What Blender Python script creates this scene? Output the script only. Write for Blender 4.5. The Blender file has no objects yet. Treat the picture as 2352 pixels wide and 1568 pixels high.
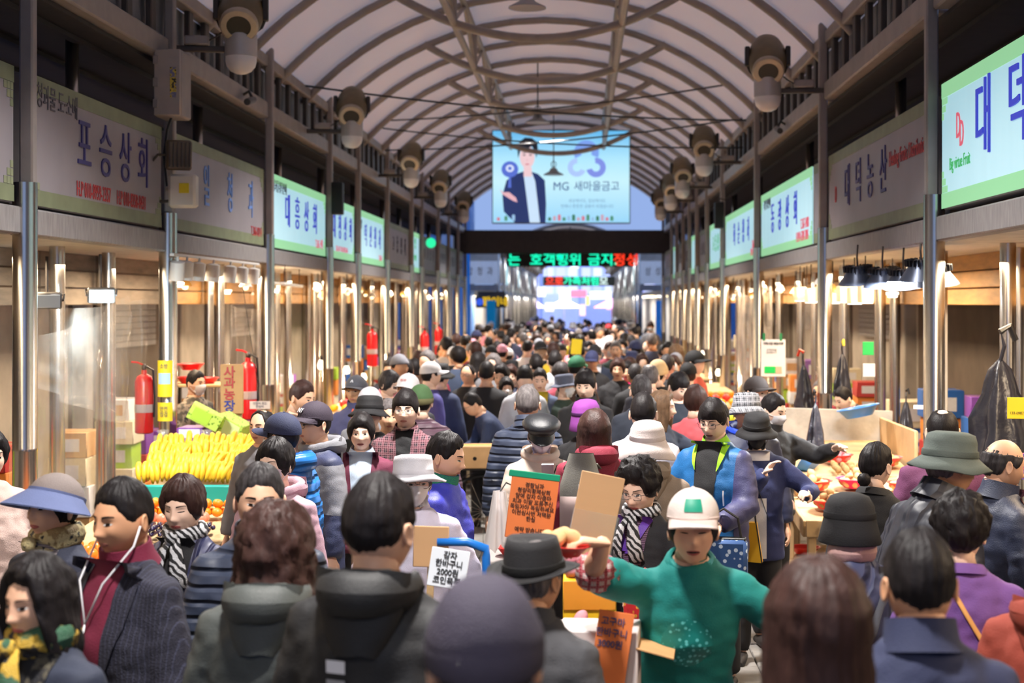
import bpy, bmesh, math, random
import numpy as np
from mathutils import Vector, Matrix, Euler
from mathutils.bvhtree import BVHTree

# ------------------------------------------------------------------ camera, world, exposure
scene = bpy.context.scene
COL = bpy.data.collections.new('market')            # joined to the scene at the very end
F, VX, VY, CAMZ = 3400.0, 1335.0, 692.0, 2.27     # focal length (px of a 2352x1568 frame), vanishing point, eye height


def P(px, py, y):
    """World point at depth y that the level camera at (0,0,CAMZ) sees at that place of the 2352x1568 frame."""
    return Vector(((px - VX) * y / F, y, CAMZ - (py - VY) * y / F))


cam = bpy.data.cameras.new('camera')
cam_o = bpy.data.objects.new('camera', cam)
scene.collection.objects.link(cam_o)
cam_o.location = (0, 0, CAMZ)
cam_o.rotation_euler = (math.pi / 2, 0, 0)
cam.sensor_width = 36
cam.lens = 36 * F / 2352
cam.shift_x = -(VX - 1176) / 2352
cam.shift_y = -(784 - VY) / 2352
cam.clip_end = 400
cam.dof.use_dof = True
cam.dof.focus_distance = 7.4
cam.dof.aperture_fstop = 2.8
scene.camera = cam_o

scene.view_settings.view_transform = 'Standard'
scene.view_settings.look = 'None'
scene.view_settings.gamma = 1
scene.view_settings.exposure = 0.82
scene.cycles.max_bounces = 6
scene.cycles.diffuse_bounces = 3
scene.cycles.glossy_bounces = 3
scene.cycles.transmission_bounces = 4
scene.cycles.transparent_max_bounces = 10
scene.cycles.caustics_reflective = False
scene.cycles.caustics_refractive = False
scene.cycles.sample_clamp_indirect = 6

world = bpy.data.worlds.new('dusk_sky')
scene.world = world
world.use_nodes = True
_n, _l = world.node_tree.nodes, world.node_tree.links
_n.clear()
_o = _n.new('ShaderNodeOutputWorld')
_b = _n.new('ShaderNodeBackground')
_b.inputs['Color'].default_value = (0.38, 0.55, 1.0, 1)
_b.inputs['Strength'].default_value = 0.46
_l.new(_b.outputs[0], _o.inputs[0])


def area(name, loc, size, energy, color=(1, 1, 1), rot=(0, 0, 0), sy=None, spread=None):
    d = bpy.data.lights.new(name, 'AREA')
    d.energy, d.color, d.size = energy, color, size
    if sy:
        d.shape, d.size_y = 'RECTANGLE', sy
    if spread:
        d.spread = spread
    o = bpy.data.objects.new(name, d)
    o.location, o.rotation_euler = loc, rot
    COL.objects.link(o)
    return o


WARM, COOL, NEUT = (1.0, 0.76, 0.50), (0.72, 0.86, 1.0), (1.0, 0.95, 0.90)
# lamps of the place: tubes under the stall canopies on both sides, high-bay lamps under the roof, the rearmost one added to brighten the faces
for y in [3.6, 7.2, 10.6, 14.0, 17.6, 21.4, 25.0, 29.0, 33.5, 38.5]:
    area('stall_tube_light', (-3.85, y, 2.55), 0.3, 24 if y < 12 else 62, WARM, (0, 0, 0), 2.6)
    area('stall_tube_light', (2.85, y, 2.55), 0.3, 46 if y < 12 else 62, WARM, (0, 0, 0), 2.6)
LAMPS = [(-0.5, -6.5, 5.4), (-0.5, -1.5, 5.4), (-0.5, 3.2, 5.4), (-0.5, 8.4, 5.4), (-0.58, 15.9, 5.43), (-0.70, 23.8, 5.15), (-0.55, 29.5, 4.80), (-0.5, 37.0, 5.1)]
for q in LAMPS:
    area('high_bay_light', (q[0], q[1], q[2] - 0.06), 0.4, 120 if q[1] < 5 else 205, NEUT, spread=2.1)
for y in [54, 64, 74, 86]:
    area('stall_tube_light', (-3.3, y, 2.5), 0.5, 160, NEUT, (0, 0, 0), 6)
    area('stall_tube_light', (2.6, y, 2.5), 0.5, 160, NEUT, (0, 0, 0), 6)
    area('high_bay_light', (-0.4, y, 4.9), 1.5, 200, COOL)

# ------------------------------------------------------------------ materials
_mats = {}


def M(name, col, rough=0.6, metal=0.0, var=0.0, vscale=8.0, bump=0.0, bscale=40.0, emit=0.0, ecol=None, alpha=1.0,
      trans=0.0, sheen=0.0, pattern=None, col2=None, pscale=1.0, coat=0.0, translucent=0.0, stretch=None, spec=None):
    """A procedural material; var = colour mottling, bump = fine relief, pattern = stripes / plaid / quilt / rings."""
    if name in _mats:
        return _mats[name]
    m = bpy.data.materials.new(name)
    _mats[name] = m
    m.use_nodes = True
    nt = m.node_tree
    N, L = nt.nodes, nt.links
    b = N['Principled BSDF']
    c4 = (*col, 1)
    b.inputs['Base Color'].default_value = c4
    b.inputs['Roughness'].default_value = rough
    b.inputs['Metallic'].default_value = metal
    m.diffuse_color = c4
    if spec is not None:
        b.inputs['Specular IOR Level'].default_value = spec
    if coat:
        b.inputs['Coat Weight'].default_value = coat
    if sheen:
        b.inputs['Sheen Weight'].default_value = sheen
    if emit:
        b.inputs['Emission Color'].default_value = (*(ecol or col), 1)
        b.inputs['Emission Strength'].default_value = emit
    if alpha < 1:
        b.inputs['Alpha'].default_value = alpha
    if trans:
        b.inputs['Transmission Weight'].default_value = trans
    tc = None
    src = None

    def coords():
        nonlocal tc
        if tc is None:
            t = N.new('ShaderNodeTexCoord')
            mp = N.new('ShaderNodeMapping')
            L.new(t.outputs['Object'], mp.inputs[0])
            if stretch:
                mp.inputs['Scale'].default_value = stretch
            tc = mp.outputs[0]
        return tc

    def wave(direction, scale, profile='SIN', dist=0.0):
        w = N.new('ShaderNodeTexWave')
        w.bands_direction = direction
        w.wave_profile = profile
        w.inputs['Scale'].default_value = scale
        w.inputs['Distortion'].default_value = dist
        L.new(coords(), w.inputs['Vector'])
        return w.outputs['Fac']

    def ramp(fac, lo, hi):
        r = N.new('ShaderNodeMapRange')
        r.inputs['From Min'].default_value, r.inputs['From Max'].default_value = lo, hi
        L.new(fac, r.inputs['Value'])
        return r.outputs['Result']

    def mix(fac, a, b2):
        x = N.new('ShaderNodeMix')
        x.data_type = 'RGBA'
        if isinstance(fac, float):
            x.inputs[0].default_value = fac
        else:
            L.new(fac, x.inputs[0])
        for s, v in ((6, a), (7, b2)):
            if isinstance(v, tuple):
                x.inputs[s].default_value = (*v[:3], 1)
            else:
                L.new(v, x.inputs[s])
        return x.outputs[2]

    hgt = None
    base = c4
    if pattern == 'plaid':
        a = ramp(wave('X', 5.2 * pscale), 0.62, 0.72)
        c = ramp(wave('Z', 5.2 * pscale), 0.62, 0.72)
        base = mix(a, base, col2)
        base = mix(c, base, col2)
        d = ramp(wave('X', 15 * pscale), 0.93, 0.96)
        e = ramp(wave('Z', 15 * pscale), 0.93, 0.96)
        pale = tuple(min(1, 1.6 * x + .12) for x in col2)
        base = mix(d, base, pale)
        base = mix(e, base, pale)
    elif pattern == 'stripe':
        base = mix(ramp(wave('Z', 10 * pscale), 0.6, 0.68), base, col2)
    elif pattern == 'pinstripe':
        base = mix(ramp(wave('X', 22 * pscale), 0.9, 0.98), base, col2)
    elif pattern == 'quilt':
        hgt = ramp(wave('Z', 3.4 * pscale, dist=0.8), 0.0, 0.5)
    elif pattern == 'quilt_v':
        hgt = ramp(wave('X', 3.0 * pscale, dist=1.2), 0.0, 0.5)
    elif pattern == 'diamond':
        hgt = ramp(wave('DIAGONAL', 3.2 * pscale, dist=0.5), 0.0, 0.4)
    elif pattern == 'spots':
        v = N.new('ShaderNodeTexVoronoi')
        v.inputs['Scale'].default_value = 18 * pscale
        L.new(coords(), v.inputs['Vector'])
        base = mix(ramp(v.outputs['Distance'], 0.36, 0.28), base, col2)
    elif pattern == 'print':
        v = N.new('ShaderNodeTexNoise')
        v.inputs['Scale'].default_value = 9 * pscale
        v.inputs['Detail'].default_value = 3
        L.new(coords(), v.inputs['Vector'])
        base = mix(ramp(v.outputs['Fac'], 0.5, 0.56), base, col2)
        base = mix(ramp(v.outputs['Fac'], 0.42, 0.38), base, (0.02, 0.02, 0.025))
    elif pattern == 'zebra':
        base = mix(ramp(wave('DIAGONAL', 9 * pscale, dist=6.0), 0.48, 0.54), base, col2)
    elif pattern == 'corrugated':
        hgt = wave('X', 12 * pscale)
    if var:
        n = N.new('ShaderNodeTexNoise')
        n.inputs['Scale'].default_value = vscale
        n.inputs['Detail'].default_value = 4
        L.new(coords(), n.inputs['Vector'])
        f = ramp(n.outputs['Fac'], 0.3, 0.7)
        dark = mix(1.0, base, base) if False else None
        hs = N.new('ShaderNodeHueSaturation')
        if isinstance(base, tuple):
            hs.inputs['Color'].default_value = c4
        else:
            L.new(base, hs.inputs['Color'])
        v = N.new('ShaderNodeMapRange')
        v.inputs['To Min'].default_value, v.inputs['To Max'].default_value = 1 - var, 1 + var
        L.new(f, v.inputs['Value'])
        L.new(v.outputs['Result'], hs.inputs['Value'])
        base = hs.outputs['Color']
    if not isinstance(base, tuple):
        L.new(base, b.inputs['Base Color'])
    if bump or hgt is not None:
        bp = N.new('ShaderNodeBump')
        if hgt is None:
            n2 = N.new('ShaderNodeTexNoise')
            n2.inputs['Scale'].default_value = bscale
            n2.inputs['Detail'].default_value = 3
            L.new(coords(), n2.inputs['Vector'])
            hgt = n2.outputs['Fac']
            bp.inputs['Strength'].default_value = bump
            bp.inputs['Distance'].default_value = 0.01
        else:
            bp.inputs['Strength'].default_value = bump or 0.6
            bp.inputs['Distance'].default_value = 0.03
        L.new(hgt, bp.inputs['Height'])
        L.new(bp.outputs[0], b.inputs['Normal'])
    if translucent:
        out = N['Material Output']
        tr = N.new('ShaderNodeBsdfTranslucent')
        tr.inputs['Color'].default_value = c4
        ms = N.new('ShaderNodeMixShader')
        ms.inputs[0].default_value = translucent
        L.new(b.outputs[0], ms.inputs[1])
        L.new(tr.outputs[0], ms.inputs[2])
        L.new(ms.outputs[0], out.inputs[0])
    return m


def film(name, col, alpha, rough=0.12):
    """Clear plastic sheet: see-through with glossy creases."""
    if name in _mats:
        return _mats[name]
    m = bpy.data.materials.new(name)
    _mats[name] = m
    m.use_nodes = True
    N, L = m.node_tree.nodes, m.node_tree.links
    N.clear()
    o = N.new('ShaderNodeOutputMaterial')
    t = N.new('ShaderNodeBsdfTransparent')
    g = N.new('ShaderNodeBsdfGlossy')
    g.inputs['Roughness'].default_value = rough
    d = N.new('ShaderNodeBsdfTranslucent')
    d.inputs['Color'].default_value = (*col, 1)
    d2 = N.new('ShaderNodeBsdfDiffuse')
    d2.inputs['Color'].default_value = (*col, 1)
    a1, a2, a3 = N.new('ShaderNodeMixShader'), N.new('ShaderNodeMixShader'), N.new('ShaderNodeMixShader')
    a1.inputs[0].default_value = 0.5
    L.new(d.outputs[0], a1.inputs[1])
    L.new(d2.outputs[0], a1.inputs[2])
    a2.inputs[0].default_value = 0.35
    L.new(a1.outputs[0], a2.inputs[1])
    L.new(g.outputs[0], a2.inputs[2])
    tc = N.new('ShaderNodeTexCoord')
    n = N.new('ShaderNodeTexNoise')
    n.inputs['Scale'].default_value = 3.0
    n.inputs['Detail'].default_value = 5
    L.new(tc.outputs['Object'], n.inputs['Vector'])
    r = N.new('ShaderNodeMapRange')
    r.inputs['From Min'].default_value, r.inputs['From Max'].default_value = 0.35, 0.75
    r.inputs['To Min'].default_value, r.inputs['To Max'].default_value = alpha * 0.5, min(1, alpha * 1.8)
    L.new(n.outputs['Fac'], r.inputs['Value'])
    L.new(r.outputs['Result'], a3.inputs[0])
    L.new(t.outputs[0], a3.inputs[1])
    L.new(a2.outputs[0], a3.inputs[2])
    L.new(a3.outputs[0], o.inputs[0])
    return m


# ------------------------------------------------------------------ mesh helpers
def mesh_from(name, verts, faces, smooth=True, mi=None):
    me = bpy.data.meshes.new(name)
    me.from_pydata([tuple(v) for v in verts], [], [tuple(f) for f in faces])
    if smooth:
        me.polygons.foreach_set('use_smooth', [True] * len(me.polygons))
    if mi is not None:
        me.polygons.foreach_set('material_index', list(mi))
    me.update()
    return me


class MB:
    """Collects simple shapes into one mesh."""
    def __init__(s):
        s.v, s.f, s.mi, s.cur = [], [], [], 0

    def add(s, v, f, mat=None):
        o = len(s.v)
        s.v += [tuple(p) for p in v]
        s.f += [tuple(i + o for i in q) for q in f]
        s.mi += [s.cur if mat is None else mat] * len(f)
        return s

    def box(s, c, d, rot=None, ch=0.0):
        """Chamfered box, centre c, full size d."""
        hx, hy, hz = d[0] / 2, d[1] / 2, d[2] / 2
        ch = min(ch, hx * .45, hy * .45, hz * .45)
        bm = bmesh.new()
        bmesh.ops.create_cube(bm, size=1)
        bmesh.ops.scale(bm, vec=d, verts=bm.verts)
        if ch > 0:
            bmesh.ops.bevel(bm, geom=bm.edges[:], offset=ch, segments=1, affect='EDGES')
        T = Matrix.Translation(c)
        if rot is not None:
            T = T @ (rot.to_4x4() if not isinstance(rot, tuple) else Euler(rot).to_matrix().to_4x4())
        bm.transform(T)
        bm.verts.index_update()
        s.add([v.co[:] for v in bm.verts], [[v.index for v in f.verts] for f in bm.faces])
        bm.free()
        return s

    def tube(s, pts, r, seg=8, cap=True, flat=None):
        pts = [Vector(p) for p in pts]
        n = len(pts)
        rs = r if isinstance(r, (list, tuple)) else [r] * n
        V, Fc = [], []
        up = None
        for i, p in enumerate(pts):
            d = (pts[min(i + 1, n - 1)] - pts[max(i - 1, 0)])
            d = d.normalized() if d.length > 1e-9 else Vector((0, 0, 1))
            if up is None:
                a = Vector((0, 0, 1)) if abs(d.z) < .9 else Vector((1, 0, 0))
            else:
                a = up
            x = d.cross(a).normalized()
            up = x.cross(d).normalized()
            for k in range(seg):
                t = 2 * math.pi * k / seg
                V.append(p + (x * math.cos(t) + up * math.sin(t) * (flat or 1)) * rs[i])
        for i in range(n - 1):
            for k in range(seg):
                k2 = (k + 1) % seg
                Fc.append((i * seg + k, i * seg + k2, (i + 1) * seg + k2, (i + 1) * seg + k))
        if cap:
            Fc.append(tuple(range(seg))[::-1])
            Fc.append(tuple((n - 1) * seg + k for k in range(seg)))
        return s.add(V, Fc)

    def lathe(s, prof, seg=20, mat=None, T=None, sx=1, sy=1):
        """Profile [(r, z)] turned about z."""
        V, Fc = [], []
        for r, z in prof:
            for k in range(seg):
                t = 2 * math.pi * k / seg
                p = Vector((r * math.cos(t) * sx, r * math.sin(t) * sy, z))
                V.append(T @ p if T is not None else p)
        n = len(prof)
        for i in range(n - 1):
            for k in range(seg):
                k2 = (k + 1) % seg
                Fc.append((i * seg + k, i * seg + k2, (i + 1) * seg + k2, (i + 1) * seg + k))
        if prof[0][0] > 1e-5:
            Fc.append(tuple(range(seg))[::-1])
        if prof[-1][0] > 1e-5:
            Fc.append(tuple((n - 1) * seg + k for k in range(seg)))
        return s.add(V, Fc, mat)

    def grid(s, fn, nu, nv, closed_u=False):
        V = [fn(i / (nu - (0 if closed_u else 1)), j / (nv - 1)) for j in range(nv) for i in range(nu)]
        Fc = []
        for j in range(nv - 1):
            for i in range(nu if closed_u else nu - 1):
                i2 = (i + 1) % nu
                Fc.append((j * nu + i, j * nu + i2, (j + 1) * nu + i2, (j + 1) * nu + i))
        return s.add(V, Fc)

    def prism(s, poly, thick, T=None):
        """Flat outline in xy, thickened along z."""
        n = len(poly)
        V = [Vector((x, y, thick / 2)) for x, y in poly] + [Vector((x, y, -thick / 2)) for x, y in poly]
        if T is not None:
            V = [T @ v for v in V]
        Fc = [tuple(range(n)), tuple(range(2 * n - 1, n - 1, -1))]
        Fc += [(i, i + n, (i + 1) % n + n, (i + 1) % n) for i in range(n)]
        return s.add(V, Fc)

    def mesh(s, name='mesh', smooth=False):
        return mesh_from(name, s.v, s.f, smooth, s.mi if any(s.mi) else None)


def obj(name, me, mats, parent=None, loc=None, rot=None, T=None, kind=None):
    """One mesh object; materials are linked to the object so that meshes can be shared."""
    o = bpy.data.objects.new(name, me)
    COL.objects.link(o)
    mats = mats if isinstance(mats, (list, tuple)) else [mats]
    while len(me.materials) < len(mats):
        me.materials.append(None)
    for i, m in enumerate(mats):
        o.material_slots[i].link = 'OBJECT'
        o.material_slots[i].material = m
    if parent is not None:
        o.parent = parent
    if T is not None:
        o.matrix_local = T
    else:
        if loc is not None:
            o.location = loc
        if rot is not None:
            o.rotation_euler = rot
    if kind:
        o['kind'] = kind
    return o


def thing(name, label, cat, loc=(0, 0, 0), rot=(0, 0, 0), group=None, scale=1.0):
    o = bpy.data.objects.new(name, None)
    o.empty_display_size = 0.1
    COL.objects.link(o)
    o.location = loc
    o.rotation_euler = rot if isinstance(rot, tuple) else (0, 0, rot)
    o.scale = (scale,) * 3
    return tag(o, label, cat, group)


def tag(o, label, cat, group=None):
    o['label'], o['category'] = label, cat
    if group:
        o['group'] = group
    return o


def struct(name, parent=None, loc=(0, 0, 0)):
    o = bpy.data.objects.new(name, None)
    COL.objects.link(o)
    o.location = loc
    if parent:
        o.parent = parent
    else:
        o['kind'] = 'structure'
    return o


def smooth_by_angle(me, deg=40):
    me.polygons.foreach_set('use_smooth', [True] * len(me.polygons))
    me.set_sharp_from_angle(angle=math.radians(deg))
    return me


_txt = {}
WORK = bpy.data.scenes.new('workbench')            # a scratch scene: curves and remeshes are evaluated there, then it is removed


TRASH = []


def baked(o):
    WORK.collection.objects.link(o)
    vl = WORK.view_layers[0]
    vl.update()
    me = bpy.data.meshes.new_from_object(o.evaluated_get(vl.depsgraph))
    WORK.collection.objects.unlink(o)
    TRASH.extend((o, o.data))
    return me



def text_mesh(s, size=1.0, sx=1.0, depth=0.006, bold=0.0, space=1.0, line=1.0):
    depth = min(depth, size * .012)
    k = (s, size, sx, depth, bold, space, line)
    if k in _txt:
        return _txt[k]
    c = bpy.data.curves.new('lettering', 'FONT')
    c.body, c.size, c.extrude, c.offset = s, size, depth, bold
    c.align_x, c.align_y = 'CENTER', 'CENTER'
    c.space_character, c.space_line = space, line
    c.resolution_u = 3
    o = bpy.data.objects.new('lettering', c)
    me = baked(o)
    me.materials.clear()
    if sx != 1:
        me.transform(Matrix.Diagonal((sx, 1, 1, 1)))
    me.polygons.foreach_set('use_smooth', [False] * len(me.polygons))
    _txt[k] = me
    return me


FACE_L, FACE_R, FACE_C = (math.pi / 2, 0, math.pi / 2), (math.pi / 2, 0, -math.pi / 2), (math.pi / 2, 0, 0)
rng = random.Random(7)
DZ = 0.1                                             # the fronts and the roof were measured from 0.1 m below
# ------------------------------------------------------------------ colours and shared materials
def S(r, g, b):
    return tuple(((c / 255) / 12.92 if c / 255 <= 0.04045 else ((c / 255 + 0.055) / 1.055) ** 2.4) for c in (r, g, b))


def EM(name, rgb, k=1.0):
    """Glowing print or lamp face that shows as this sRGB colour times k."""
    c = S(*rgb)
    return M(name, tuple(x * 0.3 for x in c), 0.5, emit=k / 2 ** scene.view_settings.exposure, ecol=c)


STEEL = M('stainless_pipe', (0.62, 0.59, 0.55), 0.24, 1.0, var=0.12, vscale=6, stretch=(1, 1, 0.15))
PAINT = M('grey_painted_steel', S(152, 144, 140), 0.45, 0.2, var=0.12, vscale=5, bump=0.05)
PAINT_D = M('dark_painted_steel', S(74, 68, 64), 0.5, 0.2, var=0.12, vscale=5)
ROOF_ST = M('roof_tube_steel', S(146, 136, 130), 0.45, 0.1, var=0.08)
BEAM = M('weathered_fascia_metal', S(150, 146, 146), 0.5, 0.15, var=0.18, vscale=12, stretch=(4, 4, 0.6), bump=0.1)
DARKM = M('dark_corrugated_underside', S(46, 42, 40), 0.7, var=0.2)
MEMB = M('stretched_roof_membrane', S(255, 230, 208), 0.7, translucent=0.36, var=0.03, vscale=0.8)
PLANK = M('varnished_pine_board', S(170, 124, 66), 0.6, var=0.22, vscale=3, stretch=(1, 1, 6), bump=0.1, bscale=20)
PLANKW = M('worn_white_painted_wood', S(206, 200, 188), 0.6, var=0.14, vscale=7, bump=0.15, bscale=30)
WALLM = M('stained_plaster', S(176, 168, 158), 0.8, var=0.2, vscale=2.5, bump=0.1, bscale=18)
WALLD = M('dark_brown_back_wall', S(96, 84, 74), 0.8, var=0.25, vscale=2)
STONE = M('grey_paving_stone', S(128, 124, 120), 0.5, var=0.15, vscale=14, bump=0.15, bscale=60)
GROUT = M('dark_paving_joint', S(86, 82, 78), 0.8, var=0.15)
BLACK = M('black_rubber', (0.012, 0.012, 0.013), 0.5, var=0.1)
WHITE = M('white_painted_metal', S(226, 222, 216), 0.4, var=0.04)
OLIVE = M('olive_brown_enamel', S(104, 90, 62), 0.45, var=0.12, vscale=10)
DOME = M('white_plastic_dome', S(226, 222, 222), 0.3, var=0.03)
GLASSW = M('dusk_window_glass', S(96, 112, 138), 0.15, var=0.2, vscale=3, emit=0.16, ecol=S(120, 150, 220))  # weak emission puts the blue dusk light into the panes

XL, XR, XC = -3.45, 2.45, -0.5
# ------------------------------------------------------------------ floor
fl = obj('floor', MB().box((-0.5, 60, -0.06), (24, 150, 0.1)).mesh(), GROUT, kind='structure')
_t = smooth_by_angle(MB().box((0, 0, 0), (0.392, 0.392, 0.03), ch=0.006).mesh())
for i in range(11):
    for j in range(17):
        obj('paving_stone', _t, STONE, fl, (-1.9 + 0.4 * i, 9.0 + 0.4 * j, -0.0105 + rng.uniform(-.002, .002)))

# ------------------------------------------------------------------ roof
roof = struct('ceiling', loc=(0, 0, DZ))
RR, RZ = 4.0, 2.04


def arch(x):
    return RZ + math.sqrt(RR * RR - x * x)


AX = [3.02 * math.sin(-math.pi / 2 + math.pi * k / 22) for k in range(23)]
rib_me = smooth_by_angle(MB().tube([(x, 0, arch(x)) for x in AX], 0.048, 8).mesh(), 60)
RIBS = [17.05 + 1.66 * k for k in range(-13, 16)]
pan_me = MB().grid(lambda u, v: (3.12 * math.sin((u - .5) * math.pi), (v - .5) * 1.66,
                                 RZ + math.sqrt((RR + .06) ** 2 - (3.12 * math.sin((u - .5) * math.pi)) ** 2) + .03 * math.cos((v - .5) * math.pi)), 24, 5).mesh(smooth=True)
for y in RIBS:
    obj('rib', rib_me, ROOF_ST, roof, (XC, y, 0))
    obj('membrane_panel', pan_me, MEMB, roof, (XC, y + .83, 0))
bow_me = smooth_by_angle(MB().tube([(x, 0, 5.2 + .49 * (x / 1.63) ** 2) for x in [(-1.66 + 3.32 * k / 18) for k in range(19)]], 0.05, 8).mesh(), 60)
st_me = smooth_by_angle(MB().tube([(0, 0, 5.38), (0, 0, 5.92)], 0.04, 8).mesh(), 60)
pur_me = smooth_by_angle(MB().tube([(0, 0, 0), (0, 3.32, 0)], 0.045, 8).mesh(), 60)
dia_me = smooth_by_angle(MB().tube([(0, 0, 5.4), (0, 1.66, 5.9), (0, 3.32, 5.4)], 0.028, 6).mesh(), 60)
for k, y in enumerate(RIBS):
    if k % 2 == 1 and y < 42:
        obj('bow', bow_me, ROOF_ST, roof, (XC, y, 0))
        for s in (-.97, .97):
            obj('strut', st_me, ROOF_ST, roof, (XC + s, y, 0))
            if y < 38:
                obj('purlin', pur_me, ROOF_ST, roof, (XC + s, y, 5.9))
                obj('purlin', pur_me, ROOF_ST, roof, (XC + s, y, 5.38))
                obj('diagonal', dia_me, ROOF_ST, roof, (XC + s, y, 0))
# string of small lights and its cable along one rib
# ------------------------------------------------------------------ the two arcade fronts
L_EDGES = [-4, -1, 2.6, 6.0, 9.1, 12.25, 16.15, 20.0, 22.55, 25.95, 29.65, 31.55, 35.1, 37.9, 40.85, 43.4]
R_EDGES = [-4, -1, 2.4, 5.5, 10.15, 14.7, 20.2, 25.1, 28.2, 30.7, 32.8, 34.85, 37.2, 39.3, 43.4]
slat_me = MB().box((0, 0, 0), (0.05, 0.13, 0.44), ch=.008).mesh()
plank_rows = (2.24, 2.395, 2.55)


def front(side):
    X = XL if side == 'left' else XR
    s = 1 if side == 'left' else -1                       # towards the aisle
    W = struct('wall_' + side, loc=(0, 0, DZ))
    E_ = L_EDGES if side == 'left' else R_EDGES
    back = X - s * 2.1
    ups = smooth_by_angle(MB().box((0, 0, 3.83), (0.085, 0.085, 2.2), ch=.012).mesh())
    low = smooth_by_angle(MB().lathe([(.074, -.1), (.074, 1.25), (.077, 1.26), (.074, 1.27), (.074, 2.9)], 16).mesh(), 50)
    inn = smooth_by_angle(MB().lathe([(.058, -.1), (.058, 2.62)], 14).mesh(), 50)
    for i, y in enumerate(E_):
        obj('post_upper', ups, PAINT, W, (X + s * .05, y, 0))
        obj('post_pipe', low, STEEL, W, (X + s * .03, y, 0))
        if y > 2:
            obj('inner_pipe', inn, STEEL, W, (X - s * .62, y + .5, 0))
            obj('inner_pipe', inn, STEEL, W, (X - s * .95, y + 1.35, 0))
            obj('inner_pipe', inn, STEEL, W, (X - s * .55, y + 2.2, 0))
        if i + 1 == len(E_):
            break
        y2 = E_[i + 1]
        ym, ln = (y + y2) / 2, y2 - y
        obj('fascia_beam', smooth_by_angle(MB().box((X - s * .03, ym, 2.665), (.12, ln - .09, .17), ch=.012).mesh()), BEAM, W)
        obj('upper_beam', smooth_by_angle(MB().box((X - s * .02, ym, 4.25), (.14, ln - .09, .18), ch=.015).mesh()), PAINT, W)
        obj('top_rail', smooth_by_angle(MB().box((X - s * .02, ym, 4.79), (.12, ln, .13), ch=.012).mesh()), PAINT, W)
        obj('rail_sheet', MB().box((X - s * .10, ym, 4.53), (.02, ln, .4)).mesh(), M('pale_grey_sheet', S(128, 130, 136), .5, var=.15), W)
        n = max(2, int(ln / .55))
        for k in range(n):
            obj('slat', slat_me, PAINT_D, W, (X - s * .02, y + (k + .5) * ln / n, 4.53))
        # canopy deck above the open gap and the lit board ceiling below the sign
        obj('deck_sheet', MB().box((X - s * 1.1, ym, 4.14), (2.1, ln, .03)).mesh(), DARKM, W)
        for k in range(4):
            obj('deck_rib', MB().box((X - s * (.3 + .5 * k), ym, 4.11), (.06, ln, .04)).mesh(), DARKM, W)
        obj('gap_rail', smooth_by_angle(MB().box((X - s * .95, ym, 3.72), (.06, ln, .14), ch=.01).mesh()), PAINT_D, W)
        obj('ceiling_board', MB().box((X - s * .55, ym, 2.605), (1.0, ln, .03)).mesh(), PLANKW, W)
        for z in plank_rows:
            obj('plank', smooth_by_angle(MB().box((X - s * 1.05, ym, z - .03), (.04, ln - .02, .145), ch=.006).mesh()), PLANK if y > 15 or side == 'right' else M('weathered_grey_board', S(128, 116, 104), 0.7, var=0.25, vscale=3, stretch=(1, 1, 6), bump=0.1, bscale=20), W)
        # dusk windows of the upper floor behind the gap
        nw = max(1, int(ln / 1.3))
        for k in range(nw):
            f = obj('upper_window', MB().box((X - s * 1.75, y + (k + .5) * ln / nw, 3.65), (.05, ln / nw - .12, .8), ch=.01).mesh(), PAINT_D, W)
            obj('pane', MB().box((X - s * 1.715, y + (k + .5) * ln / nw, 3.65), (.03, ln / nw - .26, .66)).mesh(), GLASSW, f)
        obj('gap_post', MB().lathe([(.05, 2.75), (.05, 4.13)], 12).mesh(smooth=True), STEEL, W, (X - s * .35, y + ln * .62, 0))
        # back wall of the stall: pilaster, plaster panel, roller shutter
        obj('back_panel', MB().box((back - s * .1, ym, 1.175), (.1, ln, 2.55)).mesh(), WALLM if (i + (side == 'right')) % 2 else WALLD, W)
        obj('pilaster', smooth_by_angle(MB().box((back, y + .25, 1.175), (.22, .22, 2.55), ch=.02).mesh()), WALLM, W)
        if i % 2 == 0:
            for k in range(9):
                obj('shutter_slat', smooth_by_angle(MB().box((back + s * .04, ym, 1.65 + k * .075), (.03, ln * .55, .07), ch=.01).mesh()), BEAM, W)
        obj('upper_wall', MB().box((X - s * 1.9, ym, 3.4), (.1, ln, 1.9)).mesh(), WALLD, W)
    # stub columns that carry the ribs above the rail
    stub = MB().box((0, 0, 4.95), (.05, .16, .42), ch=.01).mesh()
    for y in RIBS:
        obj('rib_stub', stub, PAINT_D, W, (X - s * .12, y, 0))
    return W


WL, WR = front('left'), front('right')
# far dark girder across the end of the roof
girder = obj('trim_girder', smooth_by_angle(MB().box((-.55, 43.2, 4.0), (6.3, .5, .68), ch=.02).mesh()), M('brown_black_girder', S(52, 44, 42), .6, var=.15), kind='structure')

# ------------------------------------------------------------------ shop signs
GREEN = M('faded_olive_border', S(126, 134, 104), .5, var=.12, vscale=6)
UNLIT = M('unlit_sign_face', S(150, 144, 150), .45, var=.06, vscale=3)
BLUE_T = M('navy_letter', S(58, 52, 120), .5, var=.04)
RED_T = M('red_letter', S(190, 60, 64), .5, var=.04)
GREY_T = M('grey_letter', S(84, 78, 88), .5, var=.04)
LITB = EM('lit_green_border', (150, 214, 160), .85)
LITF = M('lit_sign_face', (.3, .38, .4), .4, var=.06, vscale=1.5, stretch=(.2, 2.5, .2), emit=.42, ecol=S(176, 226, 240))
BLUE_L = EM('lit_blue_letter', (52, 62, 186), .9)
RED_L = EM('lit_red_letter', (214, 92, 110), .9)
GREEN_L = EM('lit_green_letter', (60, 170, 90), .9)
SKYB_T = M('sky_blue_letter', S(110, 150, 222), .5, var=.04)
CORN = M('olive_brick_corner', S(140, 146, 116), .5, var=.1)


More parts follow.
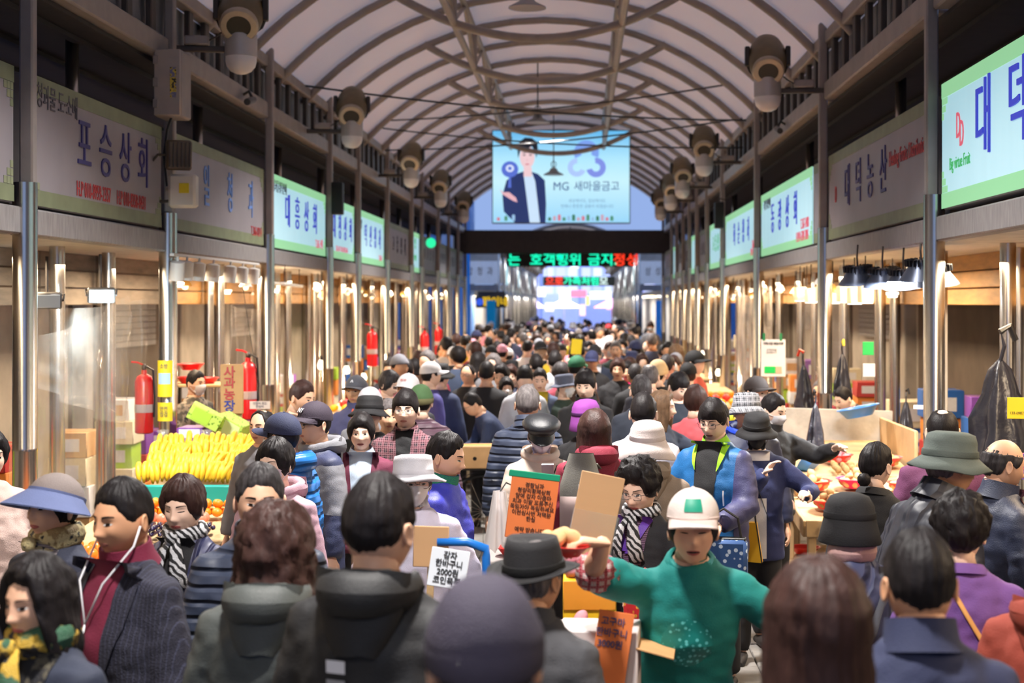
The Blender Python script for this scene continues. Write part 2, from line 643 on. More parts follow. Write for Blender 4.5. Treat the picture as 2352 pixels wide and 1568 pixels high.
def sign(side, y0, y1, lit, words, label, big=.46, z0=2.77, z1=3.60, cols=None):
    """words: (text, along 0..1 from the viewer's left, height 0..1, size, squeeze, material)"""
    X = XL if side == 'left' else XR
    s = 1 if side == 'left' else -1
    ym, ln, h = (y0 + y1) / 2, y1 - y0, z1 - z0
    g = thing('shop_sign', label, 'sign', (X + s * .0, ym, z0 + DZ), (0, 0, 0))
    obj('case', smooth_by_angle(MB().box((-s * .06, 0, h / 2), (.12, ln, h), ch=.01).mesh()), PAINT, g)
    obj('panel', MB().box((s * .006, 0, h / 2), (.012, ln - .04, h - .02)).mesh(), LITF if lit else UNLIT, g)
    for zz in (.055, h - .055):
        obj('border_strip', MB().box((s * .0125, 0, zz), (.006, ln - .03, .10)).mesh(), LITB if lit else GREEN, g)
    if ln > 1.8:
        for e in (-1, 1):
            for top in (0, 1):
                b = MB()
                for a in range(3):
                    for c in range(3 - a):
                        b.box((s * .0135, e * (ln / 2 - .05 - a * .05), (.13 + c * .05) if not top else h - .13 - c * .05), (.004, .044, .044))
                obj('corner_bricks', b.mesh(), LITB if lit else CORN, g)
    for w, u, v, size, sq, m in words:
        yy = (u - .5) * ln * s
        obj('lettering', text_mesh(w, size, sq), m, g, (s * .016, yy, v * h), FACE_L if side == 'left' else FACE_R)
    return g


def four(name, m, size=.4, u0=.26, u1=.84, sq=.8, v=.52):
    n = len(name)
    size *= .84
    return [(c, u0 + (u1 - u0) * (i + .5) / n, v, size, sq, m) for i, c in enumerate(name)]


sign('left', 6.1, 8.98, False, four('대포상회', BLUE_T), 'unlit shop sign cut off by the outer left steel post')
sign('left', 9.22, 12.13, False, four('포승상회', BLUE_T, .5, .27, .9, .78, .55) + [('청과물 도·소매', .17, .84, .17, .75, GREY_T), ('H.P 010-8959-2357', .42, .2, .15, .62, RED_T), ('H.P 010-8358-8431', .72, .2, .15, .62, RED_T)],
     'unlit grey shop sign with navy lettering Poseung and red phone numbers')
sign('left', 12.39, 16.02, False, four('일청과', SKYB_T, .5, .2, .95, .6) + [('T.366-0214', .9, .16, .14, .8, RED_T)], 'unlit shop sign with faded sky blue lettering behind the grey control boxes')
sign('left', 16.3, 19.9, True, four('대흥상회', BLUE_L, .5, .2, .86) + [('청과물위탁판매', .16, .83, .15, .8, GREY_T), ('T.365-소매', .86, .17, .15, .8, RED_L)], 'lit white shop sign with blue lettering Daeheung')
sign('left', 20.1, 22.4, True, four('대청상회', BLUE_L, .46, .1, .95, .7) + [('청과물위탁', .18, .85, .12, .8, GREY_T), ('356-3147  010-3402-5646', .5, .17, .11, .9, RED_L)], 'lit white shop sign with blue lettering Daecheong beside the black loudspeaker')
sign('left', 22.7, 25.8, True, four('덕신청과', BLUE_L, .46, .2, .9, .7) + [('과일', .12, .72, .16, .8, GREY_T), ('T.365-58', .84, .16, .13, .8, RED_L)], 'lit white shop sign with blue lettering Deoksin')
sign('left', 26.1, 29.5, False, four('고흥상회', GREY_T, .42, .2, .9, .6), 'unlit grey shop sign with thin dark lettering past the lit ones')
sign('left', 29.85, 31.4, True, four('영', GREEN_L, .3, .2, .8, 1, .7) + [('과일 야채', .5, .35, .14, .8, GREEN_L)], 'narrow lit turquoise sign with green lettering')
for a, b, w in ((31.7, 34.95, '대신상회'), (35.25, 37.75, '광신상회'), (38.05, 40.7, '동신청과'), (41.0, 43.2, '대동상회')):
    sign('left', a, b, False, four(w, GREY_T, .34, .15, .9, .6), 'far unlit grey sign on the left front reading ' + {'대신상회': 'Daesin', '광신상회': 'Gwangsin', '동신청과': 'Dongsin', '대동상회': 'Daedong'}[w])
# green signal disc by the narrow lit sign
dsc = tag(obj('signal_disc', smooth_by_angle(MB().lathe([(0, -.02), (.10, -.02), (.11, 0), (.10, .02), (0, .03)], 20).mesh(), 50), EM('green_signal', (40, 235, 160), 1.2), None, (XL + .16, 32.4, 3.55), (math.pi / 2, 0, 0.3)), 'round glowing green signal disc over a grey sign', 'signal light')

sign('right', 5.62, 10.02, True, four('대덕농산', BLUE_L, .62, .16, .80, .8, .55) + [('D', .105, .60, .24, .6, RED_L), ('D', .124, .53, .24, .6, RED_L), ('Big virtue Fruit', .112, .33, .115, .75, GREEN_L)],
     'lit sign with big blue Daedeok and the words Big virtue Fruit', z0=2.79, z1=3.64)
sign('right', 10.3, 14.58, False, four('대덕농산', BLUE_T, .5, .18, .68, .75) + [('Healing Fruits Distribution', .82, .62, .17, .7, RED_T), ('D', .1, .5, .22, .6, RED_T)],
     'unlit grey sign with navy Daedeok Nongsan and red Healing Fruits Distribution')
sign('right', 14.82, 15.5, False, [], 'narrow blank grey sign panel beside a steel post')
sign('right', 15.6, 20.05, True, four('동광상회', BLUE_L, .5, .2, .8, .75) + [('과일 위탁판매', .15, .8, .15, .8, GREY_T), ('T.367-3488', .88, .3, .16, .8, RED_L), ('H.010-6308-3886', .84, .14, .16, .8, RED_L)], 'lit white shop sign with blue lettering Donggwang')
sign('right', 20.45, 25.0, True, four('화순청과', BLUE_L, .46, .25, .82, .7) + [('366-74', .9, .25, .16, .8, RED_L), ('010-5411-5', .88, .12, .15, .8, RED_L)], 'lit white shop sign with blue lettering Hwasun')
sign('right', 25.25, 28.05, True, four('고흥상회', GREEN_L, .4, .2, .85, .6), 'dimmer lit sign with green lettering Goheung')
for a, b, w, lit in ((28.4, 30.5, '동대상회', False), (30.9, 32.7, '', True), (33, 34.7, '신동상회', False), (35, 37, '광덕상회', False), (37.4, 39.1, '', True), (39.4, 43.2, '대광농산', False)):
    sign('right', a, b, lit, four(w, GREY_T, .34, .15, .9, .6) if w else [], 'far ' + ('lit blank sign panel' if lit else 'unlit grey sign reading ' + {'동대상회': 'Dongdae', '신동상회': 'Sindong', '광덕상회': 'Gwangdeok', '대광농산': 'Daegwang'}[w]) + ' on the right front' + (' next to the girder' if a > 37 else ''))

# ------------------------------------------------------------------ fans with domes on the upper beams
bar = smooth_by_angle(MB().lathe([(0, .30), (.09, .285), (.155, .22), (.185, .1), (.19, -.05), (.18, -.14), (.155, -.2)], 24).mesh(), 60)
flange = MB()
flange.lathe([(.155, -.19), (.16, -.235), (.145, -.25), (.10, -.255), (.10, -.19)], 24)
flange = smooth_by_angle(flange.mesh(), 35)
hole = smooth_by_angle(MB().lathe([(.102, -.245), (.098, -.16), (.06, -.1), (0, -.08)], 24).mesh(), 60)
domeb = smooth_by_angle(MB().lathe([(.10, .19), (.135, .18), (.135, .0), (.128, -.005)], 24).mesh(), 40)
domec = smooth_by_angle(MB().lathe([(.130, 0), (.13, -.04), (.118, -.085), (.085, -.125), (.04, -.145), (0, -.15)], 24).mesh(), 60)


def fan(x, y, z, s, label):
    """s = +1 on the left front (arm runs to -x)."""
    g = thing('jet_fan', label, 'ventilation fan', (x, y, z), (0, 0, rng.uniform(-.12, .12)))
    T = Matrix.Translation((0, .02, .38)) @ Matrix.Rotation(math.radians(-50), 4, 'X')
    obj('barrel', bar, OLIVE, g, T=T)
    f = obj('flange', flange, M('pale_metal_flange', S(176, 164, 148), .4, .3, var=.1), g, T=T)
    obj('nozzle', hole, BLACK, f)
    for e in (-1, 1):
        b = MB().box((e * .20, 0, .40), (.05, .09, .2), ch=.01).tube([(e * .2, 0, .32), (e * .17, 0, .25), (e * .07, .02, .18)], .016, 6)
        obj('yoke_arm', b.mesh(), M('black_yoke', S(44, 38, 34), .5), g)
    obj('dome_base', domeb, M('grey_dome_base', S(190, 186, 184), .35, .3, var=.05), g)
    obj('dome_cover', domec, DOME, g)
    obj('arm', smooth_by_angle(MB().box((-s * .36, .02, .06), (.52, .06, .05), ch=.008).mesh()), PAINT_D, g)
    b = obj('ballast_box', smooth_by_angle(MB().box((-s * .36, .0, .125), (.2, .09, .075), ch=.01).mesh()), PAINT, g)
    obj('cable', MB().tube([(-s * .26, 0, .13), (-s * .2, -.02, .16), (-s * .13, 0, .22), (-s * .05, .0, .24)], .007, 6).mesh(), BLACK, g)
    return g


for k, y in enumerate([12.4, 18.4, 24.8, 30.0, 35.9]):
    fan(XL + .6, y, 4.32, 1, ['olive jet fan over a white dome above the grey control box', 'olive jet fan over a white dome next to the cable clamp', 'olive jet fan over a white dome above the unlit grey sign', 'far jet fan over the narrow lit turquoise sign', 'far jet fan near the left end of the dark girder'][k])
for k, y in enumerate([14.7, 22.3, 27.1, 30.7, 34.6]):
    fan(XR - .6, y, 4.3, -1, ['olive jet fan over a white dome above the unlit Daedeok Nongsan sign', 'olive jet fan over a white dome above the lit Hwasun sign', 'olive jet fan over a white dome on the right front beside the billboard', 'far jet fan hanging low beside the billboard corner', 'far jet fan near the right end of the dark girder'][k])
for s_, x, y in ((1, XL + .12, 14.9), (-1, XR - .12, 17.4)):
    g = thing('bullet_camera', 'dark bullet camera clamped to the %s upper beam' % ('left' if s_ > 0 else 'right'), 'security camera', (x - s_ * .07, y, 4.3))
    obj('housing', smooth_by_angle(MB().tube([(s_ * .1, -.28, -.06), (s_ * .1, .0, .0)], .035, 10).mesh(), 40), M('dark_housing', S(60, 54, 50), .4), g)
    obj('bracket', MB().tube([(0, 0, .05), (s_ * .06, -.02, .08), (s_ * .1, -.05, .01)], .015, 6).mesh(), BLACK, g)
# ------------------------------------------------------------------ billboard, LED lines, cables, lamps
bb = thing('billboard', 'large lit sky-blue billboard hanging under the roof, with a man in a suit', 'billboard', (-.42, 31, 3.92))
BW, BH = 2.86, 1.92
obj('cabinet', smooth_by_angle(MB().box((0, .08, BH / 2), (BW + .04, .14, BH + .04), ch=.01).mesh()), PAINT_D, bb)


def flat(name, poly, m, layer, parent=bb):
    """Printed shape on the billboard; u,v in 0..1 of the face."""
    return obj(name, MB().prism([((u - .5) * BW, v * BH) for u, v in poly], .004, Matrix.Translation((0, -.004 * layer, 0)) @ Matrix.Rotation(math.pi / 2, 4, 'X')).mesh(), m, parent)


def ell(cx, cy, rx, ry, n=24, a0=0, a1=2 * math.pi):
    return [(cx + rx * math.cos(a0 + (a1 - a0) * k / n), cy + ry * math.sin(a0 + (a1 - a0) * k / n)) for k in range(n + (0 if a1 - a0 > 6.28 else 1))]


SKYP = EM('billboard_sky', (170, 228, 250))
_nt = SKYP.node_tree
_g = _nt.nodes.new('ShaderNodeTexCoord')
_sx = _nt.nodes.new('ShaderNodeSeparateXYZ')
_rp = _nt.nodes.new('ShaderNodeValToRGB')
_nt.links.new(_g.outputs['Generated'], _sx.inputs[0])
_nt.links.new(_sx.outputs['Z'], _rp.inputs[0])
for p_, c_ in ((0.0, (146, 208, 244)), (.45, (196, 238, 250)), (.7, (170, 226, 250)), (1.0, (86, 178, 232))):
    e_ = _rp.color_ramp.elements.new(p_) if 0 < p_ < 1 else _rp.color_ramp.elements[0 if p_ == 0 else -1]
    e_.color = (*S(*c_), 1)
_nt.links.new(_rp.outputs[0], _nt.nodes['Principled BSDF'].inputs['Emission Color'])
flat('face_panel', [(0, 0), (1, 0), (1, 1), (0, 1)], SKYP, 1)
SUIT, SHIRT_, FACE_, HAIRP, HANDP = EM('print_navy_suit', (34, 52, 104)), EM('print_white_shirt', (196, 222, 246)), EM('print_face', (232, 200, 206)), EM('print_black_hair', (22, 26, 40)), EM('print_hand', (226, 176, 186))
flat('print_suit', [(.16, 0), (.08, .12), (.07, .3), (.10, .46), (.17, .53), (.23, .56), (.27, .56), (.33, .53), (.38, .46), (.39, .2), (.385, 0)], SUIT, 2)
flat('print_shirt', [(.27, 0), (.245, .3), (.225, .52), (.25, .55), (.29, .53), (.31, .45), (.33, .2), (.345, 0)], SHIRT_, 3)
flat('print_neck', [(.225, .5), (.285, .5), (.285, .6), (.225, .62)], FACE_, 4)
flat('print_face', ell(.252, .715, .055, .125), FACE_, 5)
flat('print_hair', [(.185, .70), (.18, .80), (.195, .88), (.235, .925), (.285, .92), (.325, .875), (.33, .79), (.318, .70), (.31, .78), (.285, .83), (.25, .80), (.215, .83), (.2, .78)], HAIRP, 6)
for u in (.23, .275):
    flat('print_eye', ell(u, .735, .010, .007, 10), HAIRP, 6)
    flat('print_brow', [(u - .014, .757), (u + .014, .757), (u + .014, .765), (u - .014, .765)], HAIRP, 6)
flat('print_nose', [(.25, .70), (.258, .67), (.246, .672)], HANDP, 6)
flat('print_mouth', ell(.252, .635, .016, .007, 10), EM('print_lips', (206, 110, 126)), 6)
flat('print_hand', [(.05, .37), (.075, .33), (.12, .33), (.17, .27), (.18, .22), (.15, .235), (.11, .27), (.07, .31)], HANDP, 6)
flat('print_badge', ell(.125, .58, .062, .088), EM('print_badge_blue', (84, 110, 206)), 5)
flat('print_badge_pin', [(.118, .50), (.132, .50), (.135, .38), (.11, .38)], EM('print_badge_blue', (84, 110, 206)), 4)
flat('print_badge_mark', ell(.125, .59, .03, .04), EM('print_badge_white', (214, 224, 250)), 6)
flat('print_badge_core', ell(.125, .59, .014, .02), EM('print_badge_blue', (84, 110, 206)), 7)


def arc_band(cx, cy, r0, r1, a0, a1, n=18, asp=BW / BH):
    o = [(cx + r1 * math.cos(a), cy + r1 * asp * math.sin(a)) for a in [a0 + (a1 - a0) * k / n for k in range(n + 1)]]
    return o + [(cx + r0 * math.cos(a), cy + r0 * asp * math.sin(a)) for a in [a1 - (a1 - a0) * k / n for k in range(n + 1)]]


flat('print_emblem', arc_band(.685, .76, .038, .092, -.4, 3.6), EM('print_emblem_top', (122, 158, 234)), 4)
flat('print_emblem', arc_band(.615, .60, .030, .068, 1.5, 5.9), EM('print_emblem_left', (168, 196, 246)), 3)
flat('print_emblem', arc_band(.755, .60, .030, .072, -2.9, 1.7), EM('print_emblem_right', (124, 142, 226)), 3)
obj('lettering', text_mesh('새마을금고', .225, .93, .003), EM('print_navy_letters', (24, 56, 122)), bb, ((.76 - .5) * BW, -.03, .39 * BH), FACE_C)
obj('lettering', text_mesh('MG', .245, .93, .003), EM('print_navy_letters', (24, 56, 122)), bb, ((.50 - .5) * BW, -.03, .39 * BH), FACE_C)
obj('lettering', text_mesh('세상에서도, 일상에서도', .085, .95, .003), EM('print_grey_letters', (104, 140, 176)), bb, ((.69 - .5) * BW, -.03, .235 * BH), FACE_C)
obj('lettering', text_mesh('언제나 튼튼한 금융이 되겠습니다', .085, .95, .003), EM('print_grey_letters', (104, 140, 176)), bb, ((.69 - .5) * BW, -.03, .175 * BH), FACE_C)
for k in range(17):
    u = (.03 + .055 * k) if k < 3 else (.40 + .035 * k - .1)
    c = [(206, 120, 140), (74, 140, 110), (150, 190, 226), (60, 120, 90), (196, 160, 180)][k % 5]
    h = .03 + .03 * ((k * 7) % 3) / 2
    flat('print_skyline', [(u, .02), (u + .022, .02), (u + .022, .02 + h), (u + .011, .03 + h), (u, .02 + h)], EM('print_skyline_%s' % 'abcde'[k % 5], c), 4)
for e in (-1, 1):
    obj('hanger', MB().tube([(e * 1.0, .08, BH), (e * 1.0, .08, BH + .18)], .02, 6).mesh(), PAINT_D, bb)

LEDB = M('led_housing', S(16, 20, 20), .6)
GRN, REDL, WHL = EM('green_led', (20, 250, 190), 1.3), EM('red_led', (255, 60, 34), 1.3), EM('white_led', (220, 245, 240), 1.2)
for y, x0, x1, z, h, words, label in ((43.7, -2.2, 1.55, 3.50, .40, (('는', -1.98, GRN), ('호객행위', -.75, GRN), ('금지.', .62, GRN), ('정성', 1.32, REDL)), 'green and red LED text line under the dark girder'),
                                      (66.0, -1.7, 1.5, 3.17, .42, (('으로', -1.2, REDL), ('가족처럼', .0, GRN), ('모', 1.0, WHL)), 'second LED text line farther down the arcade')):
    g = thing('led_text_sign', label, 'LED sign', ((x0 + x1) / 2, y, z))
    obj('housing', MB().box((0, .04, 0), (x1 - x0, .08, h), ch=.01).mesh(), LEDB, g)
    for w, x, m in words:
        obj('lettering', text_mesh(w, h * 1.0, 1.05, .004, .008), m, g, (x - (x0 + x1) / 2, -.012, -.02), FACE_C)
    for e in (-1, 1):
        obj('hanger', MB().tube([(e * (x1 - x0) * .45, .04, h / 2), (e * (x1 - x0) * .45, -.3 if y < 50 else .04, h / 2 + (.2 if y < 50 else 1.2))], .015, 6).mesh(), PAINT_D, g)

for k, (a, b) in enumerate(((P(693, 197, 18.2), P(1712, 276, 21.5)), (P(852, 278, 24.0), P(1733, 184, 20.6)), (P(862, 292, 24.3), P(1716, 339, 21.9)), (P(876, 345, 25.6), P(1708, 272, 22.0)))):
    a.x, b.x = XL + .06, XR - .06
    pts = [a.lerp(b, t / 16) - Vector((0, 0, .10 * 4 * (t / 16) * (1 - t / 16))) for t in range(17)]
    tag(obj('cable', MB().tube(pts, .013, 6).mesh(smooth=True), BLACK), ['sagging black cable clamped above the lit Daeheung sign', 'black cable rising to the olive fan on the other side', 'black cable crossing in front of the billboard top', 'lowest of the black cables across the aisle'][k], 'cable')

shade = smooth_by_angle(MB().lathe([(.03, .13), (.06, .12), (.09, .06), (.20, .0), (.205, -.012), (.19, -.012)], 24).mesh(), 40)
disc = MB().lathe([(.19, -.006), (0, -.006)], 24).mesh()
LAMPF = EM('lamp_face_cool', (250, 250, 245), 2.2)
for k, q in enumerate(LAMPS):
    g = thing('pendant_lamp', ['pendant lamp far behind', 'pendant lamp behind', 'pendant lamp overhead', 'pendant lamp ahead overhead', 'grey pendant lamp under the nearest visible bow', 'grey pendant lamp above the billboard', 'grey pendant lamp on a long rod in front of the billboard', 'pendant lamp behind the billboard'][k] + ' on a thin rod', 'lamp', q)
    obj('shade', shade, M('grey_lamp_shade', S(150, 150, 152), .4, .4), g)
    obj('lamp_face', disc, LAMPF, g)
    rod = obj('rod', MB().tube([(0, 0, .12), (0, 0, 6.04 + DZ - q[2])], .012, 6).mesh(), PAINT_D, g)
    obj('ring', MB().tube([(.05 * math.cos(t * .524), 0, .2 + .06 * math.sin(t * .524)) for t in range(13)], .008, 5, cap=False).mesh(), PAINT_D, g)

# ---- boxes on the left post
g = thing('control_box', 'large grey hinged control box high on the left post', 'electrical box', (XL + .14, 12.0, 3.75))
obj('case', smooth_by_angle(MB().box((0, 0, .27), (.22, .30, .54), ch=.015).mesh()), PAINT, g)
d_ = obj('door', smooth_by_angle(MB().box((.0, -.16, .27), (.21, .03, .53), ch=.01).mesh()), M('control_box_door', S(168, 158, 150), .45, var=.06), g)
for z in (.1, .27, .45):
    obj('hinge', MB().box((-.09, -.18, z), (.04, .02, .07), ch=.005).mesh(), PAINT, d_)
obj('warning_sticker', MB().box((.05, -.177, .27), (.05, .004, .24)).mesh(), M('yellow_sticker', S(216, 190, 70), .5, pattern='print', col2=S(120, 120, 150), pscale=4), d_)
obj('cable', MB().tube([(0, -.05, 0), (-.03, -.06, -.1), (-.06, -.04, -.3), (-.04, -.03, -.55)], .01, 6).mesh(), BLACK, g)
g = thing('flood_lamp', 'dark finned flood lamp below the grey control box', 'lamp', (XL + .2, 11.95, 3.45), (0, 0, .4))
obj('housing', smooth_by_angle(MB().box((0, 0, 0), (.2, .10, .24), (.15, 0, 0), ch=.015).mesh()), M('bronze_housing', S(110, 98, 82), .4, .4), g)
for k in range(6):
    obj('fin', MB().box((-.08 + .032 * k, -.06, .0), (.008, .03, .2)).mesh(), PAINT_D, g)
obj('bracket', MB().tube([(-.1, .0, 0), (-.16, .02, 0), (-.2, .02, -.05)], .012, 6).mesh(), PAINT_D, g)
g = thing('junction_box', 'small cream junction box with a yellow label on the left post', 'electrical box', (XL + .24, 11.95, 3.16))
obj('case', smooth_by_angle(MB().box((0, 0, .0), (.22, .12, .27), ch=.02).mesh()), M('cream_plastic', S(214, 208, 196), .4, var=.04), g)
obj('warning_label', MB().box((.02, -.063, .02), (.08, .004, .08)).mesh(), M('yellow_label', S(226, 206, 40), .5), g)
obj('mounting_arm', MB().tube([(-.1, 0, -.08), (-.2, .05, -.08)], .014, 6).mesh(), PAINT_D, g)
for x, y, z, lab in ((XL + .16, 20.0, 3.66, 'tall black loudspeaker beside the lit Daecheong sign'), (XR - .16, 24.6, 3.7, 'black loudspeaker on the right front past the Hwasun sign')):
    g = thing('loudspeaker', lab, 'loudspeaker', (x, y, z))
    obj('cabinet', smooth_by_angle(MB().box((0, 0, .0), (.15, .15, .44), ch=.015).mesh()), M('black_speaker_case', S(30, 28, 28), .5), g)
    obj('grille', MB().box((0, -.08, -.01), (.13, .015, .38), ch=.005).mesh(), M('speaker_grille', S(22, 22, 24), .7, bump=.3, bscale=400), g)
    obj('bracket', MB().tube([(0, .02, .22), (0, .05, .28), (-.12 if x < 0 else .12, .06, .26)], .012, 6).mesh(), PAINT_D, g)

# ---- lamps under the canopies
spot = smooth_by_angle(MB().lathe([(.03, .16), (.058, .15), (.062, .0), (.055, .0), (.05, .03), (0, .04)], 18).mesh(), 40)
g = thing('track_light', 'white track with seven cylindrical spotlights under the left fascia', 'track light', (XL + .13, 13.6, 2.62))
obj('track', MB().box((0, 0, .03), (.035, 3.2, .025), ch=.004).mesh(), WHITE, g)
for k, dy in enumerate((-1.45, -1.2, -.8, -.3, .35, .85, 1.35)):
    s_ = obj('spotlight', spot, WHITE, g, (0, dy, -.17), (.25 if k == 0 else .05, .12, 0))
    obj('bulb', MB().lathe([(.048, .012), (0, .012)], 14).mesh(), EM('spot_bulb', (255, 244, 224), 2.0), s_)
    obj('stem', MB().tube([(0, 0, .15), (0, 0, .195)], .01, 6).mesh(), WHITE, s_)
for k, (px, py, D, lit) in enumerate(((108, 690, 9.9, 0), (233, 678, 10.6, 1))):
    q = P(px, py, D)
    g = thing('flood_light', ['unlit square flood light on a bracket by the outer left post', 'glowing blue-white flood light inside the outer left stall'][k], 'lamp', q, (0, 0, .35))
    obj('housing', smooth_by_angle(MB().box((0, .03, 0), (.19, .05, .11), (.3, 0, 0), ch=.01).mesh()), M('grey_flood_housing', S(90, 88, 86), .4, .4), g)
    obj('lamp_face', MB().box((0, -.0, -.006), (.165, .012, .09), (.3, 0, 0), ch=.003).mesh(), EM('flood_face_lit', (214, 246, 255), 3.5) if lit else M('flood_glass', S(150, 160, 170), .1), g)
    obj('bracket', MB().tube([(-.1, .03, 0), (-.11, .1, .04), (0, .2, .05), (.11, .1, .04), (.1, .03, 0)], .008, 6).mesh(), PAINT_D, g)
    obj('support_bar', MB().tube([(0, .2, .05), (0, .25, .3)], .012, 6).mesh(), PAINT_D, g)
area('flood_light', P(233, 690, 10.5) + Vector((.1, -.1, -.05)), .15, 25, (.75, .92, 1), (.6, 0, .3))
hb = MB()
hb.lathe([(.05, .10), (.09, .09), (.10, .05), (.16, -.03), (.165, -.04), (.15, -.04)], 22)
hb = smooth_by_angle(hb.mesh(), 40)
fin = MB()
for k in range(22):
    t = 2 * math.pi * k / 22
    fin.box((.095 * math.cos(t), .095 * math.sin(t), .085), (.05, .006, .045), (0, 0, t))
fin = fin.mesh()
hbf = MB().lathe([(.15, -.035), (0, -.035)], 22).mesh()
for k, (px, py, D) in enumerate(((1972, 640, 11.9), (2030, 645, 11.7), (2078, 648, 11.3), (2118, 628, 10.6), (2152, 642, 10.9))):
    g = thing('high_bay_lamp', ['blue-grey high-bay lamp, %s of five over the potato stall' % w for w in ('first from the aisle', 'second from the aisle', 'middle', 'highest and nearest the big post', 'half behind the big post')][k], 'lamp', P(px, py, D), (.12, -.1, 0))
    obj('reflector', hb, M('blue_grey_reflector', S(92, 100, 118), .35, .6), g)
    obj('cooling_fins', fin, M('dark_fins', S(46, 46, 52), .4, .5), g, kind='stuff')
    obj('lamp_face', hbf, EM('high_bay_face', (244, 248, 255), 2.6), g)
    obj('hook', MB().tube([(0, 0, .1), (0, 0, .17), (.02, .03, .27)], .008, 6).mesh(), PAINT_D, g)
area('high_bay_light', (2.25, 11.3, 2.42), .5, 70, (.9, .95, 1.0))
clip = smooth_by_angle(MB().lathe([(.012, .08), (.03, .07), (.075, .0), (.07, .0)], 14).mesh(), 40)
bulb = smooth_by_angle(MB().lathe([(0, .04), (.022, .03), (.034, .0), (.026, -.028), (0, -.036)], 12).mesh(), 80)
WB, WB2 = EM('warm_bulb', (255, 226, 170), 3.5), EM('white_bulb', (255, 250, 240), 3.0)
tubeh = MB().box((0, 0, .012), (.05, .34, .03), ch=.006).mesh()
tubel = smooth_by_angle(MB().tube([(0, -.16, -.014), (0, .16, -.014)], .012, 8).mesh(), 50)
n_l = 0
for side, X, s_ in (('left', XL, 1), ('right', XR, -1)):
    for k in range(30):
        y = 14.5 + k * .93 + rng.uniform(-.2, .2)
        x = X - s_ * rng.uniform(.15, .75)
        g = thing('stall_lamp', 'small hanging stall lamp under the %s canopy, %s' % (side, 'in the row past the first posts' if y < 22 else ('over the middle stalls' if y < 32 else 'towards the girder')), 'lamp', (x, y, 2.40 + rng.uniform(-.07, .06)), (0, 0, rng.uniform(-.3, .3)), 'hanging lamps under the %s canopy' % side)
        if k % 3 == 0:
            obj('holder', tubeh, WHITE, g)
            obj('tube', tubel, WB2, g)
        else:
            obj('shade', clip, M('brass_shade', S(206, 160, 84), .35, .7) if k % 2 else WHITE, g)
            obj('bulb', bulb, WB, g, (0, 0, -.005))
        obj('cord', MB().tube([(0, 0, .03), (0, 0, 2.69 - g.location.z)], .005, 5).mesh(), BLACK, g)
# bare bright bulbs low over the goods
for k, (px, py) in enumerate(((738, 838), (796, 850), (835, 866), (945, 803), (1034, 800), (1006, 806), (1612, 812), (1650, 855))):
    D = F * (-3.6 if px < VX else 2.6) / (px - VX)
    g = thing('bare_bulb', 'bare glowing bulb hanging low over the %s goods' % ('left' if px < 1300 else 'right'), 'lamp', P(px, py, D), (0, 0, 0), 'bare bulbs over the goods')
    obj('bulb', MB().lathe([(0, .075), (.03, .06), (.055, .0), (.045, -.045), (0, -.06)], 14).mesh(smooth=True), EM('bare_bulb_glow', (255, 236, 196), 6), g)
    obj('socket', MB().lathe([(.02, .06), (.022, .11), (.012, .13)], 10).mesh(), BLACK, g)
    obj('cord', MB().tube([(0, 0, .12), (0, 0, 2.69 - g.location.z)], .006, 5).mesh(), BLACK, g)
    if k in (0, 2, 4, 7):
        d = bpy.data.lights.new('bare_bulb_light', 'POINT')
        d.energy, d.color, d.shadow_soft_size = 45, WARM, .08
        o = bpy.data.objects.new('bare_bulb_light', d)
        o.location = P(px, py, D) + Vector((0, 0, -.15))
        COL.objects.link(o)
sqb = smooth_by_angle(MB().box((0, 0, 0), (.13, .10, .16), ch=.01).mesh())
for k in range(7):
    D = F * 2.62 / (1838 + k * 25 - VX)
    q = P(1838 + k * 25, 675 + (k % 2) * 3, D)
    g = thing('box_lamp', 'white square lamp shade in the row beside the high-bay lamps', 'lamp', q, (0, 0, .2), 'row of square lamp shades')
    obj('shade', sqb, M('ivory_shade', S(236, 222, 180), .6, emit=.25, ecol=S(255, 230, 170)), g)
    obj('lamp_face', MB().box((0, -.0, -.083), (.11, .085, .008)).mesh(), WB2, g)
    obj('cord', MB().tube([(0, 0, .08), (0, 0, 2.69 - q.z)], .006, 5).mesh(), BLACK, g)

g = thing('tube_fixture', 'long white tube fixture hung across the left stalls under the Daeheung sign', 'lamp', (XL - .1, 18.2, 2.47), (0, 0, .12))
obj('bar', MB().box((0, 0, 0), (.06, 3.0, .035), ch=.006).mesh(), WHITE, g)
obj('bar', MB().box((-.12, -.4, .01), (.05, 2.2, .03), ch=.006).mesh(), WHITE, g)
for y_ in (-1.2, 1.2):
    obj('hanger', MB().tube([(0, y_, .01), (0, y_, .22)], .006, 5).mesh(), PAINT_D, g)
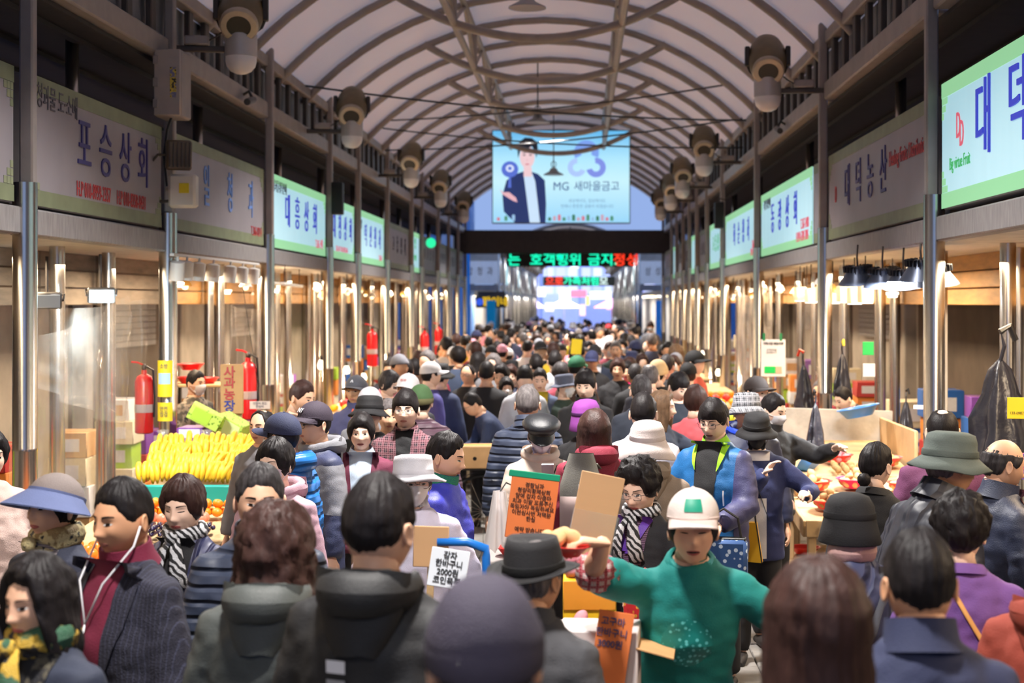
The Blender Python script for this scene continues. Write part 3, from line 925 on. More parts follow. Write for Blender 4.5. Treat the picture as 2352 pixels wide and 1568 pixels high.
# ------------------------------------------------------------------ cross street, second arcade and the lit street beyond
far = struct('wall_far_arcade')
for s_, X in ((-1, -2.75), (1, 1.95)):
    obj('end_wall', MB().box((X + s_ * .75, 49, 4.05), (1.5, .3, .9)).mesh(), WALLM, far)
    sg = obj('end_sign', MB().box((X + s_ * .75, 48.82, 3.22), (1.5, .08, .75), ch=.01).mesh(), M('white_sign_face', S(200, 206, 216), .5, var=.05, emit=.12, ecol=S(200, 215, 240)), far)
    for k, w in enumerate('종합청과' if s_ < 0 else '삼성상회'):
        obj('lettering', text_mesh(w, .3, .7), GREY_T, sg, (X + s_ * .75 - .5 + .33 * k, 48.77, 3.25), FACE_C)
    obj('end_beam', MB().box((X + s_ * .75, 48.9, 2.72), (1.5, .2, .2)).mesh(), BEAM, far)
    for k in range(13):
        y = 49 + 3.4 * k
        obj('post', MB().lathe([(.08, 0), (.08, 4.6)], 10).mesh(smooth=True), STEEL, far, (X, y, 0))
        if k < 12:
            obj('fascia', MB().box((X + s_ * .08, y + 1.7, 2.75), (.12, 3.3, .2)).mesh(), BEAM, far)
            obj('sign_panel', MB().box((X + s_ * .06, y + 1.7, 3.25), (.1, 3.2, .7)).mesh(), LITF if k in (1, 4, 8) else UNLIT, far)
            obj('upper_panel', MB().box((X + s_ * .15, y + 1.7, 4.15), (.1, 3.4, .8)).mesh(), PAINT_D, far)
            obj('back_wall', MB().box((X + s_ * 1.7, y + 1.7, 1.4), (.1, 3.4, 2.8)).mesh(), WALLM, far)
            for j in range(3):
                obj('glowing_tube', MB().box((X + s_ * (.4 + .3 * j), y + .6 + j, 2.45), (.12, .3, .05)).mesh(), WB2 if (k + j) % 2 else WB, far)
    for k in range(8):
        g = thing('jet_fan', 'small far jet fan in the row along the %s side of the second arcade' % ('left' if s_ < 0 else 'right'), 'ventilation fan', (X - s_ * .5, 52 + 4.5 * k, 3.95), (0, 0, 0), 'far jet fans of the second arcade, %s side' % ('left' if s_ < 0 else 'right'))
        obj('barrel', bar, OLIVE, g, T=Matrix.Translation((0, 0, .36)) @ Matrix.Rotation(math.radians(-62), 4, 'X'))
        obj('flange', flange, WHITE, g, T=Matrix.Translation((0, 0, .36)) @ Matrix.Rotation(math.radians(-62), 4, 'X'))
        obj('dome_cover', domec, DOME, g)
        obj('arm', MB().box((s_ * .28, 0, .05), (.5, .06, .05)).mesh(), PAINT_D, g)
frib = MB().tube([(2.35 * math.sin(t), 0, 3.1 + 1.75 * math.cos(t)) for t in [(-1.2 + 2.4 * k / 14) for k in range(15)]], .06, 6).mesh(smooth=True)
fmem = MB().grid(lambda u, v: (2.4 * math.sin(-1.2 + 2.4 * u), (v - .5) * 3.4, 3.16 + 1.75 * math.cos(-1.2 + 2.4 * u)), 15, 2).mesh(smooth=True)
for k in range(12):
    obj('rib', frib, ROOF_ST, far, (-.4, 49.5 + 3.4 * k, 0))
    obj('membrane', fmem, MEMB, far, (-.4, 51.2 + 3.4 * k, 0))
for k in range(9):
    g = thing('ceiling_lamp', 'white lamp in the row down the middle of the second arcade', 'lamp', (-.38, 51 + 4.4 * k, 4.25), (0, 0, 0), 'lamps down the second arcade')
    obj('lamp_face', MB().box((0, 0, 0), (.5, .25, .05), ch=.01).mesh(), EM('far_lamp_face', (240, 246, 255), 2.2), g)
    obj('rod', MB().tube([(0, 0, .02), (0, 0, .6)], .015, 5).mesh(), PAINT_D, g)
# blue sheeted scaffold and hoardings of the cross street
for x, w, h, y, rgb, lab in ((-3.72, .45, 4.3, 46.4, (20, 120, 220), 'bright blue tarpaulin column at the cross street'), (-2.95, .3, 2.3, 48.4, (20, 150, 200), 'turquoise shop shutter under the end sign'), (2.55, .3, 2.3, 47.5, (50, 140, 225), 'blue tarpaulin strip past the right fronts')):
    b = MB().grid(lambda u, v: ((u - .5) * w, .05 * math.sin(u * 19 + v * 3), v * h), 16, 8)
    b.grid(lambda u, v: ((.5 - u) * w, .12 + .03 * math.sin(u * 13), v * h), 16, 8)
    tag(obj('tarpaulin', b.mesh(smooth=True), M('tarp_%d' % rgb[1], S(*rgb), .5, var=.15, vscale=3, emit=.12), None, (x, y, 0)), lab, 'tarpaulin')  # cloth emits faintly, blue light of the cross street put into its colour
g = thing('shop_sign', 'small yellow and blue sign under the left end sign', 'sign', (-2.95, 48.6, 2.25))
obj('panel', MB().box((0, 0, 0), (1.0, .08, .38), ch=.01).mesh(), M('dark_sign_ground', S(70, 62, 50), .5), g)
obj('lettering', text_mesh('팥이네', .33, .95, .004, .01), EM('yellow_letters', (226, 182, 30)), g, (.13, -.05, 0), FACE_C)
obj('emblem', MB().lathe([(0, -.01), (.12, -.01), (.12, .01), (0, .01)], 16).mesh(), EM('blue_emblem', (50, 90, 220)), g, (-.38, -.055, 0), FACE_C)
obj('bracket', MB().box((0, .1, .25), (.9, .12, .2)).mesh(), PAINT_D, g)
# open sky frame and pale building across the cross street, seen beside the billboard
for x, w, z0, z1, rgb, lab in ((-6.5, 5.5, 0, 6.2, (104, 150, 210), 'blue dusk building beside the left end of the girder'), (6.2, 6.0, 0, 5.6, (84, 140, 214), 'blue dusk building with a round sign beyond the right fans')):
    g = thing('building', lab, 'building', (x, 50, 0))
    obj('wall', MB().box((0, 1, (z0 + z1) / 2), (w, 2, z1 - z0)).mesh(), M('blue_clad_%d' % rgb[0], S(*rgb), .6, var=.1), g)
    for k in range(5):
        obj('window', MB().box((-w / 2 + .6 + k * w / 5.2, -.03, 4.4), (.7, .06, .9), ch=.01).mesh(), GLASSW, g)
    if x > 0:
        obj('round_sign', MB().lathe([(.24, -.02), (.3, -.02), (.3, .02), (.2, .02)], 20).mesh(), WHITE, g, (-4.2 + 1.3, -.08, 4.7), FACE_C)
# the street at the far end
RS = random.Random(5)
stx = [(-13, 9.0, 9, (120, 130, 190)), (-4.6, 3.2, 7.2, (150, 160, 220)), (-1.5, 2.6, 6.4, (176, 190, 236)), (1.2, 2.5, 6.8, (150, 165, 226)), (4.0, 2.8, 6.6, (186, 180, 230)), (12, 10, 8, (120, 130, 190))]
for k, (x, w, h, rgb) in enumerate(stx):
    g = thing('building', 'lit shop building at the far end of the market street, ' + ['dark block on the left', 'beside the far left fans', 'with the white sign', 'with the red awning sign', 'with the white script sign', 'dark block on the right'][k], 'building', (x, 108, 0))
    obj('wall', MB().box((0, 2, h / 2), (w, 4, h)).mesh(), M('street_wall_%d' % k, S(*rgb), .7, var=.1, emit=.25 if 0 < k < 5 else .02, ecol=S(150, 170, 255)), g)  # middle walls emit: the bluish street glow is put into the wall
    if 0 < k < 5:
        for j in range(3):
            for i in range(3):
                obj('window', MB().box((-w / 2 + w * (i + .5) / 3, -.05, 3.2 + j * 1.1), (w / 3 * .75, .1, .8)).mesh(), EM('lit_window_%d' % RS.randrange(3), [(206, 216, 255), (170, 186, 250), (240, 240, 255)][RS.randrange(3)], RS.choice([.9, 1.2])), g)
for k, (px, py, w, h, rgb, t) in enumerate(((1242, 670, 22, 22, (250, 250, 255), '☺'), (1298, 678, 26, 30, (252, 252, 255), '밥'), (1328, 674, 38, 16, (236, 110, 140), ''), (1380, 678, 48, 18, (252, 252, 255), 'NEPA'), (1350, 690, 9, 22, (240, 226, 120), ''), (1338, 712, 14, 26, (240, 200, 214), ''), (1215, 668, 8, 60, (190, 190, 255), ''), (1262, 705, 20, 20, (250, 235, 250), ''), (1405, 705, 24, 12, (250, 190, 226), ''))):
    D = 104
    q = P(px, py, D)
    g = thing('street_sign', 'glowing sign board at the far end of the street, ' + ['square white face', 'tall white board', 'rose red strip', 'white with bold letters', 'slim yellow banner', 'pink column', 'tall violet blade', 'pale pink panel', 'bright pink panel'][k], 'sign', q)
    obj('panel', MB().box((0, 0, 0), (w * D / F, .2, h * D / F), ch=.02).mesh(), EM('street_sign_%d' % k, rgb, 1.25), g)
    if t:
        obj('lettering', text_mesh(t, h * D / F * .7, 1, .01), EM('street_letters', (70, 80, 170)), g, (0, -.12, 0), FACE_C)
    obj('bracket', MB().box((0, 2, 0), (.1, 4, .1)).mesh(), PAINT_D, g)
for k, (px, py, wd, rgb) in enumerate(((1405, 716, 1.2, (250, 150, 206)), (1296, 710, 1.2, (252, 236, 250)), (1222, 722, .9, (226, 200, 250)))):
    q = P(px, py, 98)
    g = thing('market_parasol', ['pink market parasol', 'white market parasol', 'lilac market parasol'][k] + ' at the far end of the street', 'parasol', (q.x, q.y, 0))
    obj('canopy', MB().lathe([(wd, 1.85), (wd * .95, 1.9), (.05, 2.45), (0, 2.46)], 8).mesh(), M('canopy_%d' % k, S(*rgb), .7, translucent=.4, emit=.5, ecol=S(*rgb)), g)  # canopy cloth emits, the brightness of the street is put into it
    obj('pole', MB().tube([(0, 0, 0), (0, 0, 2.45)], .03, 6).mesh(), WHITE, g)
area('street_fill_light', (-.3, 96, 6), 6, 1500, (.8, .86, 1.0), (math.radians(20), 0, 0))  # added fill for the glow of the far street, no lamp hangs here
# ------------------------------------------------------------------ people: head, hair, hats, hands, clothes
from mathutils import noise as mnoise
SKINS = [M('skin_light', S(242, 202, 178), .5, var=.05, vscale=14), M('skin_tan', S(230, 180, 148), .5, var=.06, vscale=14), M('skin_warm', S(216, 160, 122), .5, var=.07, vscale=14)]
LIP = M('lip', S(186, 96, 90), .4, var=.05)
LIPM = M('lip_pale', S(176, 108, 92), .45, var=.05)
EYEW = M('eye_white', S(214, 206, 200), .25, var=.03)
EYED = M('eye_dark', S(26, 18, 15), .25, var=.1)
HAIRS = {'black': M('black_hair', S(30, 26, 27), .52, var=.3, vscale=40, spec=.2, bump=.22, bscale=150, stretch=(1, 1, .3)),
         'brown': M('dark_brown_hair', S(58, 38, 34), .52, var=.3, vscale=40, spec=.2, bump=.22, bscale=150, stretch=(1, 1, .3)),
         'grey': M('grey_hair', S(104, 98, 98), .52, var=.4, vscale=60, spec=.2, bump=.22, bscale=150, stretch=(1, 1, .3)),
         'salt': M('greying_black_hair', S(58, 54, 55), .52, var=.5, vscale=60, spec=.2, bump=.22, bscale=150, stretch=(1, 1, .3)),
         'light': M('light_brown_hair', S(104, 80, 60), .52, var=.3, vscale=40, spec=.2, bump=.3, bscale=150, stretch=(1, 1, .3))}


def ellip(sex):
    return (.078, .098, .118) if sex == 'm' else (.074, .094, .114)


def head_point(az, th, sex, feat=True):
    rx, ry, rz = ellip(sex)
    dx, dy, dz = math.sin(az) * math.sin(th), -math.cos(az) * math.sin(th), math.cos(th)
    x, y, z = dx * rx, dy * ry, dz * rz
    x *= (abs(dx) + 1e-6) ** -.06
    t = max(0, -dz)
    if dy > 0:
        y *= 1 - .42 * t ** 1.2
        y *= 1 + .05 * max(0, dz)
    jaw = (.24 if sex == 'm' else .31)
    x *= 1 - jaw * t ** 1.8
    if dy < 0:
        y -= .010 * t ** 2 * (-dy + .2)
        y *= 1 - .05 * max(0, dz) ** 2
    if feat and dy < -.25:
        g = lambda x0, sx, z0, sz: math.exp(-((abs(x) - x0) / sx) ** 2 - ((z - z0) / sz) ** 2)
        g0 = lambda sx, z0, sz: math.exp(-(x / sx) ** 2 - ((z - z0) / sz) ** 2)
        o = .021 * g0(.013, -.028, .013) + .010 * g0(.0095, -.004, .024) + .006 * g(.014, .008, -.032, .008)
        o += -.0085 * g(.030, .017, .008, .012) + .0035 * g(.031, .012, .003, .006) + .004 * g(.030, .022, .028, .009)
        o += .005 * g(.043, .018, -.022, .02) + .006 * g0(.024, -.060, .014) - .003 * g0(.02, -.079, .006) + .007 * g0(.020, -.100, .014)
        y -= o
    return (x, y, z)


_cache = {}


def cached(key, fn):
    if key not in _cache:
        _cache[key] = fn()
    return _cache[key]


def head_arrays(sex, lod):
    def build():
        ns, nr = (60, 46) if lod == 0 else ((44, 34) if lod == 1 else (22, 16))
        V, Fc = [], []
        for j in range(nr + 1):
            th = .03 + (math.pi - .06) * j / nr
            for i in range(ns):
                a = 2 * math.pi * i / ns
                V.append(head_point(a - .42 * math.sin(a), th, sex, lod < 2))
        for j in range(nr):
            for i in range(ns):
                i2 = (i + 1) % ns
                Fc.append((j * ns + i, (j + 1) * ns + i, (j + 1) * ns + i2, j * ns + i2))
        Fc.append(tuple(range(ns)))
        Fc.append(tuple(nr * ns + k for k in range(ns))[::-1])
        b = MB()
        b.add(V, Fc)
        rx = ellip(sex)[0]
        for e in (-1, 1):                                   # ears
            T = Matrix.Translation((e * (rx + .004), .012, -.006)) @ Matrix.Rotation(e * .35, 4, 'Z') @ Matrix.Rotation(-.15, 4, 'X')
            ns2, pr = 10, [(0, -.008), (.6, -.007), (.95, -.001), (1, .004), (.85, .007), (.6, .003), (.25, .004), (0, .003)]
            vv = []
            for r, d in pr:
                for k in range(ns2):
                    t = 2 * math.pi * k / ns2
                    lobe = 1 - .25 * max(0, -math.sin(t))
                    vv.append(T @ Vector((e * d * 1.0, r * .017 * math.cos(t) * lobe, r * .031 * math.sin(t))))
            ff = [(p * ns2 + k, p * ns2 + (k + 1) % ns2, (p + 1) * ns2 + (k + 1) % ns2, (p + 1) * ns2 + k) for p in range(len(pr) - 1) for k in range(ns2)]
            b.add(vv, ff)
        return b.v, b.f
    return cached(('head', sex, lod), build)


def face_bvh(sex):
    return cached(('bvh', sex), lambda: BVHTree.FromPolygons(*[[Vector(v) for v in head_arrays(sex, 0)[0]], head_arrays(sex, 0)[1]]))


def on_face(sex, x, z, off=0.0):
    h = face_bvh(sex).ray_cast(Vector((x, -.3, z)), Vector((0, 1, 0)))
    y = h[0].y if h[0] else -.05
    return (x, y - off, z)


def face_grid(sex, fx, nu, nv):
    """Small patch laid on the face: fx(u,v) -> x, z, offset."""
    b = MB()
    b.grid(lambda u, v: on_face(sex, *fx(u, v)), nu, nv)
    return b


def eye_mesh(sex, side, shut):
    def build():
        x0, w, h = side * .0305, .0145, (.0052 if not shut else .0022)

        def fx(u, v):
            t = 2 * u - 1
            top = h * (1 - t * t) ** .7 * 1.0
            bot = -h * .8 * (1 - t * t) ** .8
            return x0 + t * w, .0045 + (bot + (top - bot) * v) + side * t * .0010, .0012 + .001 * (1 - t * t)
        b = face_grid(sex, fx, 13, 6)
        mi = []
        for j in range(5):
            for i in range(12):
                u = abs((i + .5) / 12 * 2 - 1)
                mi.append(1 if (j == 4 or (u < .42 and not shut) or shut) else 0)
        b.mi = mi
        return b.mesh(smooth=True)
    return cached(('eye', sex, side, shut), build)


def brow_mesh(sex, side, thick):
    return cached(('brow', sex, side, thick), lambda: face_grid(sex, lambda u, v: (side * (.013 + .036 * u), .0255 + .006 * math.sin(u * 2.2) - .003 * u + (v - .5) * thick * (1 - .6 * u), .0014), 9, 3).mesh(smooth=True))


def mouth_mesh(sex, op):
    def build():
        offs = [.0005, .0028, .0006, -.0004, .0006, .0034, .0005]

        def fx(u, v):
            t = 2 * u - 1
            k = min(6, int(v * 6.001))
            e = (1 - t * t) ** .6
            zz = [.0068 * e - (.0012 * math.exp(-(t / .2) ** 2)), .0035 * e, op * e + .0003, 0, -op * e - .0003, -(.005 + op) * e, -(.0088 + op) * e][k]
            return t * .024, -.0605 + zz, offs[k] * e + .0006
        b = face_grid(sex, fx, 13, 7)
        b.mi = [1 if j in (2, 3) else 0 for j in range(6) for i in range(12)]
        return b.mesh(smooth=True)
    return cached(('mouth', sex, op), build)


def mask_mesh(sex):
    def fx(u, v):
        t = 2 * u - 1
        return (t * (.066 - .012 * v), -.012 - .088 * v + .012 * (1 - t * t) * (1 - v) - .01 * v * (1 - t * t), .004 + .014 * (1 - t * t) * math.sin(math.pi * min(1, v * .9 + .05)))
    return cached(('mask', sex), lambda: face_grid(sex, fx, 17, 9).mesh(smooth=True))


def loops_mesh(sex):
    def build():
        b = MB()
        for e in (-1, 1):
            b.tube([on_face(sex, e * .062, -.018, .003), (e * .078, -.03, -.012), (e * .084, .012, -.005)], .0018, 5)
            b.tube([on_face(sex, e * .052, -.085, .003), (e * .072, -.02, -.05), (e * .082, .014, -.02)], .0018, 5)
        return b.mesh()
    return cached(('loops', sex), build)


def glasses_mesh(sex):
    def build():
        b = MB()
        for e in (-1, 1):
            c = on_face(sex, e * .031, .002, .014)
            pts = []
            for k in range(21):
                t = 2 * math.pi * k / 20
                r = (abs(math.cos(t)) ** 4 + abs(math.sin(t)) ** 4) ** -.25
                pts.append((c[0] + .0235 * r * math.cos(t), c[1] + abs(math.cos(t)) * .002, c[2] + .0165 * r * math.sin(t)))
            b.tube(pts, .0013, 5, cap=False)
            b.tube([(c[0] + e * .024, c[1] + .002, c[2] + .008), (e * .073, c[1] + .02, .008), (e * .081, .012, .012)], .0015, 5)
        c = on_face(sex, .0, .006, .006)
        b.tube([(-.008, c[1] + .002, .006), (0, c[1], .008), (.008, c[1] + .002, .006)], .0014, 5)
        return b.mesh()
    return cached(('glasses', sex), build)


def lens_mesh(sex, e):
    def build():
        c = on_face(sex, e * .031, .002, .0145)
        b = MB()
        b.prism([(.0225 * (abs(math.cos(t)) ** 4 + abs(math.sin(t)) ** 4) ** -.25 * math.cos(t), .0155 * (abs(math.cos(t)) ** 4 + abs(math.sin(t)) ** 4) ** -.25 * math.sin(t)) for t in [2 * math.pi * k / 16 for k in range(16)]], .0012,
                Matrix.Translation(c) @ Matrix.Rotation(math.pi / 2, 4, 'X'))
        return b.mesh()
    return cached(('lens', sex, e), build)


def interp(a, pts):
    a = abs((a + math.pi) % (2 * math.pi) - math.pi)
    for (a0, v0), (a1, v1) in zip(pts, pts[1:]):
        if a <= a1:
            t = (a - a0) / (a1 - a0)
            t = t * t * (3 - 2 * t)
            return v0 + (v1 - v0) * t
    return pts[-1][1]


R_ = math.radians
# style: edge polar angle by azimuth, thickness top / side, hanging length by azimuth, curl, flare
STYLES = {
    'short': ([(0, R_(56)), (.6, R_(60)), (1.0, R_(80)), (1.25, R_(92)), (1.7, R_(84)), (2.1, R_(106)), (3.15, R_(117))], .020, .009, None, .003, 0),
    'fringe': ([(0, R_(74)), (.7, R_(76)), (1.0, R_(92)), (1.3, R_(100)), (1.7, R_(88)), (2.1, R_(108)), (3.15, R_(119))], .024, .014, None, .004, 0),
    'thin': ([(0, R_(32)), (.6, R_(40)), (1.0, R_(80)), (1.25, R_(92)), (1.7, R_(86)), (2.1, R_(116)), (3.15, R_(126))], .003, .008, None, .002, 0),
    'bald': ([(0, R_(16)), (.6, R_(20)), (1.0, R_(80)), (1.25, R_(92)), (1.7, R_(86)), (2.1, R_(116)), (3.15, R_(126))], -.002, .006, None, .001, 0),
    'woman_short': ([(0, R_(64)), (.6, R_(70)), (.95, R_(100)), (1.4, R_(116)), (1.9, R_(118)), (3.15, R_(132))], .030, .022, None, .006, 0),
    'perm': ([(0, R_(58)), (.6, R_(66)), (.95, R_(98)), (1.4, R_(106)), (1.9, R_(112)), (3.15, R_(128))], .050, .040, None, .020, 0),
    'curly_long': ([(0, R_(62)), (.6, R_(68)), (.9, R_(96)), (1.4, R_(100)), (3.15, R_(100))], .035, .040, [(0, 0), (.75, 0), (1.05, .13), (3.15, .17)], .020, .025),
    'wavy': ([(0, R_(52)), (.55, R_(58)), (.9, R_(92)), (1.4, R_(96)), (3.15, R_(100))], .026, .024, [(0, 0), (.75, 0), (1.1, .13), (3.15, .17)], .010, .02),
    'long': ([(0, R_(52)), (.55, R_(58)), (.9, R_(90)), (1.4, R_(96)), (3.15, R_(100))], .020, .026, [(0, 0), (.7, 0), (1.0, .20), (3.15, .27)], .005, .022),
    'bob': ([(0, R_(66)), (.6, R_(72)), (.9, R_(94)), (1.4, R_(98)), (3.15, R_(100))], .022, .020, [(0, 0), (.7, 0), (1.0, .07), (3.15, .07)], .004, .01),
    'bun': ([(0, R_(50)), (.6, R_(58)), (1.0, R_(84)), (1.35, R_(92)), (1.8, R_(96)), (2.2, R_(112)), (3.15, R_(122))], .014, .008, None, .003, 0),
    'undercap': ([(0, R_(40)), (.7, R_(60)), (1.0, R_(88)), (1.3, R_(96)), (1.7, R_(90)), (2.1, R_(118)), (3.15, R_(128))], .001, .004, None, .002, 0),
    'undercap_f': ([(0, R_(40)), (.7, R_(60)), (1.0, R_(96)), (1.4, R_(116)), (1.9, R_(118)), (3.15, R_(132))], .001, .012, None, .006, 0),
}


def hair_mesh(style, sex, lod):
    def build():
        edge, tt, ts, hang, curl, flare = STYLES[style]
        na, nr = (64, 18) if lod == 0 else ((44, 13) if lod == 1 else (24, 8))
        nh = 0 if hang is None else (9 if lod < 2 else 4)
        V = []
        for j in range(nr + 1 + nh + 1):
            for i in range(na):
                az = -math.pi + 2 * math.pi * i / na
                te = interp(az, edge)
                if lod < 2:
                    te += .055 * mnoise.noise(Vector((math.sin(az) * 5, math.cos(az) * 5, .3)))
                if j <= nr:
                    u = j / nr
                    t0 = {'bald': R_(60), 'thin': R_(18)}.get(style, .02)
                    th = t0 + (max(te, t0 + .01) - t0) * u
                    h = 0
                elif j <= nr + nh:
                    u, th = 1, te
                    h = (j - nr) / nh * interp(az, hang)
                else:
                    u, th = 1, te
                    h = interp(az, hang) if hang else 0
                p = Vector(head_point(az, min(th, R_(100)) if hang else th, sex, False))
                n = Vector((p.x / .006, p.y / .0095, p.z / .0138)).normalized()
                w = min(1, th / R_(70))
                t = tt * (1 - w) + ts * w
                ln = interp(az, hang) if hang else 0
                if ln < .02:
                    t = t * min(1, (1 - u) * (3.2 if abs(az) < 1.5 else 1.7)) ** .8 + (.0025 if u < .93 else -.0015)
                    if style in ('bald', 'thin') and u < .12:
                        t = -.002
                else:
                    t = t
                p += n * t
                if h:
                    out = Vector((p.x, p.y, 0))
                    p += Vector((0, 0, -h)) + out * (flare * 6 * (h / max(ln, .01)) * (1 - .9 * (h / max(ln, .01)) ** 3))
                s_ = math.sin(az * 23 + 3 * u) * .0012 + math.sin(az * 41 + 1.3) * .0008
                q = p * 1.0
                c = mnoise.noise_vector(q * (34 if curl > .012 else 22)) * curl if j <= nr + nh else Vector((0, 0, 0))
                k = 1 if ln > .02 else min(1, (1 - u) * 4)
                p += (n * (s_ * (2.0 if lod < 2 else 0) + .005 * mnoise.noise(q * 38 + Vector((0, 0, 7)))) + c * .8) * k
                if j == nr + nh + 1:
                    p = Vector((p.x * .55, p.y * .55 + .01, p.z + .015)) if ln > .02 else p - n * .004
                V.append(p)
        Fc = []
        t0 = {'bald': R_(60), 'thin': R_(18)}.get(style, 0)
        for j in range(nr + nh + 1):
            for i in range(na):
                i2 = (i + 1) % na
                if t0 and min(interp(-math.pi + 2 * math.pi * q / na, edge) for q in (i, i2)) < t0 + .05:
                    continue
                Fc.append((j * na + i, (j + 1) * na + i, (j + 1) * na + i2, j * na + i2))
        if style not in ('bald', 'thin'):
            Fc.append(tuple(range(na)))
        b = MB().add(V, Fc)
        if style == 'bun':
            b.lathe([(0, -.035), (.02, -.032), (.034, -.012), (.034, .012), (.02, .03), (0, .034)], 14, T=Matrix.Translation((-.0, .125, -.055)))
        return b.mesh(smooth=True)
    return cached(('hair', style, sex, lod), build)


# ---- hats: lists of (part name, mesh, material index 0/1, sub-part?)
def dome(rx, ry, rz, z0, n=10, seg=28):
    b = MB()
    b.lathe([(math.cos(math.pi / 2 * k / n), z0 + rz * math.sin(math.pi / 2 * k / n)) for k in range(n + 1)][:-1] + [(0.001, z0 + rz)], seg, sx=rx, sy=ry)
    return b


def hat_parts(kind, lod):
    def build():
        seg = 32 if lod < 2 else 16
        out = []
        if kind in ('cap', 'capsoft'):
            d = dome(.090, .110, .098 if kind == 'cap' else .094, .030, 10, seg)
            d.lathe([(1.0, .018), (1.005, .032), (1.0, .034)], seg, sx=.090, sy=.110)
            out.append(('crown', smooth_by_angle(d.mesh(), 60), 0, 0))

            def br(u, v):
                t = (u - .5) * 2
                a = t * 1.25
                r0 = Vector((.089 * math.sin(a), -.108 * math.cos(a), .026))
                ext = .088 * (1 - t * t) ** .5 * v
                return r0 + Vector((math.sin(a) * .15 * ext, -ext, -.16 * ext - .030 * t * t * v))
            b = MB().grid(br, 15, 5)
            b.grid(lambda u, v: br(1 - u, v) - Vector((0, 0, .004)), 15, 5)
            out.append(('brim', b.mesh(smooth=True), 1, 1))
            out.append(('seam', MB().tube([(.0915 * math.sin(a), -.1115 * math.cos(a), .0275) for a in [(-1.35 + 2.7 * q / 16) for q in range(17)]], .0022, 5).mesh(smooth=True), 1, 1))
            out.append(('button', MB().lathe([(.008, .127 if kind == 'cap' else .123), (.006, .131 if kind == 'cap' else .127), (0, .133 if kind == 'cap' else .129)], 8).mesh(smooth=True), 0, 1))
        elif kind in ('bucket', 'cloche', 'sunhat', 'flap'):
            pr = {'bucket': [(.155, -.022), (.158, -.018), (.128, .004), (.100, .030), (.097, .085), (.088, .112), (.06, .122), (0, .124)],
                  'cloche': [(.125, -.075), (.128, -.07), (.116, -.02), (.104, .03), (.098, .08), (.078, .115), (.045, .128), (0, .131)],
                  'sunhat': [(.165, -.005), (.168, .0), (.14, .012), (.104, .030), (.100, .095), (.094, .118), (.06, .126), (0, .127)],
                  'flap': [(.165, -.065), (.168, -.06), (.135, -.01), (.104, .030), (.098, .085), (.08, .115), (.045, .126), (0, .128)]}[kind]
            b = MB().lathe(pr, seg, sx=.93, sy=1.08)
            if kind in ('flap', 'sunhat', 'bucket'):
                for i, v in enumerate(b.v):
                    a = math.atan2(v[0], -v[1])
                    if v[2] < .025:
                        b.v[i] = (v[0], v[1], v[2] + (.018 * math.cos(2 * a) if kind == 'flap' else .006 * math.cos(2 * a) + .004 * math.sin(5 * a)))
            out.append(('crown', b.mesh(smooth=True), 0, 0))
            out.append(('hatband', smooth_by_angle(MB().lathe([(.1055, .028), (.107, .03), (.1045, .052), (.103, .052)], seg, sx=.93, sy=1.08).mesh(), 60), 1, 1))
        elif kind == 'visor':
            d = dome(.096, .114, .104, .022, 10, seg)
            out.append(('crown', smooth_by_angle(d.mesh(), 60), 0, 0))

            def br(u, v):
                a = (u - .5) * 2 * 2.0
                r0 = Vector((.097 * math.sin(a), -.115 * math.cos(a), .042))
                e = v * .085 * (.5 + .5 * math.cos(a * .75))
                return r0 + Vector((math.sin(a) * e * 1.1, -math.cos(a) * e, -.62 * e - .025 * v))
            b = MB().grid(br, 25, 6)
            b.grid(lambda u, v: br(1 - u, v) - Vector((0, 0, .004)), 25, 6)
            out.append(('brim', b.mesh(smooth=True), 1, 1))
            out.append(('hatband', smooth_by_angle(MB().lathe([(1.0, .022), (1.01, .024), (1.0, .05), (.98, .05)], seg, sx=.0975, sy=.1155).mesh(), 60), 1, 1))
        elif kind == 'fedora':
            b = MB().lathe([(.150, .012), (.152, .016), (.125, .010), (.101, .018), (.099, .03), (.092, .10), (.084, .128), (.06, .120), (.03, .110), (0, .108)], seg, sx=.95, sy=1.1)
            for i, v in enumerate(b.v):
                a = math.atan2(v[0], -v[1])
                if v[2] < .017:
                    b.v[i] = (v[0], v[1], v[2] - .010 * math.cos(2 * a) + .008)
                elif v[2] > .09:
                    b.v[i] = (v[0] * (1 - .12 * max(0, math.cos(a))), v[1], v[2] - .01 * max(0, math.cos(a)))
            out.append(('crown', b.mesh(smooth=True), 0, 0))
            out.append(('hatband', smooth_by_angle(MB().lathe([(.1025, .018), (.104, .02), (.101, .048), (.099, .048)], seg, sx=.95, sy=1.1).mesh(), 60), 1, 1))
        elif kind == 'beanie':
            d = dome(.094, .112, .112, .020, 12, seg)
            d.v = [(v[0] * (1 + .03 * math.sin(v[2] * 60)), v[1], v[2]) for v in d.v]
            out.append(('crown', d.mesh(smooth=True), 0, 0))
            out.append(('cuff', smooth_by_angle(MB().lathe([(.99, -.014), (1.03, -.01), (1.04, .02), (1.0, .034), (.97, .034)], seg, sx=.094, sy=.112).mesh(), 60), 1, 1))
        elif kind == 'beret':
            b = MB().lathe([(.092, .022), (.098, .03), (.128, .058), (.132, .078), (.11, .105), (.06, .124), (0, .128)], seg, sx=.96, sy=1.08)
            out.append(('crown', b.mesh(smooth=True), 0, 0))

            def br(u, v):
                t = (u - .5) * 2
                a = t * 1.15
                return Vector((.092 * math.sin(a), -.112 * math.cos(a), .026)) + Vector((0, -.05 * (1 - t * t) ** .6 * v, -.03 * v * (1 - t * t) ** .6 - .012 * v))
            b2 = MB().grid(br, 13, 4)
            b2.grid(lambda u, v: br(1 - u, v) - Vector((0, 0, .005)), 13, 4)
            out.append(('brim', b2.mesh(smooth=True), 1, 1))
        return out
    return cached(('hat', kind, lod), build)


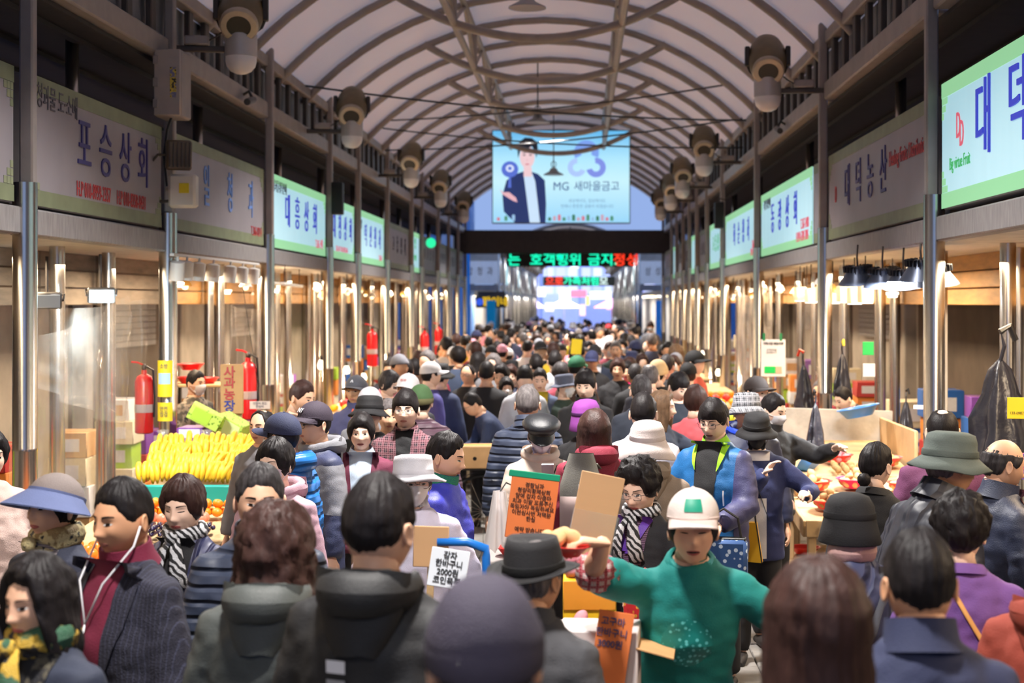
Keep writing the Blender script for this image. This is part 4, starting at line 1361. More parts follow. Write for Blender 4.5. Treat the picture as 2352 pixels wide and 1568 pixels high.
# ---- hands
def hand_arrays(pose, lod):
    def build():
        b = MB()
        b.tube([(0, 0, .02), (0, 0, 0), (0, 0, -.03), (0, 0, -.065), (0, 0, -.092)], [.026, .027, .034, .040, .036], 12, flat=.48)
        # four fingers across y, thumb at the -y side, palm towards +x
        lens = [.070, .080, .074, .058]
        for k in range(4):
            curl = {'relax': .32 + .06 * k, 'grip': .85, 'point': .1 if k == 0 else 1.05, 'flat': .1}[pose]
            p = Vector((0, -.028 + .0185 * k, -.086))
            pts, rr = [p + Vector((0, 0, .02)), p], [.0095, .0098]
            a = curl * .5
            for q in range(3):
                p = p + Vector((math.sin(a), 0, -math.cos(a))) * lens[k] * (.45, .32, .23)[q]
                pts.append(p)
                rr.append((.0088, .0080, .0066)[q])
                a += curl
            b.tube(pts, rr, 8)
        tc = {'relax': .25, 'grip': .6, 'point': .6, 'flat': .1}[pose]
        b.tube([(0, -.014, -.012), (.008, -.038, -.042), (.016 + .02 * tc, -.050, -.070), (.024 + .045 * tc, -.050 + .02 * tc, -.095)], [.013, .0135, .0105, .0082], 8)
        o = bpy.data.objects.new('hand', b.mesh())
        md = o.modifiers.new('r', 'REMESH')
        md.mode, md.voxel_size = 'VOXEL', (.0042 if lod == 0 else .0058)
        me = baked(o)
        V = np.array([v.co for v in me.vertices])
        Fc = [tuple(p.vertices) for p in me.polygons]
        TRASH.append(me)
        return V, Fc
    return cached(('hand', pose, min(lod, 1)), build)


def bend(p, lean):
    p = Vector(p)
    if lean == 0 or p.z < .93:
        return p
    s_ = min(1, (p.z - .93) / .3)
    a = lean * s_ * s_ * (3 - 2 * s_)
    c = Vector((0, 0, .93))
    return c + Matrix.Rotation(a, 3, 'X') @ (p - c)


def ik(Sh, W, l1, l2, hint):
    d = W - Sh
    L = min(d.length, (l1 + l2) * .995)
    d.normalize()
    W = Sh + d * L
    a = (l1 * l1 - l2 * l2 + L * L) / (2 * L)
    h = math.sqrt(max(0, l1 * l1 - a * a))
    hp = (hint - d * hint.dot(d))
    hp = hp.normalized() if hp.length > 1e-4 else Vector((0, 1, 0))
    return Sh + d * a + hp * h, W


HAND_DIR = {}                                        # hands turned away from the line of the forearm
ARM_DOWN = ((.265, -.05, .83), (-.265, -.05, .83))
ARM_BENT = ((.24, -.24, 1.00), (-.24, -.24, 1.00))
ARM_FRONT = ((.10, -.27, 1.05), (-.10, -.27, 1.05))


def joints(arms, lean, bulk):
    out = []
    for e, w in ((1, arms[0]), (-1, arms[1])):
        Sh = bend((e * .160, .008, 1.352), lean)
        hint = Vector((e * .45, .5, -.35))
        El, W = ik(Sh, Vector(w), .285, .25, hint)
        out.append((Sh, El, W))
    return out


def torso_rings(bulk, hem, sex, turtle=False):
    fem = sex == 'f'
    R = [(hem, .158 + bulk, .108 + bulk), (.86, .165 + bulk * .9, .112 + bulk * .9), (1.02, (.142 if fem else .155) + bulk, .098 + bulk), (1.2, (.155 if fem else .170) + bulk * .9, .112 + bulk * (.9)),
         (1.32, (.150 if fem else .168) + bulk * .7, .106 + bulk * .6), (1.385, (.128 if fem else .142) + bulk * .5, .09 + bulk * .5), (1.43, .100 + bulk * .4, .076 + bulk * .4), (1.465, .076 + bulk * .3, .066 + bulk * .3), (1.492, .062 + bulk * .2, .060 + bulk * .2)]
    return [r for r in R if r[0] >= hem][:None if turtle else -1]


def jacket_data(arms, lean, bulk, hem, sleeve, sex, lod, wr):
    def build():
        b = MB()
        V, Fc, ns = [], [], 20
        rings = torso_rings(bulk, hem, sex)
        for z, rx, ry in rings:
            for k in range(ns):
                t = 2 * math.pi * k / ns
                V.append(bend((rx * math.cos(t), ry * math.sin(t) + (.012 if z > 1.3 else 0), z), lean))
        for i in range(len(rings) - 1):
            for k in range(ns):
                Fc.append((i * ns + k, i * ns + (k + 1) % ns, (i + 1) * ns + (k + 1) % ns, (i + 1) * ns + k))
        Fc += [tuple(range(ns))[::-1], tuple((len(rings) - 1) * ns + k for k in range(ns))]
        b.add(V, Fc)
        for Sh, El, W in joints(arms, lean, bulk):
            inner = bend((Sh.x * .45, .012, 1.385), lean)
            if sleeve >= 1:
                end = El + (W - El) * min(1, sleeve)
                b.tube([inner, Sh, (Sh + El) / 2, El, (El + end) / 2, end], [.046 + bulk * .35, .058 + bulk * .42, .054 + bulk * .45, .048 + bulk * .5, .043 + bulk * .5, .036 + bulk * .45], 12)
            else:
                end = Sh + (El - Sh) * (sleeve * 1.0)
                b.tube([inner, Sh, (Sh + end) / 2, end], [.046 + bulk * .35, .058 + bulk * .4, .056 + bulk * .45, .055 + bulk * .4], 12)
        o = bpy.data.objects.new('jacket', b.mesh())
        md = o.modifiers.new('r', 'REMESH')
        md.mode, md.voxel_size = 'VOXEL', (.0135, .018, .032)[lod]
        me = baked(o)
        n = len(me.vertices)
        V = np.empty(n * 3)
        me.vertices.foreach_get('co', V)
        V = V.reshape(-1, 3)
        Ed = np.empty(len(me.edges) * 2, dtype=np.int32)
        me.edges.foreach_get('vertices', Ed)
        Ed = Ed.reshape(-1, 2)
        cnt = np.zeros(n)
        np.add.at(cnt, Ed[:, 0], 1)
        np.add.at(cnt, Ed[:, 1], 1)
        for it in range(4 if lod < 2 else 2):
            acc = np.zeros_like(V)
            np.add.at(acc, Ed[:, 0], V[Ed[:, 1]])
            np.add.at(acc, Ed[:, 1], V[Ed[:, 0]])
            V = V * .45 + .55 * acc / cnt[:, None]
        me.vertices.foreach_set('co', V.ravel())
        me.update()
        if lod < 2 and wr > 0:
            N = np.empty(n * 3)
            me.vertices.foreach_get('normal', N)
            N = N.reshape(-1, 3)
            for i in range(n):
                p = V[i]
                w = mnoise.noise(Vector((p[0] * 9, p[1] * 9, p[2] * 16))) * .6 + mnoise.noise(Vector((p[0] * 22 + 5, p[1] * 22, p[2] * 34))) * .4
                w2 = 1 - abs(mnoise.noise(Vector((p[0] * 7 + 9, p[1] * 7, p[2] * 13 + p[0] * 6)))) * 2
                V[i] = p + N[i] * (w * .012 + w2 * .004) * wr
            me.vertices.foreach_set('co', V.ravel())
        me.polygons.foreach_set('use_smooth', [True] * len(me.polygons))
        me.update()
        me.materials.clear()
        return me
    return cached(('jacket', arms, round(lean, 2), round(bulk, 3), round(hem, 2), sleeve, sex, lod, wr), build)


def jacket_arrays(me):
    def build():
        V = np.array([v.co for v in me.vertices])
        N = np.array([v.normal for v in me.vertices])
        Fc = [tuple(p.vertices) for p in me.polygons]
        C = np.array([p.center for p in me.polygons])
        FN = np.array([p.normal for p in me.polygons])
        return V, N, Fc, C, FN
    return cached(('ja', me.name), build)


def jacket_bvh(me):
    def build():
        V, N, Fc, C, FN = jacket_arrays(me)
        return BVHTree.FromPolygons([Vector(v) for v in V], Fc)
    return cached(('jb', me.name), build)


def patch(me, mask, off, key):
    """The faces of a garment that pass mask(centre, normal), lifted by off: plackets, yokes, hems, prints."""
    def build():
        V, N, Fc, C, FN = jacket_arrays(me)
        idx, F2, V2 = {}, [], []
        for f, c, n in zip(Fc, C, FN):
            if mask(c, n):
                q = []
                for i in f:
                    if i not in idx:
                        idx[i] = len(V2)
                        V2.append(V[i] + N[i] * off)
                    q.append(idx[i])
                F2.append(q)
        # even out the stepped border
        cnt = {}
        for q in F2:
            for a, b in zip(q, q[1:] + q[:1]):
                k = (min(a, b), max(a, b))
                cnt[k] = cnt.get(k, 0) + 1
        nb = {}
        for (a, b), n in cnt.items():
            if n == 1:
                nb.setdefault(a, []).append(b)
                nb.setdefault(b, []).append(a)
        for it in range(6):
            V2 = [((V2[i] + sum(V2[j] for j in nb[i]) / len(nb[i])) / 2 if i in nb else V2[i]) for i in range(len(V2))]
        return mesh_from('patch', V2, F2)
    return cached(('patch', me.name, key), build)


def body_data(arms, lean, sex, lod, hm_key, HM, hands):
    def build():
        b = MB()
        hv, hf = head_arrays(sex, lod)
        b.add([HM @ Vector(v) for v in hv], hf)
        ns = 14
        nr = .056 if sex == 'm' else .048
        hb = HM @ Vector((0, .022, -.055))
        pts = [hb, bend((0, .022, 1.50), lean), bend((0, .02, 1.46), lean)]
        b.tube(pts, [nr, nr, nr * 1.25], ns)
        V, Fc = [], []
        rings = torso_rings(-.012, .80, sex)[:-1] + [(1.475, nr * 1.2, nr * 1.1)]
        for z, rx, ry in rings:
            for k in range(ns):
                t = 2 * math.pi * k / ns
                V.append(bend((rx * math.cos(t), ry * math.sin(t) + (.012 if z > 1.3 else 0), z), lean))
        for i in range(len(rings) - 1):
            for k in range(ns):
                Fc.append((i * ns + k, i * ns + (k + 1) % ns, (i + 1) * ns + (k + 1) % ns, (i + 1) * ns + k))
        b.add(V, Fc)
        for e, (Sh, El, W) in zip((1, -1), joints(arms, lean, 0)):
            b.tube([bend((Sh.x * .6, .01, 1.36), lean), Sh, (Sh + El) / 2, El, El + (W - El) * .3, W], [.04, .046, .043, .037, .038, .026], 10)
            if lod < 2:
                V, Fc = hand_arrays(hands[0 if e > 0 else 1], lod)
                z = (HAND_DIR[(arms, e)] if (arms, e) in HAND_DIR else (W - El)).normalized() * -1
                pn = Vector((-e * .8, .25, .1)) if W.z < 1.0 else Vector((-e * .35, 0, -1.0))
                x = (pn - z * pn.dot(z)).normalized()
                y = z.cross(x)
                Mx = Matrix((x, y, z)).transposed()
                if e < 0:
                    V = V * np.array([1, -1, 1])
                    Fc = [f[::-1] for f in Fc]
                b.add([W + Mx @ Vector(v) for v in V], Fc)
        for e in (-1, 1):
            b.tube([(e * .09, 0, .88), (e * .095, 0, .5), (e * .1, .01, .08)], [.075, .05, .036], 8)
        return b.mesh(smooth=True)
    return cached(('body', arms, round(lean, 2), sex, lod, hm_key, hands), build)


def trousers_mesh():
    def build():
        b = MB()
        b.tube([(0, .0, .80), (0, 0, .93), (0, 0, 1.0)], [.105, .11, .10], 16, flat=1.42)
        for e in (-1, 1):
            b.tube([(e * .085, .005, .86), (e * .095, -.005, .5), (e * .1, .012, .09)], [.098, .075, .062], 12)
        o = bpy.data.objects.new('trousers', b.mesh())
        md = o.modifiers.new('r', 'REMESH')
        md.mode, md.voxel_size = 'VOXEL', .03
        me = baked(o)
        me.polygons.foreach_set('use_smooth', [True] * len(me.polygons))
        me.materials.clear()
        return me
    return cached('trousers', build)


def shoe_mesh():
    def build():
        b = MB()
        b.tube([(0, .06, .035), (0, .02, .045), (0, -.06, .038), (0, -.13, .028), (0, -.165, .022)], [.034, .040, .044, .040, .022], 10, flat=.85)
        return smooth_by_angle(b.mesh(), 60)
    return cached('shoe', build)


TR = [M('black_trousers', S(34, 33, 36), .8, var=.15), M('navy_trousers', S(36, 42, 66), .8, var=.15), M('grey_trousers', S(84, 82, 84), .8, var=.15), M('khaki_trousers', S(120, 104, 82), .8, var=.15)]
SHOE = M('dark_shoe', S(38, 34, 34), .5, var=.1)
FRAME = M('thin_metal_frame', S(70, 60, 58), .3, .7)
LENS = M('clear_lens', (.9, .95, 1), .3, alpha=.05)
MASKW = M('white_mask_cloth', S(232, 230, 232), .8, var=.03)
MASKB = M('black_mask_cloth', S(28, 26, 28), .8, var=.1)
PEOPLE = []


def person(px, ytop, H, yaw, label, D=None, hair='short', hc='black', hat=None, hatm=None, top=None, bulk=.03, hem=.80, arms=ARM_DOWN, sleeve=1.0, lean=0.0,
           hy=0, hp=0, sex='m', skin=0, bottom=0, glasses=False, mask=None, lod=None, shut=False, hands=('relax', 'relax'), collar=None, wr=1.0, extras=(), hat_tilt=0, group=None, mouth=0.0):
    """H: standing height (0 = usual for the sex); the depth follows from where the top of the head shows."""
    H_given = H
    if H == 0:
        H = (1.70 if sex == 'm' else 1.585)
    hyr, hpr, lean_r = math.radians(hy), math.radians(hp), math.radians(lean)
    hc_ = bend((0, -.005, 1.582), lean_r)
    HM = Matrix.Translation(hc_) @ Matrix.Rotation(hyr, 4, 'Z') @ Matrix.Rotation(lean_r * .75 + hpr, 4, 'X')
    tall = {'perm': .040, 'woman_short': .024, 'curly_long': .03, 'wavy': .02, 'fringe': .02, 'short': .015, 'bob': .018, 'long': .014}.get(hair, .005) if not hat else {'fedora': .012, 'cloche': .016, 'beret': .012}.get(hat, .012)
    topz = max((HM @ Vector((0, a, .116 + tall))).z for a in (-.03, 0, .03))
    base = 1.582 + .116 + tall
    if D is not None and H_given == 0:
        H = (CAMZ - (ytop - VY) * D / F) * base / topz
    sc = H / base                                     # a bent figure keeps its size; its head is just lower
    if D is None:
        D = F * (CAMZ - topz * sc) / (ytop - VY)
    if lod is None:
        lod = 0 if D < 7.6 else (1 if D < 13.5 else 2)
    Rz = Matrix.Rotation(math.radians(yaw), 3, 'Z')
    off = Rz @ (hc_ * sc)
    tx = (px - VX) * D / F
    g = thing('person', label, 'person', (tx - off.x, D - off.y, 0), math.radians(yaw), group, sc)
    PEOPLE.append((g, D, px))
    arms = tuple(tuple(a) for a in arms)
    hk = (round(hy), round(hp))
    bd = obj('body', body_data(arms, lean_r, sex, lod, hk, HM, hands), SKINS[skin], g)
    jm = jacket_data(arms, lean_r, bulk, hem, sleeve, sex, lod, wr)
    jk = obj('jacket', jm, top, g)
    obj('trousers', trousers_mesh(), TR[bottom], g)
    for e in (-1, 1):
        obj('shoe', shoe_mesh(), SHOE, g, (e * .1, 0, 0), (0, 0, e * .12))
    frontish = math.cos(math.radians(yaw + hy)) > -.55
    if hair:
        obj('hair', hair_mesh(hair, sex, lod), HAIRS[hc], g, T=HM)
    if hat:
        hm = hatm if isinstance(hatm, (list, tuple)) else (hatm, hatm)
        TT = HM @ Matrix.Translation((0, .004, .024 if hat == 'capsoft' else .012)) @ Matrix.Rotation(math.radians(hat_tilt - 6), 4, 'X')
        root = None
        for nm, me, mi, sub in hat_parts(hat, lod):
            if root is None:
                root = obj({'cap': 'cap', 'capsoft': 'cap', 'beanie': 'beanie', 'beret': 'newsboy_cap', 'fedora': 'fedora'}.get(hat, 'hat'), me, hm[mi], g, T=TT)
            elif lod < 2 or nm == 'brim':
                obj(nm, me, hm[mi], root)
        g['_hat'] = root.name
    if frontish and lod < 2:
        for e in (-1, 1):
            obj('eye', eye_mesh(sex, e, shut), (EYEW, EYED), g, T=HM)
            obj('eyebrow', brow_mesh(sex, e, .0075 if sex == 'm' else .0045), HAIRS['black' if hc != 'grey' else 'grey'], g, T=HM)
        if not mask:
            obj('mouth', mouth_mesh(sex, mouth), (LIP if sex == 'f' else LIPM, EYED), g, T=HM)
    if mask and (frontish or lod < 2):
        mk = obj('face_mask', mask_mesh(sex), mask, g, T=HM)
        if lod < 2:
            obj('ear_loop', loops_mesh(sex), mask, mk)
    if glasses:
        gl = obj('glasses', glasses_mesh(sex), FRAME, g, T=HM)
        for e in (-1, 1):
            obj('lens', lens_mesh(sex, e), LENS, gl)
    if collar and lod < 2:
        kind, cm = collar
        Tn = Matrix.Translation(bend((0, .012, 1.463), lean_r)) @ Matrix.Rotation(lean_r + math.radians(14), 4, 'X')
        if kind == 'stand':
            me = cached(('col', 's', round(bulk, 2)), lambda: smooth_by_angle(MB().lathe([(.092 + bulk * .3, -.035), (.082 + bulk * .2, .0), (.076 + bulk * .2, .045), (.070 + bulk * .2, .045), (.070, -.01)], 24, sy=.98).mesh(), 50))
        elif kind == 'crew':
            me = cached('colc', lambda: smooth_by_angle(MB().lathe([(.098, -.028), (.09, -.004), (.078, .010), (.070, .006), (.07, -.02)], 24, sy=.95).mesh(), 50))
        elif kind == 'shirt':
            def sc_():
                b = MB()

                def fn(u, v):
                    a = (u - .5) * 2 * 2.75
                    r = .070 + .022 * v
                    return (r * math.sin(a), r * math.cos(a) * .95, .035 - .05 * v - .035 * max(0, abs(a) / 2.75 - .6) * (1 + v * 2))
                b.grid(fn, 25, 4)
                return b.mesh(smooth=True)
            me = cached('cols', sc_)
        elif kind == 'hood':
            def hd():
                b = MB()

                def fn(u, v):
                    a = 2 * math.pi * u
                    w = max(0, math.cos(a))
                    R = .088 + .028 * w + bulk * .3
                    r = .024 + .022 * w + .008 * mnoise.noise(Vector((math.sin(a) * 3, math.cos(a) * 3, v * 4)))
                    t = 2 * math.pi * v
                    return (math.sin(a) * (R + r * math.cos(t) * .8), math.cos(a) * (R + r * math.cos(t)) * .95 + .01, -.005 - .035 * w + r * 1.25 * math.sin(t))
                b.grid(fn, 32, 13, closed_u=True)
                # the sack of the hood down the back

                def fs(u, v):
                    a = (u - .5) * math.pi
                    return (.118 * math.sin(a) * (1 - .55 * v * v), .085 + .065 * math.cos(a) * (1 - .5 * v), .02 - .20 * v + .012 * mnoise.noise(Vector((u * 4, v * 5, 2))))
                b.grid(fs, 14, 9)
                return b.mesh(smooth=True)
            me = cached(('hood', round(bulk, 2)), hd)
        obj('hood' if kind == 'hood' else 'collar', me, cm, g, T=Tn)
    for ex in extras:
        ex(g, jm, HM, sc, lean_r)
    return g


# ---- extras worn or carried as part of the clothes
def ex_patch(name, m, mask, off=.004, key=None):
    def f(g, jm, HM, sc, ln):
        obj(name, patch(jm, mask, off, key or (name, id(mask))), m, g)
    return f


def lay(jm, fn, nu, nv, off, key, face=-1, ln=0.0):
    """A strip of cloth laid on the front (face -1) or back (+1) of a garment: fn(u,v) -> x, z."""
    def build():
        bv = jacket_bvh(jm)
        last = [0.0]

        def pt(u, v):
            x, z = fn(u, v)
            c = bend((0, 0, z), ln)
            q = bend((x, 0, z), ln)
            d = Vector((0, 1, 0)) if face < 0 else Vector((0, -1, 0))
            d = Matrix.Rotation(ln * min(1, max(0, (z - .93) / .3)), 3, 'X') @ d
            h = bv.ray_cast(q - d * .5, d)
            if h[0]:
                return h[0] - d * off
            return q - d * .1
        return MB().grid(pt, nu, nv).mesh(smooth=True)
    return cached(('lay', jm.name, key), build)


def ex_lay(name, m, fn, key, nu=9, nv=18, off=.005, face=-1):
    def f(g, jm, HM, sc, ln):
        obj(name, lay(jm, fn, nu, nv, off, key, face, ln), m, g)
    return f


def ex_open(shirt, w0=.03, w1=.085, lapel=None, z0=.8, z1=1.47, name='shirt', lw=.045, zl=1.08):
    """Open front: the shirt shows in a wedge, half width w1 at the neck and w0 at the hem, with lapels beside it."""
    def wd(z):
        return w0 + (w1 - w0) * max(0, (z - .95) / .5)

    def f(g, jm, HM, sc, ln):
        obj(name, lay(jm, lambda u, v: ((u - .5) * 2 * wd(z1 - (z1 - z0) * v), z1 - (z1 - z0) * v), 11, 24, .004, ('shirt', w0, w1, z0, z1), -1, ln), shirt, g)
        if lapel:
            for e in (-1, 1):
                def fl(u, v):
                    z = z1 - (z1 - zl) * v
                    return e * (wd(z) - .006 + u * (lw * math.sin(math.pi * min(1, .25 + .75 * v)) + .004)), z
                obj('lapel', lay(jm, fl, 5, 14, .011, ('lapel', e, w0, w1, z1, zl, lw), -1, ln), lapel, g)
    return f


def ex_zip(m, z0=.82, z1=1.46):
    return ex_lay('zip', m, lambda u, v: ((u - .5) * .014, z1 - (z1 - z0) * v), ('zip', z0, z1), 3, 20, .004)


def ex_scarf(m, tails=True, fat=.026, knot=True, m2=None):
    def f(g, jm, HM, sc, ln):
        def build():
            b = MB()

            def fn(u, v):
                a = 2 * math.pi * u
                t = 2 * math.pi * v
                r = fat * (1 + .25 * mnoise.noise(Vector((math.sin(a) * 2, math.cos(a) * 2, math.sin(t)))))
                R = .078
                return (math.sin(a) * (R + r * math.cos(t)), -math.cos(a) * (R + r * math.cos(t)) * .95 + .01, r * 1.5 * math.sin(t) - .02 * max(0, math.cos(a)))
            b.grid(fn, 28, 11, closed_u=True)
            if tails:
                for e in (-1, 1):
                    b.tube([(e * .012, -.105, -.02), (e * .03, -.135, -.07), (e * .045, -.15, -.14), (e * .05 + .01, -.15, -.22)], [.018, .026, .034, .036], 10, flat=.4)
            if knot:
                b.lathe([(0, -.03), (.022, -.022), (.028, 0), (.022, .022), (0, .03)], 10, T=Matrix.Translation((0, -.118, -.02)))
            return b.mesh(smooth=True)
        obj('scarf', cached(('scarf', tails, fat, knot), build), m, g, T=Matrix.Translation(bend((0, 0, 1.487), ln)))
    return f


def ex_logo(text, m, size, loc, sq=1.0):
    def f(g, jm, HM, sc, ln):
        obj('lettering', text_mesh(text, size, sq, depth=.002), m, g, T=HM @ Matrix.Translation(loc) @ Matrix.Rotation(math.pi / 2 - .25, 4, 'X'))
    return f


def ex_strap(m, p_top, p_low, wid=.012, name='strap', front=True, back=True):
    """A strap round the body through a shoulder point and an opposite hip point, laid on the garment."""
    def f(g, jm, HM, sc, ln):
        bv = jacket_bvh(jm)
        b = MB()
        a0, a1 = Vector(p_top), Vector(p_low)
        for face, use in ((-1, front), (1, back)):
            if not use:
                continue
            pts = []
            for k in range(15):
                p = a0 + (a1 - a0) * k / 14
                h = bv.ray_cast(Vector((p.x, face * .6 + bend(p, ln).y, p.z)), Vector((0, -face, 0)))
                if h[0]:
                    pts.append(h[0] + Vector((0, face * .006, 0)))
            if len(pts) > 2:
                b.tube(pts, wid, 8, flat=.35)
        if b.v:
            obj(name, smooth_by_angle(b.mesh(), 60), m, g)
    return f
# ------------------------------------------------------------------ the crowd: people picked out one by one
def C(name, rgb, pattern=None, rgb2=None, k=1.0, rough=.8, bump=None):
    return M(name, S(*rgb), rough, var=.10, vscale=9, bump=(.25 if pattern is None else .7) if bump is None else bump, bscale=220, pattern=pattern, col2=S(*rgb2) if rgb2 else None, pscale=k, sheen=.0)


NAVY, BLK, CHAR = C('navy_cloth', (44, 48, 72)), C('black_cloth', (30, 29, 32)), C('charcoal_cloth', (62, 62, 66))
PURPLE, TEAL, BURG = C('purple_knit', (110, 72, 140)), C('teal_cotton', (14, 124, 118)), C('burgundy_knit', (112, 24, 54))
MAUVE, WHT, BEIGE = C('mauve_cloth', (182, 146, 158)), C('white_cotton', (222, 218, 220)), C('beige_fleece', (196, 178, 164))
KHAKI, LAV, GREY = C('khaki_cloth', (134, 118, 104)), C('lavender_linen', (206, 200, 220)), C('grey_cloth', (120, 120, 126))
SLATE, WINE, BRWN = C('slate_blue_cloth', (66, 78, 104)), C('wine_red_cloth', (128, 30, 52)), C('brown_cloth', (96, 72, 62))
TEALB, RED, GRNB = C('bright_blue_cloth', (24, 92, 150)), C('red_cloth', (190, 44, 52)), C('dark_green_cloth', (48, 66, 58))
WHTM = M('white_print', S(226, 226, 230), .6, var=.03)


def ex_earphones(g, jm, HM, sc, ln):
    b = MB()
    e1, e2 = HM @ Vector((.085, -.005, -.012)), HM @ Vector((-.085, -.005, -.012))
    j = Vector((-.01, -.150, 1.27))
    b.tube([e1, e1 + Vector((.004, -.03, -.06)), Vector((.05, -.13, 1.40)), j], .0035, 6)
    b.tube([e2, e2 + Vector((-.004, -.03, -.06)), Vector((-.07, -.12, 1.40)), j], .0035, 6)
    b.tube([j, Vector((-.02, -.172, 1.15)), Vector((-.03, -.172, 1.12))], .0035, 6)
    b.tube([Vector((-.02, -.172, 1.15)), Vector((-.024, -.174, 1.10))], .007, 6)
    b.tube([Vector((-.03, -.174, 1.1)), Vector((-.02, -.17, .98))], .0035, 6)
    obj('earphones', b.mesh(smooth=True), WHTM, g)


def ex_cuffs(m):
    def f(g, jm, HM, sc, ln):
        for Sh, El, W in joints(f.arms, ln, 0):
            a = Sh + (El - Sh) * .75
            obj('plaid_cuff', MB().tube([a, El, El + (W - El) * .16, El + (W - El) * .2], [.062, .066, .060, .05], 14).mesh(smooth=True), m, g)
    return f


def ex_emblem(m, w=.036, h=.028):
    """A cloth badge on the front of a cap."""
    def f(g, jm, HM, sc, ln):
        root = bpy.data.objects[g['_hat']]

        def pt(u, v):
            a = (u - .5) * 2 * w / .1
            zz = .052 + v * h * 1.5
            k = math.sqrt(max(.05, 1 - ((zz - .03) / .105) ** 2))
            return (.092 * k * math.sin(a), -.1125 * k * math.cos(a), zz)
        obj('badge', MB().grid(pt, 7, 5).mesh(smooth=True), m, root)
    return f


def ex_tied_jacket(g, jm, HM, sc, ln):
    def fn(u, v):
        a, t = 2 * math.pi * u, 2 * math.pi * v
        r = .045 + .018 * mnoise.noise(Vector((math.sin(a) * 3, math.cos(a) * 3, v * 3)))
        return (math.sin(a) * (.165 + r * math.cos(t)), -math.cos(a) * (.12 + r * math.cos(t)), .90 + r * 1.6 * math.sin(t))
    o = obj('tied_jacket', MB().grid(fn, 40, 13, closed_u=True).mesh(smooth=True), C('grey_plum_shell', (104, 94, 108)), g)
    for e, m in ((-1, C('grey_plum_shell', (104, 94, 108))), (1, C('scarlet_lining', (206, 34, 52)))):
        obj('tied_sleeve', MB().tube([(e * .05, -.19, .92), (e * .10, -.215, .84), (e * .15, -.20, .72), (e * .17, -.19, .6)], [.035, .05, .055, .04], 12, flat=.6).mesh(smooth=True), m, o)


def ex_captext(t, m, size, z=.066):
    def f(g, jm, HM, sc, ln):
        root = bpy.data.objects[g['_hat']]
        k = math.sqrt(1 - ((z - .03) / .1) ** 2)
        obj('lettering', text_mesh(t, size, 1, .003, .001), m, root, (0, -.1135 * k, z), (math.pi / 2 - .45, 0, 0))
    return f


SCARF1 = C('yellow_green_silk_print', (206, 168, 60), 'print', (52, 96, 70), 1.6, .5)
SCARF2 = C('beige_patterned_scarf', (206, 190, 140), 'print', (150, 126, 84), 2.5, .6)
ZEBRA = C('black_and_white_scarf', (30, 30, 34), 'zebra', (216, 216, 220), 1.6, .6)
BLK_SH = C('black_shirt', (24, 24, 27))
PLAID1 = C('black_red_white_plaid', (34, 28, 38), 'plaid', (112, 66, 76), 1.5)
PLAID2 = C('grey_tartan', (70, 76, 82), 'plaid', (150, 150, 156), 1.6)
PLAID3 = C('red_green_white_plaid', (196, 190, 184), 'plaid', (150, 52, 62), 2.2)
QNAVY = C('navy_quilted_nylon', (48, 50, 84), 'quilt_v', None, 2.4, .5)
QSLATE = C('slate_padded_nylon', (54, 62, 82), 'quilt', None, 1.7, .5)
QDARK = C('dark_navy_quilted_nylon', (40, 42, 54), 'quilt_v', None, 1.2, .5)
DNAVY = C('navy_diamond_quilted_nylon', (64, 70, 104), 'diamond', None, 1.4, .5)
PUFF = C('blue_puffer_nylon', (20, 104, 178), 'quilt', None, 1.3, .4)
PIN = C('navy_pinstripe_wool', (34, 34, 50), 'pinstripe', (58, 60, 82), 1.0)
CREAM = C('cream_cap_cloth', (222, 208, 200))
BLKH = C('black_felt', (26, 25, 28))

# --- the near rows
person(88, 1270, 1.594, -28, 'woman with wavy black hair and a yellow green silk scarf at the front', hair='wavy', sex='f', top=C('dark_navy_coat', (34, 40, 58)), bulk=.04, skin=1, hp=6, extras=[ex_scarf(SCARF1, fat=.032), ex_open(BLKH, .03, .07, C('black_print_lapel', (36, 34, 36), 'print', (90, 84, 70), 3))])
person(122, 1090, 0, -30, 'woman in a grey cap with a wide slate blue visor and beige scarf', D=5.35, hair='undercap_f', sex='f', hat='visor', hatm=(C('taupe_felt', (138, 126, 122)), C('slate_visor', (96, 108, 150))), top=C('navy_vest', (48, 52, 70)), skin=1, hp=-6, hat_tilt=-8, extras=[ex_scarf(SCARF2, tails=False, fat=.03), ex_open(C('striped_blouse', (120, 112, 120), 'stripe', (190, 180, 182), 3), .04, .08)])
person(283, 1100, 0, -32, 'man with black hair, white earphones and pinstripe jacket over burgundy turtleneck', D=4.75, top=PIN, bulk=.04, skin=2, hp=4, collar=('stand', BURG), extras=[ex_open(BURG, .045, .085, PIN, lw=.06), ex_earphones])
person(422, 1090, 0, -12, 'woman with short brown hair and black-and-white scarf by the bananas', hair='woman_short', hc='brown', sex='f', top=QNAVY, bulk=.045, hp=6, shut=True, extras=[ex_open(BLK, .04, .08), ex_scarf(ZEBRA, fat=.022)])
person(597, 1068, 0, 12, 'man with greying hair in slate padded jacket behind the curly-haired woman', hc='salt', top=QSLATE, bulk=.05, skin=1, collar=('stand', QSLATE))
person(633, 1006, 0, -22, 'woman in a mauve hooded jacket with pale pink mask', D=7.1, hair='woman_short', sex='f', top=MAUVE, bulk=.04, hem=.68, mask=C('pink_mask_cloth', (214, 190, 200)), shut=True, collar=('hood', MAUVE), extras=[ex_zip(C('dark_zip', (70, 60, 66)))])
person(632, 1150, 0, 172, 'woman with long black curly hair in a grey-green hooded jacket, from behind', D=4.25, hair='curly_long', hc='brown', sex='f', top=C('grey_green_shell', (74, 78, 76), rough=.55), bulk=.05, hem=.7, collar=('hood', C('grey_green_shell', (74, 78, 76))))
